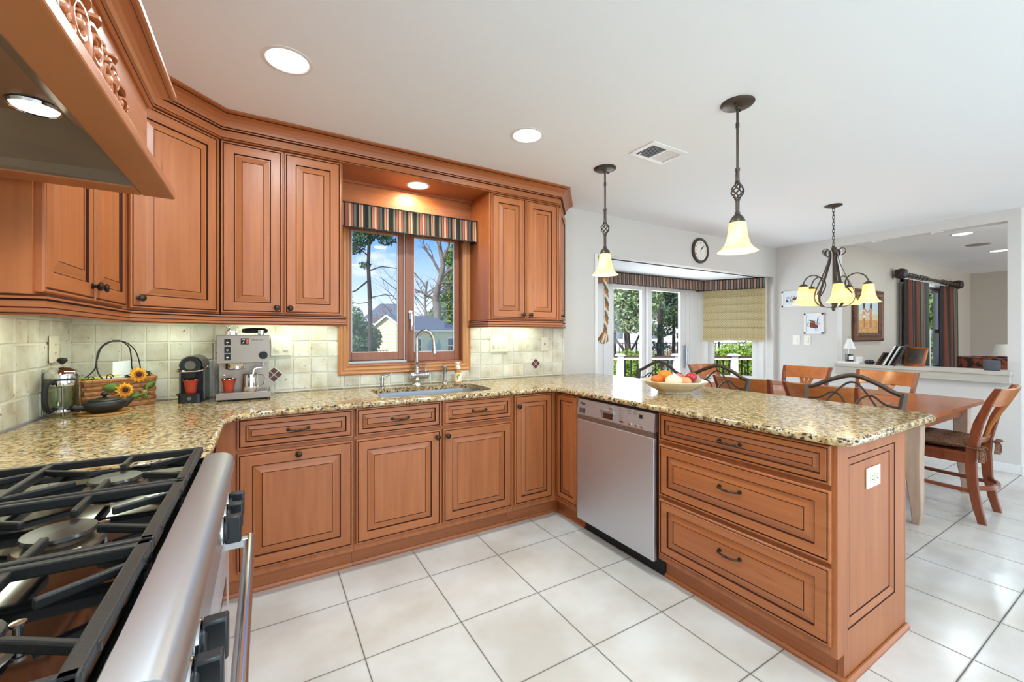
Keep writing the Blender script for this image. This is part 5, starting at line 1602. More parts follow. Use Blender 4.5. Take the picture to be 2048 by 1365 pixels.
w2 = struct('window_2', xf(MB().box((a0 - .06, -.012, .56), (a1 + .06, 0, .63)).box((a0 - .06, -.012, .63), (a0, .02, 1.98)).box((a1, -.012, .63), (a1 + .06, .02, 1.98)).box((a0, .02, .62), (a0 + .03, .12, 1.98)).box((a1 - .03, .02, .62), (a1, .12, 1.98)).box((a0, .02, .62), (a1, .12, .65)), BT), WHITE)
for z0, z1, y in ((.65, 1.33, .055), (1.29, 1.98, .09)):
    s = build('sash', xf(MB().box((a0 + .03, y - .018, z0), (a0 + .08, y + .018, z1)).box((a1 - .08, y - .018, z0), (a1 - .03, y + .018, z1)).box((a0 + .08, y - .018, z0), (a1 - .08, y + .018, z0 + .05)).box((a0 + .08, y - .018, z1 - .045), (a1 - .08, y + .018, z1)), BT), WHITE, w2)
    build('glass', xf(MB().box((a0 + .075, y - .003, z0 + .045), (a1 - .075, y + .003, z1 - .04)), BT), GLASS, s)

SHM = dots('dotted_shade_fabric', (218, 200, 154), (150, 118, 70), .034)
RZB = math.atan2(bd.y, bd.x)
so = BA + bd * .075 + bn * .045
rs = thing('roman_shade', 'tan dotted roman shade half lowered over the angled bay window', 'window shade', (so.x, so.y, 1.96), RZB)
mb = MB(); Ls = .765; zz = [0, -.055, -.16, -.265, -.37, -.475, -.58]; n = 40
rows = []
for i, z in enumerate(zz):
    rows += [(z + .006, -.012), (z, -.020), (z - .004, -.008), (z - .010, .002)]
    if i < len(zz) - 1: rows.append(((z + zz[i + 1]) / 2, -.003))
for k in range(3):
    rows += [(-.62 - k * .042, -.022 - .006 * k), (-.645 - k * .042, -.014), (-.655 - k * .042, -.028)]
rows += [(-.775, -.02)]
vs = []
for i in range(n + 1):
    x = Ls * i / n
    for (z, y) in rows:
        low = max(0, (-z - .58) / .2)
        vs.append((x, y - .004 * math.sin(x * 22 + z * 30), z + low * (.018 * math.sin(PI * x / Ls) - .008) + .002 * math.sin(x * 31 + z * 19)))
k = len(rows)
mb.add(vs, [(i * k + a, i * k + a + 1, (i + 1) * k + a + 1, (i + 1) * k + a) for i in range(n) for a in range(k - 1)], 0, True)
build('fabric', mb, SHM, rs, False, angle=60)
build('head_rail', MB().box((0, .004, -.03), (Ls, .035, .012)), WHITE, rs, False)

valance('bay_valance', 1.93, 0, .145, 'long striped valance above the sliding glass door', (3.47, 3.72, 1.895), 0, VALM2, .12, 'bay valances', .003)
vo = BA + bd * .03 + bn * .135
valance('bay_valance', .80, 0, .145, 'short striped valance above the roman shade', (vo.x, vo.y, 1.895), RZB, VALM2, .10, 'bay valances', .003)
valance('bay_valance', .80, 0, .145, 'striped valance seen end-on behind the sink-end pendant lamp', (2.765, 3.03 + .14, 1.895), R(49), VALM2, .04, 'bay valances', .003)

ro = thing('braided_hanging', 'cream and orange braided hanging with a tassel beside the sliding door', 'wall hanging', (2.925, 3.10, 1.895))
cols = [mat('cream_yarn', (228, 214, 196), .9), mat('orange_yarn', (188, 124, 62), .9), mat('grey_yarn', (112, 108, 98), .9)]
for k in range(3):
    pts = [(.012 * math.cos(a * 1.0 + k * 2.094), .012 * math.sin(a + k * 2.094) * .9, -.02 - .56 * a / 26) for a in [i * .45 for i in range(58)]]
    build('strand', MB().tube([(x + .02 * math.sin(i / 20), y, z) for i, (x, y, z) in enumerate(pts)], .0105, 7), cols[k], ro, False)
mb = MB(); rr = random.Random(3)
for i in range(60):
    a = rr.uniform(-1, 1); b_ = rr.uniform(-.4, .4)
    mb.tube([(.012 * a, .012 * b_, -.585), (.05 * a - .012, .045 * b_, -.64), (.072 * a - .028, .06 * b_, -.71 + .03 * abs(a))], [.007, .009, .007], 5, (0, 0, 2, 1)[i % 4])
build('tassel', mb, cols, ro, False)
build('wrap', MB().tube([(.016 * math.cos(i * .7), .016 * math.sin(i * .7), -.575 - .0009 * i) for i in range(40)], .006, 6), cols[1], ro, False)
build('hook', MB().box((-.006, -.004, -.02), (.006, .02, .01)), BRONZE, ro, False)

# ------------------------------------------------------------------ clock
T = FR((4.29, WY, 2.238), (1, 0, 0), (0, -1, 0))
ck = thing('wall_clock', 'round dark-rimmed wall clock with white face above the bay', 'clock', (4.29, WY, 2.238))
build('case', MB().lathe([(0, 0), (.145, 0), (.146, .012), (.140, .026), (.128, .030), (.118, .026), (.113, .016), (0, .014)], 48, 0, T), BRONZE, ck)
fc = build('dial', MB().lathe([(0, .0145), (.1135, .0145), (.1135, .0165), (0, .0165)], 40, 0, T), WHITEP, ck)
for h in range(1, 13):
    a = PI / 2 - h * PI / 6
    lettering_mesh('numeral', str(h), .034, T @ Matrix.Translation((.088 * math.cos(a), .088 * math.sin(a), .0168)), RUBBER, fc, .0002)
def hand(ang, l, w):
    return MB().bar((0, 0, .019), (l * math.sin(R(ang)), l * math.cos(R(ang)), .019), w, .0015)
build('hour_hand', xf(hand(34, .055, .007), T), RUBBER, ck)
build('minute_hand', xf(hand(44, .085, .005), T), RUBBER, ck)
build('second_hand', xf(hand(175, .07, .002), T), RUBBER, ck)

# ------------------------------------------------------------------ prints on the dining wall
def fr_print(label, y0, y1, z0, z1, art):
    o = (DX, (y0 + y1) / 2, (z0 + z1) / 2)
    t = thing('framed_print', label, 'picture', o, 0, 'white framed prints')
    T = FR(o, (0, -1, 0), (-1, 0, 0)); w, h = (y1 - y0) / 2, (z1 - z0) / 2
    mb = MB()
    for a, b in (((-w, -h), (-w + .022, h)), ((w - .022, -h), (w, h)), ((-w, -h), (w, -h + .022)), ((-w, h - .022), (w, h))):
        mb.box((a[0], a[1], 0), (b[0], b[1], .022), 0, T)
    build('frame', mb, WHITE, t, bevel=.002)
    build('paper', MB().box((-w + .015, -h + .015, .0), (w - .015, h - .015, .012), 0, T), mat('print_paper', (226, 232, 240), .6), t)
    mb = MB(); art(mb, T); build('drawing', mb, [mat('ink_black', (44, 44, 52), .7), mat('ink_rust', (122, 56, 42), .7), mat('ink_blue', (150, 160, 176), .7), mat('ink_gold', (190, 160, 80), .7)], t)
def art1(mb, T):
    rr = random.Random(5)
    for i in range(46):
        x = rr.uniform(-.075, .055); z = rr.uniform(-.02, .045) - abs(x) * .2
        mb.box((x, z - rr.uniform(.015, .035), .0122), (x + .003, z, .0128), 0 if i % 3 else 2, T)
    mb.prism([(.0, -.015), (.06, -.02), (.075, .0), (.05, .02), (.0, .01)], .0122, .0129, 1, T)
    mb.prism([(-.08, -.03), (-.055, -.035), (-.05, -.02), (-.075, -.015)], .0122, .0129, 0, T)
    for i in range(12): mb.box((-.06 + i * .011, -.055, .0122), (-.058 + i * .011, -.03, .0126), 2, T)
def art2(mb, T):
    mb.prism([(-.045, -.01), (-.04, -.05), (.01, -.055), (.02, -.02), (.015, .02), (-.04, .022)], .0122, .0128, 1, T)
    mb.prism([(-.005, -.035), (.02, -.065), (.045, -.055), (.05, -.02), (.02, -.01)], .0122, .0129, 1, T)
    mb.prism([(-.04, .015), (.012, .012), (.012, .03), (-.036, .034)], .0122, .013, 3, T)
    for p, q in (((-.055, .04), (.02, .03)), ((-.05, .05), (.012, .02)), ((-.03, .03), (.04, .012)), ((.035, -.01), (.042, .055)), ((.042, .055), (.052, .075)), ((.036, .03), (.052, .052)), ((.05, -.005), (.062, .005))):
        mb.bar(T @ V((p[0], p[1], .0127)), T @ V((q[0], q[1], .0127)), .004, .004, 0, up=(1, 0, 0))
    pts = [T @ V((-.05 + .02 * math.cos(a), -.012 + .022 * math.sin(a), .0127)) for a in [R(90 + i * 20) for i in range(10)]]
    mb.tube(pts, .0022, 5, 0)
    for i in range(8): mb.box((.012 + i * .005, -.09, .0122), (.0135 + i * .005, -.065 - .006 * (i % 3), .0126), 2, T)
fr_print('small white framed print of a dark sketch, higher one, behind the chandelier shade', 2.665, 2.925, 1.638, 1.845, art1)
fr_print('small white framed print of a rust-coloured sketch, above the light switches', 2.445, 2.66, 1.285, 1.542, art2)

# ------------------------------------------------------------------ dining table
TX, TY = 4.33, 1.86
tb = thing('dining_table', 'honey-stained pine dining table with pale limewashed legs', 'table', (TX, TY, 0))
hx, hy = .635, .93
mb = MB().prism(rrect(-hx, -hy, hx, hy, .05, 5), .728, .757, 0, None, True)
build('tabletop', mb, TABLEW, tb, False, bevel=.008)
mb = MB()
for a, b in (((-hx + .10, -hy + .10), (hx - .10, -hy + .122)), ((-hx + .10, hy - .122), (hx - .10, hy - .10)), ((-hx + .10, -hy + .10), (-hx + .122, hy - .10)), ((hx - .122, -hy + .10), (hx - .10, hy - .10))):
    mb.box((a[0], a[1], .625), (b[0], b[1], .728))
build('apron', mb, TABLEW, tb, False)
for sx_ in (-1, 1):
    for sy_ in (-1, 1):
        mb = MB(); c0 = V((sx_ * (hx - .110), sy_ * (hy - .110)))
        lv = []
        for z, w, off in ((.728, .088, 0), (.62, .088, 0), (.45, .082, .0), (.30, .076, .004), (.18, .066, .014), (.08, .054, .020), (.03, .046, .016), (0, .040, .012)):
            c_ = c0 + V((sx_, sy_)) * (off - (.0 if z > .3 else .0))
            # outer faces stay flush, inner faces taper away
            o_ = (.095 - w) / 2 * .6
            c_ = c_ + V((sx_, sy_)) * o_ * (.2)
            for i, j in ((-1, -1), (1, -1), (1, 1), (-1, 1)):
                lv.append((c_.x + i * w / 2, c_.y + j * w / 2, z))
        m = 8
        mb.add(lv, [(k * 4 + i, (k + 1) * 4 + i, (k + 1) * 4 + (i + 1) % 4, k * 4 + (i + 1) % 4) for k in range(m - 1) for i in range(4)], 0, True)
        mb.add(lv[:4], [(0, 1, 2, 3)]); mb.add(lv[-4:], [(3, 2, 1, 0)])
        build('leg', mb, PALEW, tb, False, bevel=.006, angle=30)

MATM = mat('woven_placemat', (164, 116, 86), .8, noise=(120, .3, (120, 82, 58)), bump=(300, .6))
for x, y, rz_, lb in ((3.93, 1.44, R(90), 'woven placemat on the table before the chair nearest the drawer end of the peninsula'), (3.93, 2.05, R(90), 'woven placemat on the table before the stool-side chair nearer the bay'), (4.72, 1.60, R(90), 'woven placemat before the wall-side chair under the ledge'), (4.72, 2.30, R(90), 'woven placemat before the wall-side chair under the framed prints')):
    one('placemat', MB().box((-.21, -.15, 0), (.21, .15, .004)), MATM, lb, 'placemat', 'placemats', (x, y, .7572), rz_)

CUSH = mat('plaid_cushion', (158, 108, 74), .95, noise=(60, .15, (58, 42, 36), (1, 4, 4)), bump=(260, .8))


def chair():
    t = thing('dining_chair', 'x', 'chair', (0, 0, 0), 0, 'dining chairs')
    mb = MB().prism([(-.205, -.205), (.205, -.205), (.232, .20), (.20, .225), (-.20, .225), (-.232, .20)], .452, .472)
    build('seat', mb, CHAIRW, t, False, bevel=.006)
    mb = MB()
    for a, b in (((-.19, -.195), (.19, -.195)), ((-.205, .19), (.205, .19)), ((-.19, -.195), (-.207, .19)), ((.19, -.195), (.207, .19))):
        mb.bar((a[0], a[1], .422), (b[0], b[1], .422), .022, .06)
    build('seat_rail', mb, CHAIRW, t, False)
    for s in (-1, 1):
        def leg(pts, ws, nm):
            lv = []
            for (x, y, z), (wx, wy) in zip(pts, ws):
                for i, j in ((-1, -1), (1, -1), (1, 1), (-1, 1)):
                    lv.append((x + i * wx / 2, y + j * wy / 2, z))
            m = len(pts); mb = MB()
            mb.add(lv, [(k * 4 + i, k * 4 + (i + 1) % 4, (k + 1) * 4 + (i + 1) % 4, (k + 1) * 4 + i) for k in range(m - 1) for i in range(4)], 0, True)
            mb.add(lv[:4], [(3, 2, 1, 0)]); mb.add(lv[-4:], [(0, 1, 2, 3)])
            build(nm, mb, CHAIRW, t, False, bevel=.004, angle=30)
        leg([(s * .193, -.262, 0), (s * .190, -.238, .10), (s * .188, -.215, .25), (s * .187, -.205, .42), (s * .190, -.212, .52), (s * .200, -.245, .68), (s * .215, -.295, .83), (s * .224, -.338, .925)],
            [(.032, .042), (.032, .046), (.034, .052), (.034, .056), (.034, .052), (.032, .048), (.030, .042), (.028, .034)], 'leg')
        leg([(s * .200, .205, 0), (s * .198, .198, .12), (s * .198, .195, .28), (s * .198, .195, .45)], [(.030, .030), (.034, .034), (.040, .040), (.044, .044)], 'leg')
        build('stretcher', MB().bar((s * .191, -.225, .205), (s * .198, .195, .215), .020, .024), CHAIRW, t, False)
    def curved(z0, z1, y0, y1, sag, w0, w1, th, nm, m):
        vs = []; n = 12
        for i in range(n + 1):
            u = -1 + 2 * i / n
            for (z, y, w) in ((z0, y0, w0), (z1, y1, w1)):
                yy = y - sag * (1 - u * u)
                vs.append((u * w, yy - th / 2, z)); vs.append((u * w, yy + th / 2, z))
        fs = []
        for i in range(n):
            a, b = i * 4, (i + 1) * 4
            fs += [(a, b, b + 2, a + 2), (a + 1, a + 3, b + 3, b + 1), (a + 2, b + 2, b + 3, a + 3), (a, a + 1, b + 1, b)]
        mb = MB().add(vs, fs, 0, True)
        mb.add(vs[:4], [(0, 2, 3, 1)]); mb.add(vs[-4:], [(1, 3, 2, 0)])
        build(nm, mb, m, t, False, bevel=.004)
    curved(.795, .922, -.285, -.340, .045, .200, .222, .024, 'top_rail', CHAIRO)
    curved(.530, .568, -.214, -.222, .022, .180, .182, .020, 'lower_rail', CHAIRW)
    curved(.215, .245, -.222, -.220, .075, .180, .180, .022, 'rear_stretcher', CHAIRW)
    mb = MB()
    for s in (-1, 0, 1):
        pts = [(s * .016, -.240, .56), (s * .022, -.262, .64), (s * .034, -.300, .73), (s * .052, -.338, .81)]
        lv = []
        for (x, y, z), w in zip(pts, (.022, .024, .030, .038)):
            for i, j in ((-1, -1), (1, -1), (1, 1), (-1, 1)): lv.append((x + i * w / 2, y + j * .006, z))
        mb.add(lv, [(k * 4 + i, k * 4 + (i + 1) % 4, (k + 1) * 4 + (i + 1) % 4, (k + 1) * 4 + i) for k in range(3) for i in range(4)], 0, True)
    build('splat', mb, CHAIRO, t, False, angle=30)
    return t


c0 = chair()
c0['label'] = 'wooden dining chair at the head of the table, seen whole, with a tied cushion'
c0.location = (4.355, 1.055, 0)
for x, y, rz_, lb in ((4.86, 2.30, 92, 'orange-brown dining chair by the far wall, under the framed prints'), (4.86, 1.62, 90, 'orange-brown dining chair by the far wall, under the ledge books'),
                      (3.74, 1.44, -90, 'red-brown dining chair behind the bar stool nearest the peninsula end'), (3.74, 2.02, -88, 'red-brown dining chair behind the middle bar stool'),
                      (4.50, 2.80, 176, 'orange-brown dining chair at the table end by the sliding door')):
    dup(c0, (x, y, 0), R(rz_), lb)


def cushion(loc, rz_, label):
    t = thing('seat_cushion', label, 'cushion', loc, rz_, 'seat cushions')
    mb = MB(); n = 14; vs = []
    for side in (1, -1):
        for j in range(n + 1):
            for i in range(n + 1):
                u, w = -1 + 2 * i / n, -1 + 2 * j / n
                ex = (1 - abs(u) ** 3.2) * (1 - abs(w) ** 3.2)
                z = .040 + side * (.045 * ex ** .45) * (1 if side > 0 else .85)
                if side > 0:
                    for (px, py) in ((-.35, -.3), (.35, -.3), (-.35, .35), (.35, .35)):
                        z -= .026 * math.exp(-((u - px) ** 2 + (w - py) ** 2) / .018)
                vs.append((u * .208, w * .205 + .005, z))
    q = (n + 1) ** 2
    for s_ in (0, 1):
        mb.add(vs[s_ * q:(s_ + 1) * q], [((j * (n + 1) + i, j * (n + 1) + i + 1, (j + 1) * (n + 1) + i + 1, (j + 1) * (n + 1) + i) if s_ == 0 else ((j + 1) * (n + 1) + i, (j + 1) * (n + 1) + i + 1, j * (n + 1) + i + 1, j * (n + 1) + i)) for j in range(n) for i in range(n)], 0, True)
    build('pad', mb, CUSH, t, False)
    for s in (-1, 1):
        mb = MB()
        mb.tube(bez([(s * .19, -.17, .04), (s * .216, -.18, .04), (s * .216, -.225, .035), (s * .20, -.245, .03)], 5), .006, 6, flat=(1.6, .6))
        for dx, dz, l in ((.03, -.075, 1), (-.02, -.085, 1), (.04, .005, .8), (-.035, .002, .8)):
            mb.tube(bez([(s * .20, -.245, .03), (s * .20 + dx * .7, -.262, .03 + dz * .35 + .012), (s * .20 + dx, -.262, .03 + dz)], 5), [.008 + .0006 * i for i in range(11)], 6, flat=(1.5, .5))
        build('tie', mb, CUSH, t, False)
    return t


cushion((4.355, 1.055, .4722), 0, 'brown plaid tufted cushion tied to the head-of-table chair')
for x, y, rz_, lb in ((4.86, 2.30, 92, 'brown plaid cushion on the wall-side chair under the framed prints'), (4.86, 1.62, 90, 'brown plaid cushion on the wall-side chair under the ledge books'), (3.74, 1.44, -90, 'brown plaid cushion glimpsed beyond the peninsula end, on the stool-side chair')):
    cushion((x, y, .4722), R(rz_), lb)


# ------------------------------------------------------------------ bar stools
def stool():
    t = thing('bar_stool', 'x', 'bar stool', (0, 0, 0), 0, 'iron bar stools')
    lean = lambda z: -.165 - .085 * (z - .64) / .4 - .02 * max(0, z - .9)
    def P(x, z): return (x * (1 + .12 * max(0, z - .7)), lean(z), z)
    mb = MB()
    top = bez([P(-.232, .945), P(-.19, .957), P(-.11, 1.0), P(0, 1.035), P(.11, 1.0), P(.19, .957), P(.232, .945)], 6)
    mb.tube(top, .0115, 8, flat=(.9, 1.2))
    build('top_rail', mb, BRONZE, t, False)
    for s in (-1, 1):
        build('back_post', MB().bar(P(s * .212, .62), P(s * .236, .955), .020, .026), BRONZE, t, False)
    mb = MB()
    r_ = .0060
    mb.tube(bez([P(-.17, .80), P(-.10, .90), P(-.04, .975), P(0, .995), P(.04, .975), P(.10, .90), P(.17, .80)], 6), r_, 6)
    for s in (-1, 1):
        mb.tube(bez([P(s * .225, .875), P(s * .16, .885), P(s * .10, .925), P(s * .05, .905), P(s * .012, .84), P(s * .0, .80)], 6), r_, 6)
        mb.tube(bez([P(s * .215, .775), P(s * .11, .815), P(0, .825)], 6), r_ * 1.2, 6)
    build('back_scroll', mb, BRONZE, t, False)
    build('seat_pad', MB().prism(rrect(-.205, -.175, .205, .195, .05, 5), .615, .665, 0, None, True), mat('stool_fabric', (112, 84, 58), .9, bump=(200, .4)), t, False, bevel=.015)
    build('seat_frame', MB().prism(rrect(-.205, -.178, .205, .195, .05, 5), .592, .615, 0, None, True), BRONZE, t, False)
    for s in (-1, 1):
        for q, y in ((-1, -.16), (1, .165)):
            build('leg', MB().bar((s * .185, y, .60), (s * .215, y + q * .035, 0), .022, .022), BRONZE, t, False)
    fr = [(-.203, -.18, .22), (.203, -.18, .22), (.203, .19, .22), (-.203, .19, .22)]
    build('foot_ring', MB().tube(fr, .009, 8, closed=True), BRONZE, t, False)
    return t


s0 = stool()
s0.location = (2.795, 1.115, 0); s0.rotation_euler = (0, 0, R(88))
s0['label'] = 'dark iron bar stool with scrolled back, nearest the drawer end of the peninsula'
dup(s0, (2.80, 1.965, 0), R(93), 'dark iron bar stool with scrolled back, just beyond the fruit bowl')
dup(s0, (2.82, 2.575, 0), R(84), 'dark iron bar stool with scrolled back, nearest the sliding glass door')

# ------------------------------------------------------------------ things on the half-wall ledge
LZ = .9422; LXc = 5.875
one('stationery_box', MB().box((-.065, -.105, 0), (.065, .105, .022)), mat('white_board', (232, 228, 222), .5), 'flat white box on the ledge under the candle', 'box', None, (LXc, 2.165, LZ), R(3), bevel=.002)
cd = thing('candle_jar', 'dark blue candle jar with white label on the ledge', 'candle', (LXc - .01, 2.165, LZ + .0222))
build('jar', MB().lathe([(0, 0), (.038, 0), (.040, .004), (.040, .085), (.037, .085), (.037, .07), (0, .07)], 28), mat('navy_glass', (44, 50, 62), .2, coat=.4), cd, False)
build('paper_label', MB().add([(.0405 * math.cos(a), .0405 * math.sin(a), z) for a in [R(190 + i * 8) for i in range(9)] for z in (.02, .065)], [(i * 2, i * 2 + 2, i * 2 + 3, i * 2 + 1) for i in range(8)], 0, True), WHITEP, cd, False)
cw = thing('candle_lamp', 'small white cone-shaded lamp leaning over the candle on the ledge', 'lamp', (LXc + .06, 2.20, LZ + .0222))
build('base', MB().lathe([(0, 0), (.03, 0), (.03, .006), (0, .008)], 20), SATIN, cw, False)
build('pole', MB().tube(bez([(0, 0, .004), (0, 0, .26), (-.012, -.006, .285), (-.045, -.02, .285), (-.065, -.03, .262)], 6), .0035, 8), SATIN, cw, False)
build('shade', MB().lathe([(.014, .265), (.020, .262), (.056, .150), (.0545, .150), (.018, .258)], 28, 0, Matrix.Translation((-.068, -.032, 0))), mat('white_shade', (236, 234, 232), .5), cw, False)
pf_ = thing('photo_frame', 'tiny white photo frame leaning beside the candle', 'photo frame', (LXc, 2.075, LZ), R(20))
M_ = Matrix.Rotation(R(22), 4, 'X')
build('frame', MB().box((-.004, -.03, 0), (.004, .03, .085), 0, Matrix.Rotation(R(-18), 4, 'Y')), WHITE, pf_, False, bevel=.002)
td = thing('trinket_bowl', 'small dark bowl of blue odds and ends on the ledge', 'bowl', (LXc + .01, 1.985, LZ))
build('bowl', MB().lathe([(0, 0), (.03, 0), (.05, .022), (.052, .03), (.049, .03), (.03, .008), (0, .006)], 24), mat('dark_pottery', (60, 46, 40), .4), td, False)
mb = MB()
for i in range(9):
    mb.ball((rnd.uniform(-.032, .032), rnd.uniform(-.032, .032), .030 + rnd.uniform(0, .012)), .012, i % 2, 7)
o = build('potpourri', mb, [mat('blue_bits', (62, 84, 116), .6), mat('brown_bits', (96, 66, 50), .6)], td, False); o['kind'] = 'stuff'
def leaning(name, label, cat, y, w, h, th, m, tilt, x=0.0, yaw=0, extra=None, grp=None):
    t = thing(name, label, cat, (LXc + x, y, LZ), R(yaw), grp)
    M_ = Matrix.Rotation(R(tilt), 4, 'X')
    build('cover', MB().box((-w / 2, -th / 2, 0), (w / 2, th / 2, h), 0, M_), m, t, False, bevel=.002)
    if extra: extra(t, M_)
    return t
LEA = mat('brown_leather', (66, 42, 30), .5)
leaning('book', 'brown book leaning on the ledge beside the trinket bowl', 'book', 1.905, .12, .155, .02, LEA, 27, grp='leaning books')
def pages(t, M_): build('pages', MB().box((-.072, -.004, .002), (.068, .010, .238), 0, M_), WHITEP, t, False)
leaning('book', 'black book with white page edges leaning on the ledge', 'book', 1.835, .14, .24, .026, RUBBER, 25, .0, 0, pages, 'leaning books')
leaning('book', 'thin white-spined book leaning on the ledge between two dark ones', 'book', 1.800, .13, .228, .014, mat('white_spine', (212, 212, 212), .5), 25, .0, 0, None, 'leaning books')
leaning('album', 'large dark album leaning in front of the slate on the ledge', 'album', 1.765, .17, .245, .020, mat('dark_album', (54, 48, 48), .3, coat=.3), 24, .0, 12)
sb = thing('slate_board', 'slate board in an orange wooden frame leaning on the ledge', 'slate', (LXc + .02, 1.62, LZ), R(60))
M_ = Matrix.Rotation(R(14), 4, 'X')
mb = MB()
for a, b in (((-.11, 0), (-.092, .19)), ((.092, 0), (.11, .19)), ((-.11, 0), (.11, .018)), ((-.11, .172), (.11, .19))):
    mb.box((a[0], -.008, a[1] + .014), (b[0], .008, b[1] + .014), 0, M_)
build('frame', mb, CHAIRO, sb, False)
build('slate', MB().box((-.095, -.002, .03), (.095, .004, .19), 0, M_), mat('chalky_slate', (86, 80, 76), .6, noise=(14, .2, (110, 106, 102))), sb, False)
build('stand', MB().prism(rrect(-.085, -.055, .085, .035, .02, 4), 0, .012), CHAIRO, sb, False)
spk = thing('smart_speaker', 'round dark grey fabric speaker on the end of the ledge', 'speaker', (LXc, 1.062, LZ))
build('body', MB().lathe([(0, 0), (.048, 0), (.054, .006), (.056, .05), (.056, .085), (.052, .092), (0, .094)], 32), mat('charcoal_knit', (84, 84, 92), .85, bump=(400, .4)), spk, False)

# ------------------------------------------------------------------ family room
FYW = FY - .002
pa = thing('oil_painting', 'gilt framed beach painting of two small figures holding hands', 'painting', (6.975, FY, 1.53))
T = FR((6.975, FYW, 1.53), (1, 0, 0), (0, -1, 0)); w, h = .455, .345
GILT = mat('worn_gilt', (112, 72, 44), .45, .2, noise=(20, .2, (74, 46, 30)), bump=(40, .8))
mb = MB().sweep([(-w, -h), (-w, h), (w, h), (w, -h)], [(0, 0), (0, .03), (.02, .048), (.05, .036), (.085, .044), (.105, .022), (.115, .020), (.115, 0)], 0, True)
build('frame', xf(mb, T), GILT, pa)
mb = MB()
iw, ih = w - .11, h - .11
mb.box((-iw, .09, 0), (iw, ih, .012), 0, T).box((-iw, .02, 0), (iw, .09, .012), 1, T).box((-iw, -.06, 0), (iw, .02, .012), 2, T).box((-iw, -ih, 0), (iw, -.06, .012), 3, T)
build('canvas', mb, [mat('sea_blue', (150, 176, 184), .6, noise=(30, .2, (196, 206, 204))), mat('surf', (212, 210, 200), .6, noise=(40, .2, (160, 176, 180))), mat('wet_sand', (196, 178, 142), .6), mat('sand', (206, 162, 96), .6, noise=(30, .2, (166, 112, 62)))], pa)
mb = MB()
for x, hc in ((-.12, 1), (.10, 0)):
    mb.prism([(x - .03, -.16), (x - .008, -.16), (x - .004, -.02), (x + .004, -.02), (x + .008, -.16), (x + .03, -.16), (x + .034, .0), (x + .045, .085), (x + .02, .10), (x - .02, .10), (x - .045, .085), (x - .034, .0)], .0125, .015, 0, T)
    mb.prism([(x - .036, -.03), (x + .036, -.03), (x + .034, .0), (x - .034, .0)], .0152, .016, 1 if hc else 2, T).prism([(x - .04, .055), (x + .04, .055), (x + .04, .072), (x - .04, .072)], .0152, .016, 1 if hc else 2, T)
    mb.lathe([(0, 0), (.03, 0), (.03, .003), (0, .003)], 14, 3, T @ Matrix.Translation((x, .13, .0135)), sy=1.3)
mb.prism([(-.08, .075), (-.01, .03), (.06, .075), (.05, .085), (-.01, .05), (-.07, .088)], .0125, .015, 0, T)
build('painted_figures', mb, [mat('painted_skin', (190, 128, 92), .6), mat('painted_white', (220, 208, 196), .6), mat('painted_orange', (204, 126, 70), .6), mat('painted_hair', (70, 44, 34), .6)], pa)

STR2 = [(1.6, (34, 30, 30)), (1, (104, 98, 86)), (1.4, (50, 34, 30)), (2.0, (104, 44, 30)), (.8, (36, 30, 30)), (1.2, (128, 104, 80)), (1.6, (58, 60, 56)), (1.6, (108, 58, 34)), (1.4, (32, 28, 30)), (1.4, (86, 42, 36)), (1.4, (72, 72, 66))]
CURM = stripes('striped_curtain_fabric', STR2, .30)
def curtain(label, x0, x1, z0, z1):
    t = thing('window_curtain', label, 'curtain', (x0, 2.295, z0), 0, 'striped curtains')
    L_ = x1 - x0; n = int(L_ / .015); vs = []
    rr = random.Random(int(x0 * 10))
    for i in range(n + 1):
        x = L_ * i / n
        for z, am in ((0, 1.2), (.5, 1.1), (1.2, 1), (z1 - z0 - .1, .8), (z1 - z0, .7)):
            vs.append((x + .02 * (z / 2) * math.sin(3 * x / L_), am * .03 * math.sin(x * 2 * PI / .135 + .5 * math.sin(x * 9)), z))
    mb = MB().add(vs, [(i * 5 + a, (i + 1) * 5 + a, (i + 1) * 5 + a + 1, i * 5 + a + 1) for i in range(n) for a in range(4)], 0, True)
    build('fabric', mb, CURM, t, False, solid=.004)
    for k in range(6):
        x = L_ * (k + .5) / 6
        build('ring', MB().tube([(x + .004 * math.sin(a), .034 * math.cos(a), z1 - z0 + .062 + .034 * math.sin(a)) for a in [2 * PI * i / 14 for i in range(14)]], .006, 6, closed=True), BRONZE, t, False)
curtain('dark striped curtain at the painting side of the far window', 8.03, 8.94, .05, 2.085)
curtain('dark striped curtain on the far side of the window beyond the half wall', 9.60, 10.42, .05, 2.085)
cr_ = thing('curtain_rod', 'dark wooden curtain rod with carved block ends beyond the half wall', 'curtain rod', (9.2, 2.295, 2.147))
build('pole', MB().tube([(7.93, 2.295, 2.147), (10.45, 2.295, 2.147)], .022, 12), BRONZE, cr_)
for x in (7.88, 10.50):
    build('finial', MB().box((x - .065, 2.235, 2.09), (x + .065, 2.355, 2.215)).ball((x, 2.295, 2.15), .08, 0, 8), mat('carved_block', (48, 34, 30), .5, bump=(60, .8)), cr_, bevel=.02)
for x in (8.0, 10.38):
    build('bracket', MB().box((x - .015, 2.30, 2.11), (x + .015, FY - .001, 2.15)), BRONZE, cr_)
w3 = struct('window_3', MB().box((fw[0], FY - .014, fw[2] - .09), (fw[1], FY + .03, fw[2])).box((fw[0] - .09, FY - .014, fw[2] - .09), (fw[0], FY, fw[3] + .09)).box((fw[1], FY - .014, fw[2] - .09), (fw[1] + .09, FY, fw[3] + .09)).box((fw[0] - .09, FY - .014, fw[3]), (fw[1] + .09, FY, fw[3] + .09)), WHITE)
xs = [fw[0], fw[0] + .66, fw[0] + 1.28, fw[1]]
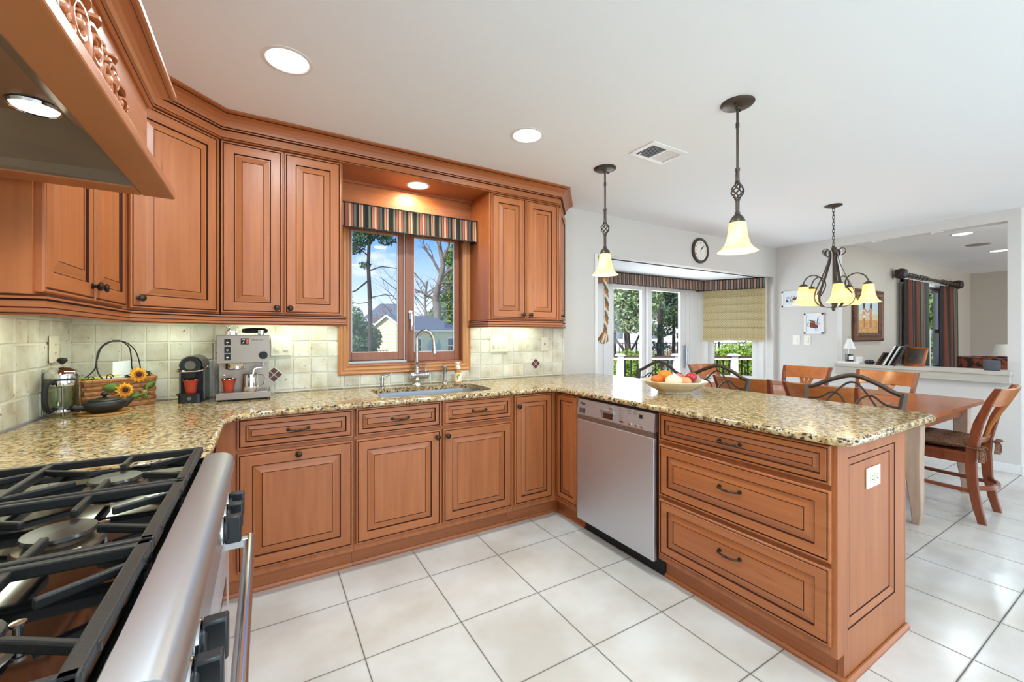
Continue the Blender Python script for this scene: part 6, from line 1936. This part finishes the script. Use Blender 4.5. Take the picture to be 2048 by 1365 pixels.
for i in range(3):
    for z0, z1, y in ((fw[2], 1.36, .04), (1.30, fw[3], .075)):
        x0, x1 = xs[i], xs[i + 1]
        s = build('sash', MB().box((x0, FY + y - .018, z0), (x0 + .055, FY + y + .018, z1)).box((x1 - .055, FY + y - .018, z0), (x1, FY + y + .018, z1)).box((x0 + .055, FY + y - .018, z0), (x1 - .055, FY + y + .018, z0 + .06)).box((x0 + .055, FY + y - .018, z1 - .06), (x1 - .055, FY + y + .018, z1)), WHITE, w3)
        build('glass', MB().box((x0 + .05, FY + y - .003, z0 + .05), (x1 - .05, FY + y + .003, z1 - .05)), GLASS, s)

TAP = mat('paisley_tapestry', (36, 28, 28), .9, noise=(16, .05, (130, 62, 36)))
ac = thing('armchair', 'dark patterned round-backed armchair beyond the ledge speaker', 'armchair', (7.95, 1.34, 0), R(10))
out = [(.40 * math.cos(R(a)), .40 * math.sin(R(a))) for a in range(-70, 251, 16)] + [(.28 * math.cos(R(a)), .28 * math.sin(R(a))) for a in range(250, -71, -16)]
build('backrest', MB().prism(out, .30, .99, 0, None, True), TAP, ac, False, bevel=.03)
build('seat_cushion', MB().lathe([(0, .30), (.27, .30), (.275, .44), (.24, .48), (0, .49)], 28), TAP, ac, False)
for a in (45, 135, 225, 315):
    build('leg', MB().tube([(.27 * math.cos(R(a)), .27 * math.sin(R(a)), .31), (.29 * math.cos(R(a)), .29 * math.sin(R(a)), 0)], [.025, .016], 8), BRONZE, ac, False)
st_ = thing('side_table', 'small round side table under the white lamp beyond the half wall', 'table', (9.0, 1.50, 0))
build('table_top', MB().lathe([(0, .53), (.25, .53), (.26, .545), (.25, .56), (0, .56)], 28), LEA, st_, False)
build('pedestal', MB().lathe([(0, 0), (.18, 0), (.17, .02), (.03, .05), (.03, .53), (0, .53)], 20), LEA, st_, False)
tl = thing('table_lamp', 'table lamp with pale shade behind the patterned armchair', 'lamp', (9.0, 1.50, .5605))
build('base', MB().lathe([(0, 0), (.08, 0), (.07, .02), (.03, .05), (.06, .12), (.045, .22), (.012, .26), (.012, .32), (0, .32)], 22), mat('lamp_ceramic', (210, 206, 200), .3), tl, False)
build('shade', MB().lathe([(.10, .58), (.17, .30), (.167, .30), (.097, .58)], 28), mat('linen_shade', (226, 220, 208), .8), tl, False)

# ------------------------------------------------------------------ outdoors
struct('ground', MB().box((-60, 4.2, -.75), (90, 140, -.65)).box((-60, -60, -.75), (90, -3.2, -.65)), GRASSM)
struct('bounce_floor', MB().box((-3, -9, -.10), (9, -2.76, -.02)), mat('pale_bounce_paving', (206, 200, 190), .8))  # unseen pale paving added to bounce daylight up to the ceiling
dz = -.10
pts = [(2.4, 4.0), (9.6, 4.0)]
p1 = yard(9.0, 8.15); p2 = yard(.9, 8.15)
mb = MB().prism([(2.4, 4.0), (9.6, 4.0), p1[:2], p2[:2]], dz - .05, dz)
struct('deck_floor', mb, mat('deck_boards', (206, 200, 190), .7, noise=(2, .3, (186, 178, 168), (1, 14, 1))))
rl = thing('deck_railing', 'white deck railing with capped posts and thin dark balusters', 'railing', yard(4, 8, dz), -YAW)
VINYL = mat('white_vinyl', (240, 240, 238), .4)
DR = 8.0
prs = [r * 8 / 833 for r in (-113, 0, 113, 228, 342, 456)]
prs = [(216 - 1 * 0) / 833 * DR + (k - 1) * 1.09 for k in range(6)]
def yv(r, d, z): return V(yard(r, d, z))
def ybox(mb, r0, r1, d0, d1, z0, z1, m=0):
    mb.prism([yard(r0, d0)[:2], yard(r1, d0)[:2], yard(r1, d1)[:2], yard(r0, d1)[:2]][::-1], z0, z1, m)
    return mb
for r in prs:
    mb = ybox(MB(), r - .062, r + .062, DR - .062, DR + .062, dz, .86)
    ybox(mb, r - .085, r + .085, DR - .085, DR + .085, .86, .885); ybox(mb, r - .065, r + .065, DR - .065, DR + .065, .885, .905)
    build('post', mb, VINYL, rl, bevel=.006)
build('top_rail', ybox(MB(), prs[0], prs[-1], DR - .045, DR + .045, .79, .835), VINYL, rl)
build('rail_cap', ybox(MB(), prs[0], prs[-1], DR - .06, DR + .06, .835, .860), mat('brown_rail_cap', (96, 66, 58), .6), rl)
build('bottom_rail', ybox(MB(), prs[0], prs[-1], DR - .03, DR + .03, -.02, .03), VINYL, rl)
r = prs[0] + .12
while r < prs[-1]:
    if min(abs(r - q) for q in prs) > .075 and len(rl.children) < 70:
        build('baluster', ybox(MB(), r - .011, r + .011, DR - .011, DR + .011, .03, .79), RUBBER, rl)
    r += .118
# wicker armchair on the deck
wc = thing('wicker_chair', 'dark brown wicker chair out on the deck', 'chair', yard(4.05, 6.6, dz), R(200))
WICK = mat('dark_wicker', (70, 54, 46), .7, bump=(120, .8))
mb = MB()
for k in range(9):
    z = .42 + k * .052; rad = .33 + .03 * math.sin(k / 8 * PI)
    mb.tube([(rad * math.cos(R(a)), rad * math.sin(R(a)) * .9, z) for a in range(20, 161, 10)], .020, 6)
for a in range(20, 161, 14):
    mb.tube([(.33 * math.cos(R(a)), .30 * math.sin(R(a)), .4), (.35 * math.cos(R(a)), .32 * math.sin(R(a)), .86)], .012, 6)
build('wicker_backrest', mb, WICK, wc, False)
build('seat', MB().lathe([(0, .36), (.33, .36), (.34, .42), (.30, .45), (0, .45)], 24), WICK, wc, False)
for a in (45, 135, 225, 315):
    build('leg', MB().tube([(.25 * math.cos(R(a)), .25 * math.sin(R(a)), .37), (.27 * math.cos(R(a)), .27 * math.sin(R(a)), 0)], .018, 8), WICK, wc, False)


def leaf_mat(name, c1, c2, rough=.7):
    m = mat(name, c1, rough, noise=(1.6, .18, c2))
    b = m.node_tree.nodes['Principled BSDF']
    return m


def foliage(mb, blobs, n, size, rr, flat=.0):
    """n small leaf sprays scattered through ellipsoids (c, (rx, ry, rz))"""
    tot = sum(b[1][0] * b[1][2] for b in blobs)
    for c, r in blobs:
        for _ in range(int(n * r[0] * r[2] / tot)):
            while True:
                u = V((rr.uniform(-1, 1), rr.uniform(-1, 1), rr.uniform(-1, 1)))
                if .2 < u.length < 1: break
            p = V((c[0] + u.x * r[0], c[1] + u.y * r[1], c[2] + u.z * r[2]))
            a = V((rr.gauss(0, 1), rr.gauss(0, 1), rr.gauss(0, 1) * (1 - flat))).normalized()
            b = a.cross(V((rr.gauss(0, 1), rr.gauss(0, 1), rr.gauss(0, 1)))).normalized()
            s = size * rr.uniform(.6, 1.4)
            mb.add([p - a * s, p + b * s * .35, p + a * s, p - b * s * .35], [(0, 1, 2, 3)])


def branch(mb, p, d, l, r, depth, rr, spread=.6, up=.15, m=0):
    pts = [V(p)]; rs = [r]
    d = V(d).normalized(); n = 4
    for i in range(n):
        d = (d + V((rr.gauss(0, .16), rr.gauss(0, .16), rr.gauss(0, .10) + up * .2))).normalized()
        pts.append(pts[-1] + d * l / n); rs.append(r * (1 - .13 * (i + 1)))
    mb.tube(pts, rs, 6 if depth > 1 else 4, m)
    if depth <= 0: return
    for k in range(3 if depth > 1 else 4):
        i = rr.randint(2, n)
        a = (d + V((rr.gauss(0, spread), rr.gauss(0, spread), rr.gauss(0, spread * .6) + up))).normalized()
        branch(mb, pts[i], a, l * rr.uniform(.5, .78), rs[i] * rr.uniform(.45, .7), depth - 1, rr, spread, up, m)


BARKG = mat('grey_bark', (150, 138, 128), .9, noise=(5, .25, (98, 86, 78), (1, 1, .3)), bump=(20, 1.0))
BARKD = mat('dark_bark', (78, 66, 60), .9, noise=(6, .25, (52, 44, 40)))
PINE = leaf_mat('pine_needles', (98, 126, 86), (62, 92, 62)); PINEL = leaf_mat('pale_conifer_needles', (182, 198, 148), (136, 160, 112)); FIR = leaf_mat('dense_evergreen', (126, 156, 76), (76, 112, 54))
BOX = leaf_mat('bright_shrub_leaves', (156, 186, 62), (112, 150, 44)); RUST = leaf_mat('rust_leaves', (172, 104, 68), (128, 84, 62)); MAUVE = leaf_mat('mauve_twigs', (158, 122, 108), (120, 98, 86))


def tree(name, label, cat, r, d, trunk, crown, tm, cm, n, size, seed, grp=None, z0=-.65):
    rr = random.Random(seed)
    t = thing(name, label, cat, yard(r, d, z0), 0, grp)
    if trunk:
        mb = MB()
        for (pts, rad) in trunk:
            mb.tube([yv(r + a, d + b, z) for a, b, z in pts], rad if isinstance(rad, list) else [rad * (1 - .5 * i / max(1, len(pts) - 1)) for i in range(len(pts))], 8)
        build('trunk', mb, tm, t)
    mb = MB(); bl = []
    for (a, b, z, rx, rz) in crown:
        bl.append((yard(r + a, d + b, z), (rx, rx, rz)))
    foliage(mb, bl, n, size, rr)
    build('foliage', mb, cm, t)
    return t


# beyond the sink window
tree('pine_tree', 'tall thin pine with a high sparse crown, behind the sink window', 'tree', -4.78, 14, [([(0, 0, -.65), (.03, 0, 1.2), (.0, 0, 2.6), (-.05, 0, 3.6), (-.02, 0, 4.3), (.12, 0, 5.4)], .085), ([(-.02, 0, 3.1), (-.5, .1, 2.75), (-1.1, .1, 2.55)], .03), ([(-.04, 0, 3.4), (.4, 0, 3.55), (.9, .1, 3.5)], .025), ([(-.04, 0, 3.9), (-.4, 0, 4.2), (-.8, 0, 4.35)], .025), ([(0, 0, 4.3), (.35, 0, 4.7), (.7, 0, 4.8)], .022), ([(-.9, .3, -.6), (-.92, .3, 1.5), (-.95, .3, 3.0)], .045), ([(.0, 0, 2.35), (-.4, 0, 2.3), (-.9, .1, 2.45)], .018), ([(.0, 0, 2.5), (.5, 0, 2.6), (1.0, .1, 2.55)], .018)],
     [(-.35, 0, 4.5, .5, .28), (.2, 0, 4.75, .55, .25), (-.6, 0, 4.15, .4, .2), (.1, 0, 5.3, .6, .35), (-.9, .1, 3.05, .25, .2), (.55, .1, 4.45, .3, .15), (-.15, 0, 3.6, .2, .12), (-.9, .3, 2.4, .2, .5)], BARKD, PINE, 2600, .075, 1)
tree('evergreen_shrub', 'bushy dark evergreen standing beside the yellow shed', 'shrub', -6.15, 17, [([(0, 0, -.65), (0, 0, 1.5)], .06)],
     [(-.15, 0, .75, .75, .75), (-.25, 0, 1.6, .55, .5), (.35, 0, 1.1, .5, .55), (.15, 0, .2, .8, .5), (-.7, 0, 1.8, .3, .5)], BARKD, PINE, 6500, .085, 2)
bt = thing('bare_tree', 'big bare grey-barked tree behind the playhouse roof', 'tree', yard(-5.1, 28, -.65))
rr = random.Random(11); mb = MB()
K = 1.4
def tb_(a, z): return yv(-5.15 + a * K, 28, 1.285 + (z - 1.285) * K)
base = [(-.0, -.2), (.02, 1.0), (.10, 2.2), (.02, 3.0), (.20, 3.8), (.36, 4.6), (.20, 5.6), (.3, 7.0)]
mb.tube(bez([tb_(a, z) for a, z in base], 4), [.34 - .0085 * i for i in range(29)], 10)
for (a, z, da, dz_, l, rd) in ((.06, 2.9, -.9, .45, 2.2, .09), (.10, 3.2, .95, .3, 2.2, .11), (.30, 4.0, .9, .75, 2.4, .13), (.30, 4.1, -.7, .9, 2.3, .11), (.34, 4.8, .5, 1, 2.2, .10), (.08, 2.4, 1.0, -.1, 1.6, .06), (.06, 2.0, -1, .2, 1.5, .05), (.2, 5.4, -.6, 1, 2.2, .08), (.2, 3.7, 1, .1, 2.0, .06), (.1, 1.7, .8, .5, 1.2, .04)):
    branch(mb, tb_(a, z), yv(da, 0, dz_) - yv(0, 0, 0), l, rd, 4, rr, .6, .1)
mb.tube(bez([tb_(-.55, -.2), tb_(-.5, .9), tb_(-.42, 1.9), tb_(-.5, 2.7), tb_(-.4, 3.8)], 4), [.17 - .007 * i for i in range(17)], 8)
for z, da in ((1.5, -.8), (2.0, .7), (2.5, -.7), (3.0, .6), (3.5, -.4), (3.2, .9)):
    branch(mb, tb_(-.46, z), yv(da, 0, .7) - yv(0, 0, 0), 1.6, .05, 3, rr, .55, .15)
build('trunk', mb, BARKG, bt)
tree('evergreen_tree', 'dense green evergreen behind the bare tree and the playhouse', 'tree', -5.0, 32, [([(0, 0, -.65), (0, 0, 5)], .15)],
     [(.3, 0, 1.8, 1.9, 1.2), (.5, 0, 3.4, 1.5, 1.4), (.75, 0, 5.2, 1.1, 1.3), (.6, 0, 7.0, .9, 1.2), (-.9, 0, 2.4, .8, .9)], BARKD, FIR, 7500, .15, 4)
tree('rust_hedge', 'rust-brown autumn hedge behind the shed', 'shrub', -9.4, 38, None, [(-2.8, 0, 2.2, 1.6, .9), (-1.0, 0, 1.9, 1.5, 1.0), (1.0, 0, 2.2, 1.5, .8), (2.9, 0, 1.9, 1.3, .7), (4.5, 0, 2.1, 1.4, .8), (-2.0, 0, 3.5, .8, .4)], BARKD, RUST, 2000, .085, 5)
rr = random.Random(21)
for i, (r_, d_, h_, lb) in enumerate(((-9.0, 33, 5.6, 'thin bare tree above the grey-roofed house'), (-7.6, 36, 5.2, 'thin bare tree rising behind the shed gable'), (-6.6, 40, 6.6, 'thin bare tree behind the big grey-barked one'))):
    b_ = thing('sapling_tree', lb, 'tree', yard(r_, d_, -.65), 0, 'thin bare trees'); mb = MB()
    mb.tube([yv(r_, d_, -.65), yv(r_ + .1, d_, h_ * .5), yv(r_, d_, h_)], [.09, .07, .04], 6)
    for z in [h_ * (.35 + .08 * j) for j in range(8)]:
        branch(mb, yv(r_ + .05, d_, z), yv(rr.choice((-1, 1)) * rr.uniform(.5, 1), 0, rr.uniform(.3, .9)) - yv(0, 0, 0), 1.7, .035, 2, rr, .5, .2)
    build('trunk', mb, BARKD, b_)

# shed: clapboard gable end and a shorter painted playhouse front
CLAP = mat('yellow_clapboard', (228, 224, 176), .7); ROOFM = mat('slate_shingle', (104, 112, 124), .8, noise=(8, .3, (84, 92, 104)), bump=(30, 1)); PBLUE = mat('playhouse_blue', (150, 178, 196), .6)
sd = thing('garden_shed', 'pale yellow clapboard playhouse shed with grey shingle roof', 'shed', yard(-5.6, 22, -.65))
A_ = V((-5.6, 22)); B_ = V((-7.87, 23.5)); gdir = (B_ - A_).normalized(); fdir = V((-gdir.y, gdir.x)) * -1
if fdir.x < 0: fdir = -fdir
gl = (B_ - A_).length; fl = 4.3
def sp(a, b, z):   # a along the gable, b along the front
    q = A_ + gdir * a + fdir * b
    return yv(q.x, q.y, z)
EV, PK = 1.60, 2.30
mb = MB()
z = -.65; st_h = .19
while z < PK - .03:
    z1 = min(z + st_h, PK)
    def half(zz): return gl / 2 if zz <= EV else gl / 2 * (PK - zz) / (PK - EV)
    h0, h1 = half(z), half(z1)
    c_ = gl / 2
    o = -.025
    mb.add([sp(c_ - h0, o, z), sp(c_ + h0, o, z), sp(c_ + h1, -.002, z1), sp(c_ - h1, -.002, z1), sp(c_ - h0, 0, z), sp(c_ + h0, 0, z)], [(0, 1, 2, 3), (4, 5, 1, 0)], 0)
    z = z1
build('gable_siding', mb, CLAP, sd)
mb = MB().add([sp(0, 0, -.65), sp(0, fl, -.65), sp(0, fl, EV), sp(0, 0, EV), sp(gl, 0, -.65), sp(gl, fl, -.65), sp(gl, fl, EV), sp(gl, 0, EV)], [(0, 1, 2, 3), (1, 5, 6, 2), (5, 4, 7, 6)])
z = -.65
while z < EV - .05:
    mb.add([sp(-.02, 0, z), sp(-.02, fl, z), sp(-.002, fl, z + st_h), sp(-.002, 0, z + st_h), sp(0, 0, z), sp(0, fl, z)], [(0, 1, 2, 3), (4, 5, 1, 0)]); z += st_h
build('front_siding', mb, mat('cream_clapboard', (222, 224, 190), .7), sd)
mb = MB()
c_ = gl / 2
mb.add([sp(-.18, -.15, EV - .09), sp(c_, -.15, PK + .02), sp(gl + .18, -.15, EV - .09), sp(-.18, fl + .15, EV - .09), sp(c_, fl - .9, PK + .02), sp(gl + .18, fl + .15, EV - .09)], [(0, 3, 4, 1), (1, 4, 5, 2), (3, 5, 4)])
build('roof', mb, ROOFM, sd, solid=.06)
mb = MB()
mb.bar(sp(-.2, -.17, EV - .13), sp(c_, -.17, PK - .02), .04, .10).bar(sp(gl + .2, -.17, EV - .13), sp(c_, -.17, PK - .02), .04, .10).bar(sp(-.2, -.17, EV - .14), sp(-.2, fl + .15, EV - .14), .04, .10)
build('fascia', mb, VINYL, sd)
for b0, w in ((1.62, .36), (2.28, .34)):
    mb = MB()
    for k, (m_, e_) in enumerate(((0, .10), (1, 0))):
        x0, x1 = b0 - e_, b0 + w + e_
        zt = 1.0 + e_
        q = [sp(-.03 - .012 * k, x0, -.5), sp(-.03 - .012 * k, x1, -.5), sp(-.03 - .012 * k, x1, zt - .35), sp(-.03 - .012 * k, (x0 + x1) / 2, zt), sp(-.03 - .012 * k, x0, zt - .35)]
        mb.add(q, [(0, 1, 2, 3, 4)], m_)
    build('arched_shutter', mb, [CLAP, PBLUE], sd)
for b0 in (3.25, .62):
    wd = build('window', MB().add([sp(-.03, b0 - .06, .1), sp(-.03, b0 + .48, .1), sp(-.03, b0 + .48, 1.08), sp(-.03, b0 - .06, 1.08)], [(0, 1, 2, 3)]), VINYL, sd)
    mb = MB()
    for i in range(2):
        for j in range(2):
            x0 = b0 + i * .22; z0 = .16 + j * .45
            mb.add([sp(-.04, x0, z0), sp(-.04, x0 + .19, z0), sp(-.04, x0 + .19, z0 + .40), sp(-.04, x0, z0 + .40)], [(0, 1, 2, 3)])
    build('pane', mb, mat('dark_pane', (40, 46, 60), .2), wd)
build('porch_light', MB().ball(sp(-.1, 2.12, 1.38), .07, 0, 8), VINYL, sd)

fe = thing('vinyl_fence', 'solid cream fence running up to the shed', 'fence', yard(-8.6, 21, -.65))
mb = ybox(MB(), -10.6, -6.9, 21, 21.05, -.65, .95); build('fence_panel', mb, CLAP, fe)
build('top_rail', ybox(MB(), -10.6, -6.9, 20.97, 21.08, .95, 1.0), VINYL, fe)
for r_ in (-10.5, -8.6): build('post', ybox(MB(), r_ - .07, r_ + .07, 20.94, 21.08, -.65, 1.08), VINYL, fe)


def iron_fence(label, r0, r1, d, zt, zb, step):
    t = thing('iron_fence', label, 'fence', yard((r0 + r1) / 2, d, -.65), 0, 'black pool fences')
    build('top_rail', ybox(MB(), r0, r1, d - .015, d + .015, zt - .03, zt), RUBBER, t)
    build('bottom_rail', ybox(MB(), r0, r1, d - .015, d + .015, zb, zb + .03), RUBBER, t)
    r = r0; k = 0
    while r < r1:
        build('picket' if k % 12 else 'post', ybox(MB(), r - (.01 if k % 12 else .03), r + (.01 if k % 12 else .03), d - .01, d + .01, -.65 if k % 12 == 0 else zb, zt + (.04 if k % 12 == 0 else 0)), RUBBER, t)
        r += step; k += 1
iron_fence('low black iron fence before the cream fence, seen through the sink window', -7.0, -4.5, 15.2, .70, -.35, .11)
iron_fence('black iron pool fence beyond the deck, seen through the sliding door', 3.4, 9.6, 17, .92, -.45, .14)

# grey-roofed house far behind the shed
hs = thing('neighbour_house', 'white house with grey roof far behind the shed', 'house', yard(-16, 48, -.65))
mb = ybox(MB(), -16.6, -12.2, 48, 52, -.65, 3.2); build('wall', mb, mat('white_siding', (206, 212, 222), .7), hs)
mb = MB().add([yv(-17, 47.5, 3.1), yv(-11.8, 47.5, 3.1), yv(-13, 50, 4.9), yv(-15.8, 50, 4.9), yv(-17, 52.5, 3.1), yv(-11.8, 52.5, 3.1)], [(0, 1, 2, 3), (1, 5, 2), (5, 4, 3, 2), (4, 0, 3)])
build('roof', mb, ROOFM, hs)
for r_ in (-16.0, -13.8):
    build('window', ybox(MB(), r_, r_ + 1.0, 47.95, 48, .9, 2.3), mat('far_pane', (96, 112, 132), .3), hs)
h2 = thing('neighbour_house', 'pale house glimpsed between the trees beyond the deck', 'house', yard(17, 46, -.65))
build('wall', ybox(MB(), 9, 26, 46, 52, -.65, 3.6), mat('pale_siding', (224, 226, 230), .7), h2)
build('roof', MB().add([yv(8.5, 45.5, 3.5), yv(26.5, 45.5, 3.5), yv(25, 49, 5.6), yv(10, 49, 5.6), yv(8.5, 52.5, 3.5), yv(26.5, 52.5, 3.5)], [(0, 1, 2, 3), (1, 5, 2), (5, 4, 3, 2), (4, 0, 3)]), ROOFM, h2)
for r_ in (11, 15, 19, 23): build('window', ybox(MB(), r_, r_ + 1.2, 45.95, 46, .8, 2.4), mat('house_pane', (120, 132, 146), .3), h2)

# beyond the sliding door and the angled window
tree('conifer_tree', 'broad pale green conifer with branching trunks beyond the sliding door', 'tree', 4.15, 15, [([(0, 0, -.65), (.02, 0, .8), (-.05, 0, 1.6), (.05, 0, 2.6), (0, 0, 4.0)], .13), ([(0, 0, .55), (-.35, 0, 1.0), (-.6, 0, 1.4)], .05), ([(.02, 0, .5), (.3, 0, .95), (.55, 0, 1.5)], .05), ([(-.42, .3, -.65), (-.40, .3, 1.2), (-.35, .3, 2.5)], .10), ([(0, 0, 1.7), (.5, 0, 2.2)], .04), ([(0, 0, 2.1), (-.5, 0, 2.6)], .04)],
     [(0, 0, 1.75, 1.0, .45), (-.4, 0, 2.4, .9, .5), (.45, 0, 2.5, .85, .55), (.1, 0, 3.2, 1.1, .6), (-.3, 0, 4.0, .9, .6), (.4, 0, 4.2, .7, .6), (-.75, .2, 1.5, .4, .3), (.7, 0, 1.45, .35, .25)], BARKD, PINEL, 7500, .085, 31)
tree('pine_tree', 'dark green layered pine beyond the middle of the sliding door', 'tree', 6.35, 18, [([(0, 0, -.65), (.02, 0, 1.5), (0, 0, 4.5)], .11), ([(.75, .3, -.65), (.75, .3, 3)], .09)],
     [(-.1, 0, .75, .55, .2), (.1, 0, 1.35, .6, .2), (.7, .2, 2.0, .75, .5), (.9, .2, 2.7, .6, .4), (.2, 0, 3.2, .5, .4), (.0, 0, 4.2, .6, .6), (-.1, 0, .2, .4, .2), (1.2, .3, 1.2, .35, .2)], BARKD, PINE, 3000, .09, 32)
tree('conifer_tree', 'tall grey-green conifer far behind the layered pine', 'tree', 8.6, 24, [([(0, 0, -.65), (0, 0, 5)], .14)], [(-.8, 0, 3.2, 1.1, .8), (.2, 0, 4.3, 1.0, .9), (-1.4, 0, 4.9, .9, .8), (.6, 0, 2.2, .6, .6)], BARKD, PINEL, 3600, .12, 33)
tree('mauve_bush', 'mauve-brown twiggy bush beyond the railing', 'shrub', 8.6, 21, None, [(-.2, 0, .35, .7, .55), (.5, 0, .5, .6, .6), (.9, 0, .1, .6, .5)], BARKD, MAUVE, 2600, .06, 34)
tree('round_shrub', 'rounded bright green shrub behind the railing post, outside the sliding door', 'shrub', 3.25, 11, None, [(0, 0, .35, .62, .55), (.25, 0, .2, .5, .5), (-.3, .1, .15, .5, .5)], BARKD, BOX, 4200, .055, 35)
tree('round_shrub', 'broad bright green shrub outside the angled window', 'shrub', 6.1, 11, None, [(-.6, 0, .45, .7, .6), (.1, 0, .5, .8, .6), (.8, 0, .4, .7, .55), (-.1, .2, .0, 1.1, .5)], BARKD, BOX, 6000, .06, 36)
tree('low_shrub', 'low dark shrub at the foot of the bright green one', 'shrub', 5.9, 9.6, None, [(-.3, 0, -.1, .5, .3), (.4, 0, -.05, .5, .35)], BARKD, PINE, 2200, .06, 37)
tree('evergreen_tree', 'dark evergreen outside the striped-curtain window', 'tree', 13.6, 14.5, [([(0, 0, -.65), (0, 0, 3)], .12)], [(0, 0, .9, 1.3, 1.0), (.2, 0, 2.2, 1.0, 1.0), (-.8, 0, 1.6, .8, .9), (1.0, 0, 1.4, .9, .9)], BARKD, FIR, 4500, .12, 38)
tree('evergreen_tree', 'dark evergreen closing the garden beyond the bare trees', 'tree', -12.2, 31, [([(0, 0, -.65), (0, 0, 3)], .12)], [(0, 0, .9, 1.3, 1.0), (.2, 0, 2.4, 1.0, 1.0), (-.8, 0, 1.6, .8, .9)], BARKD, FIR, 3500, .13, 39)
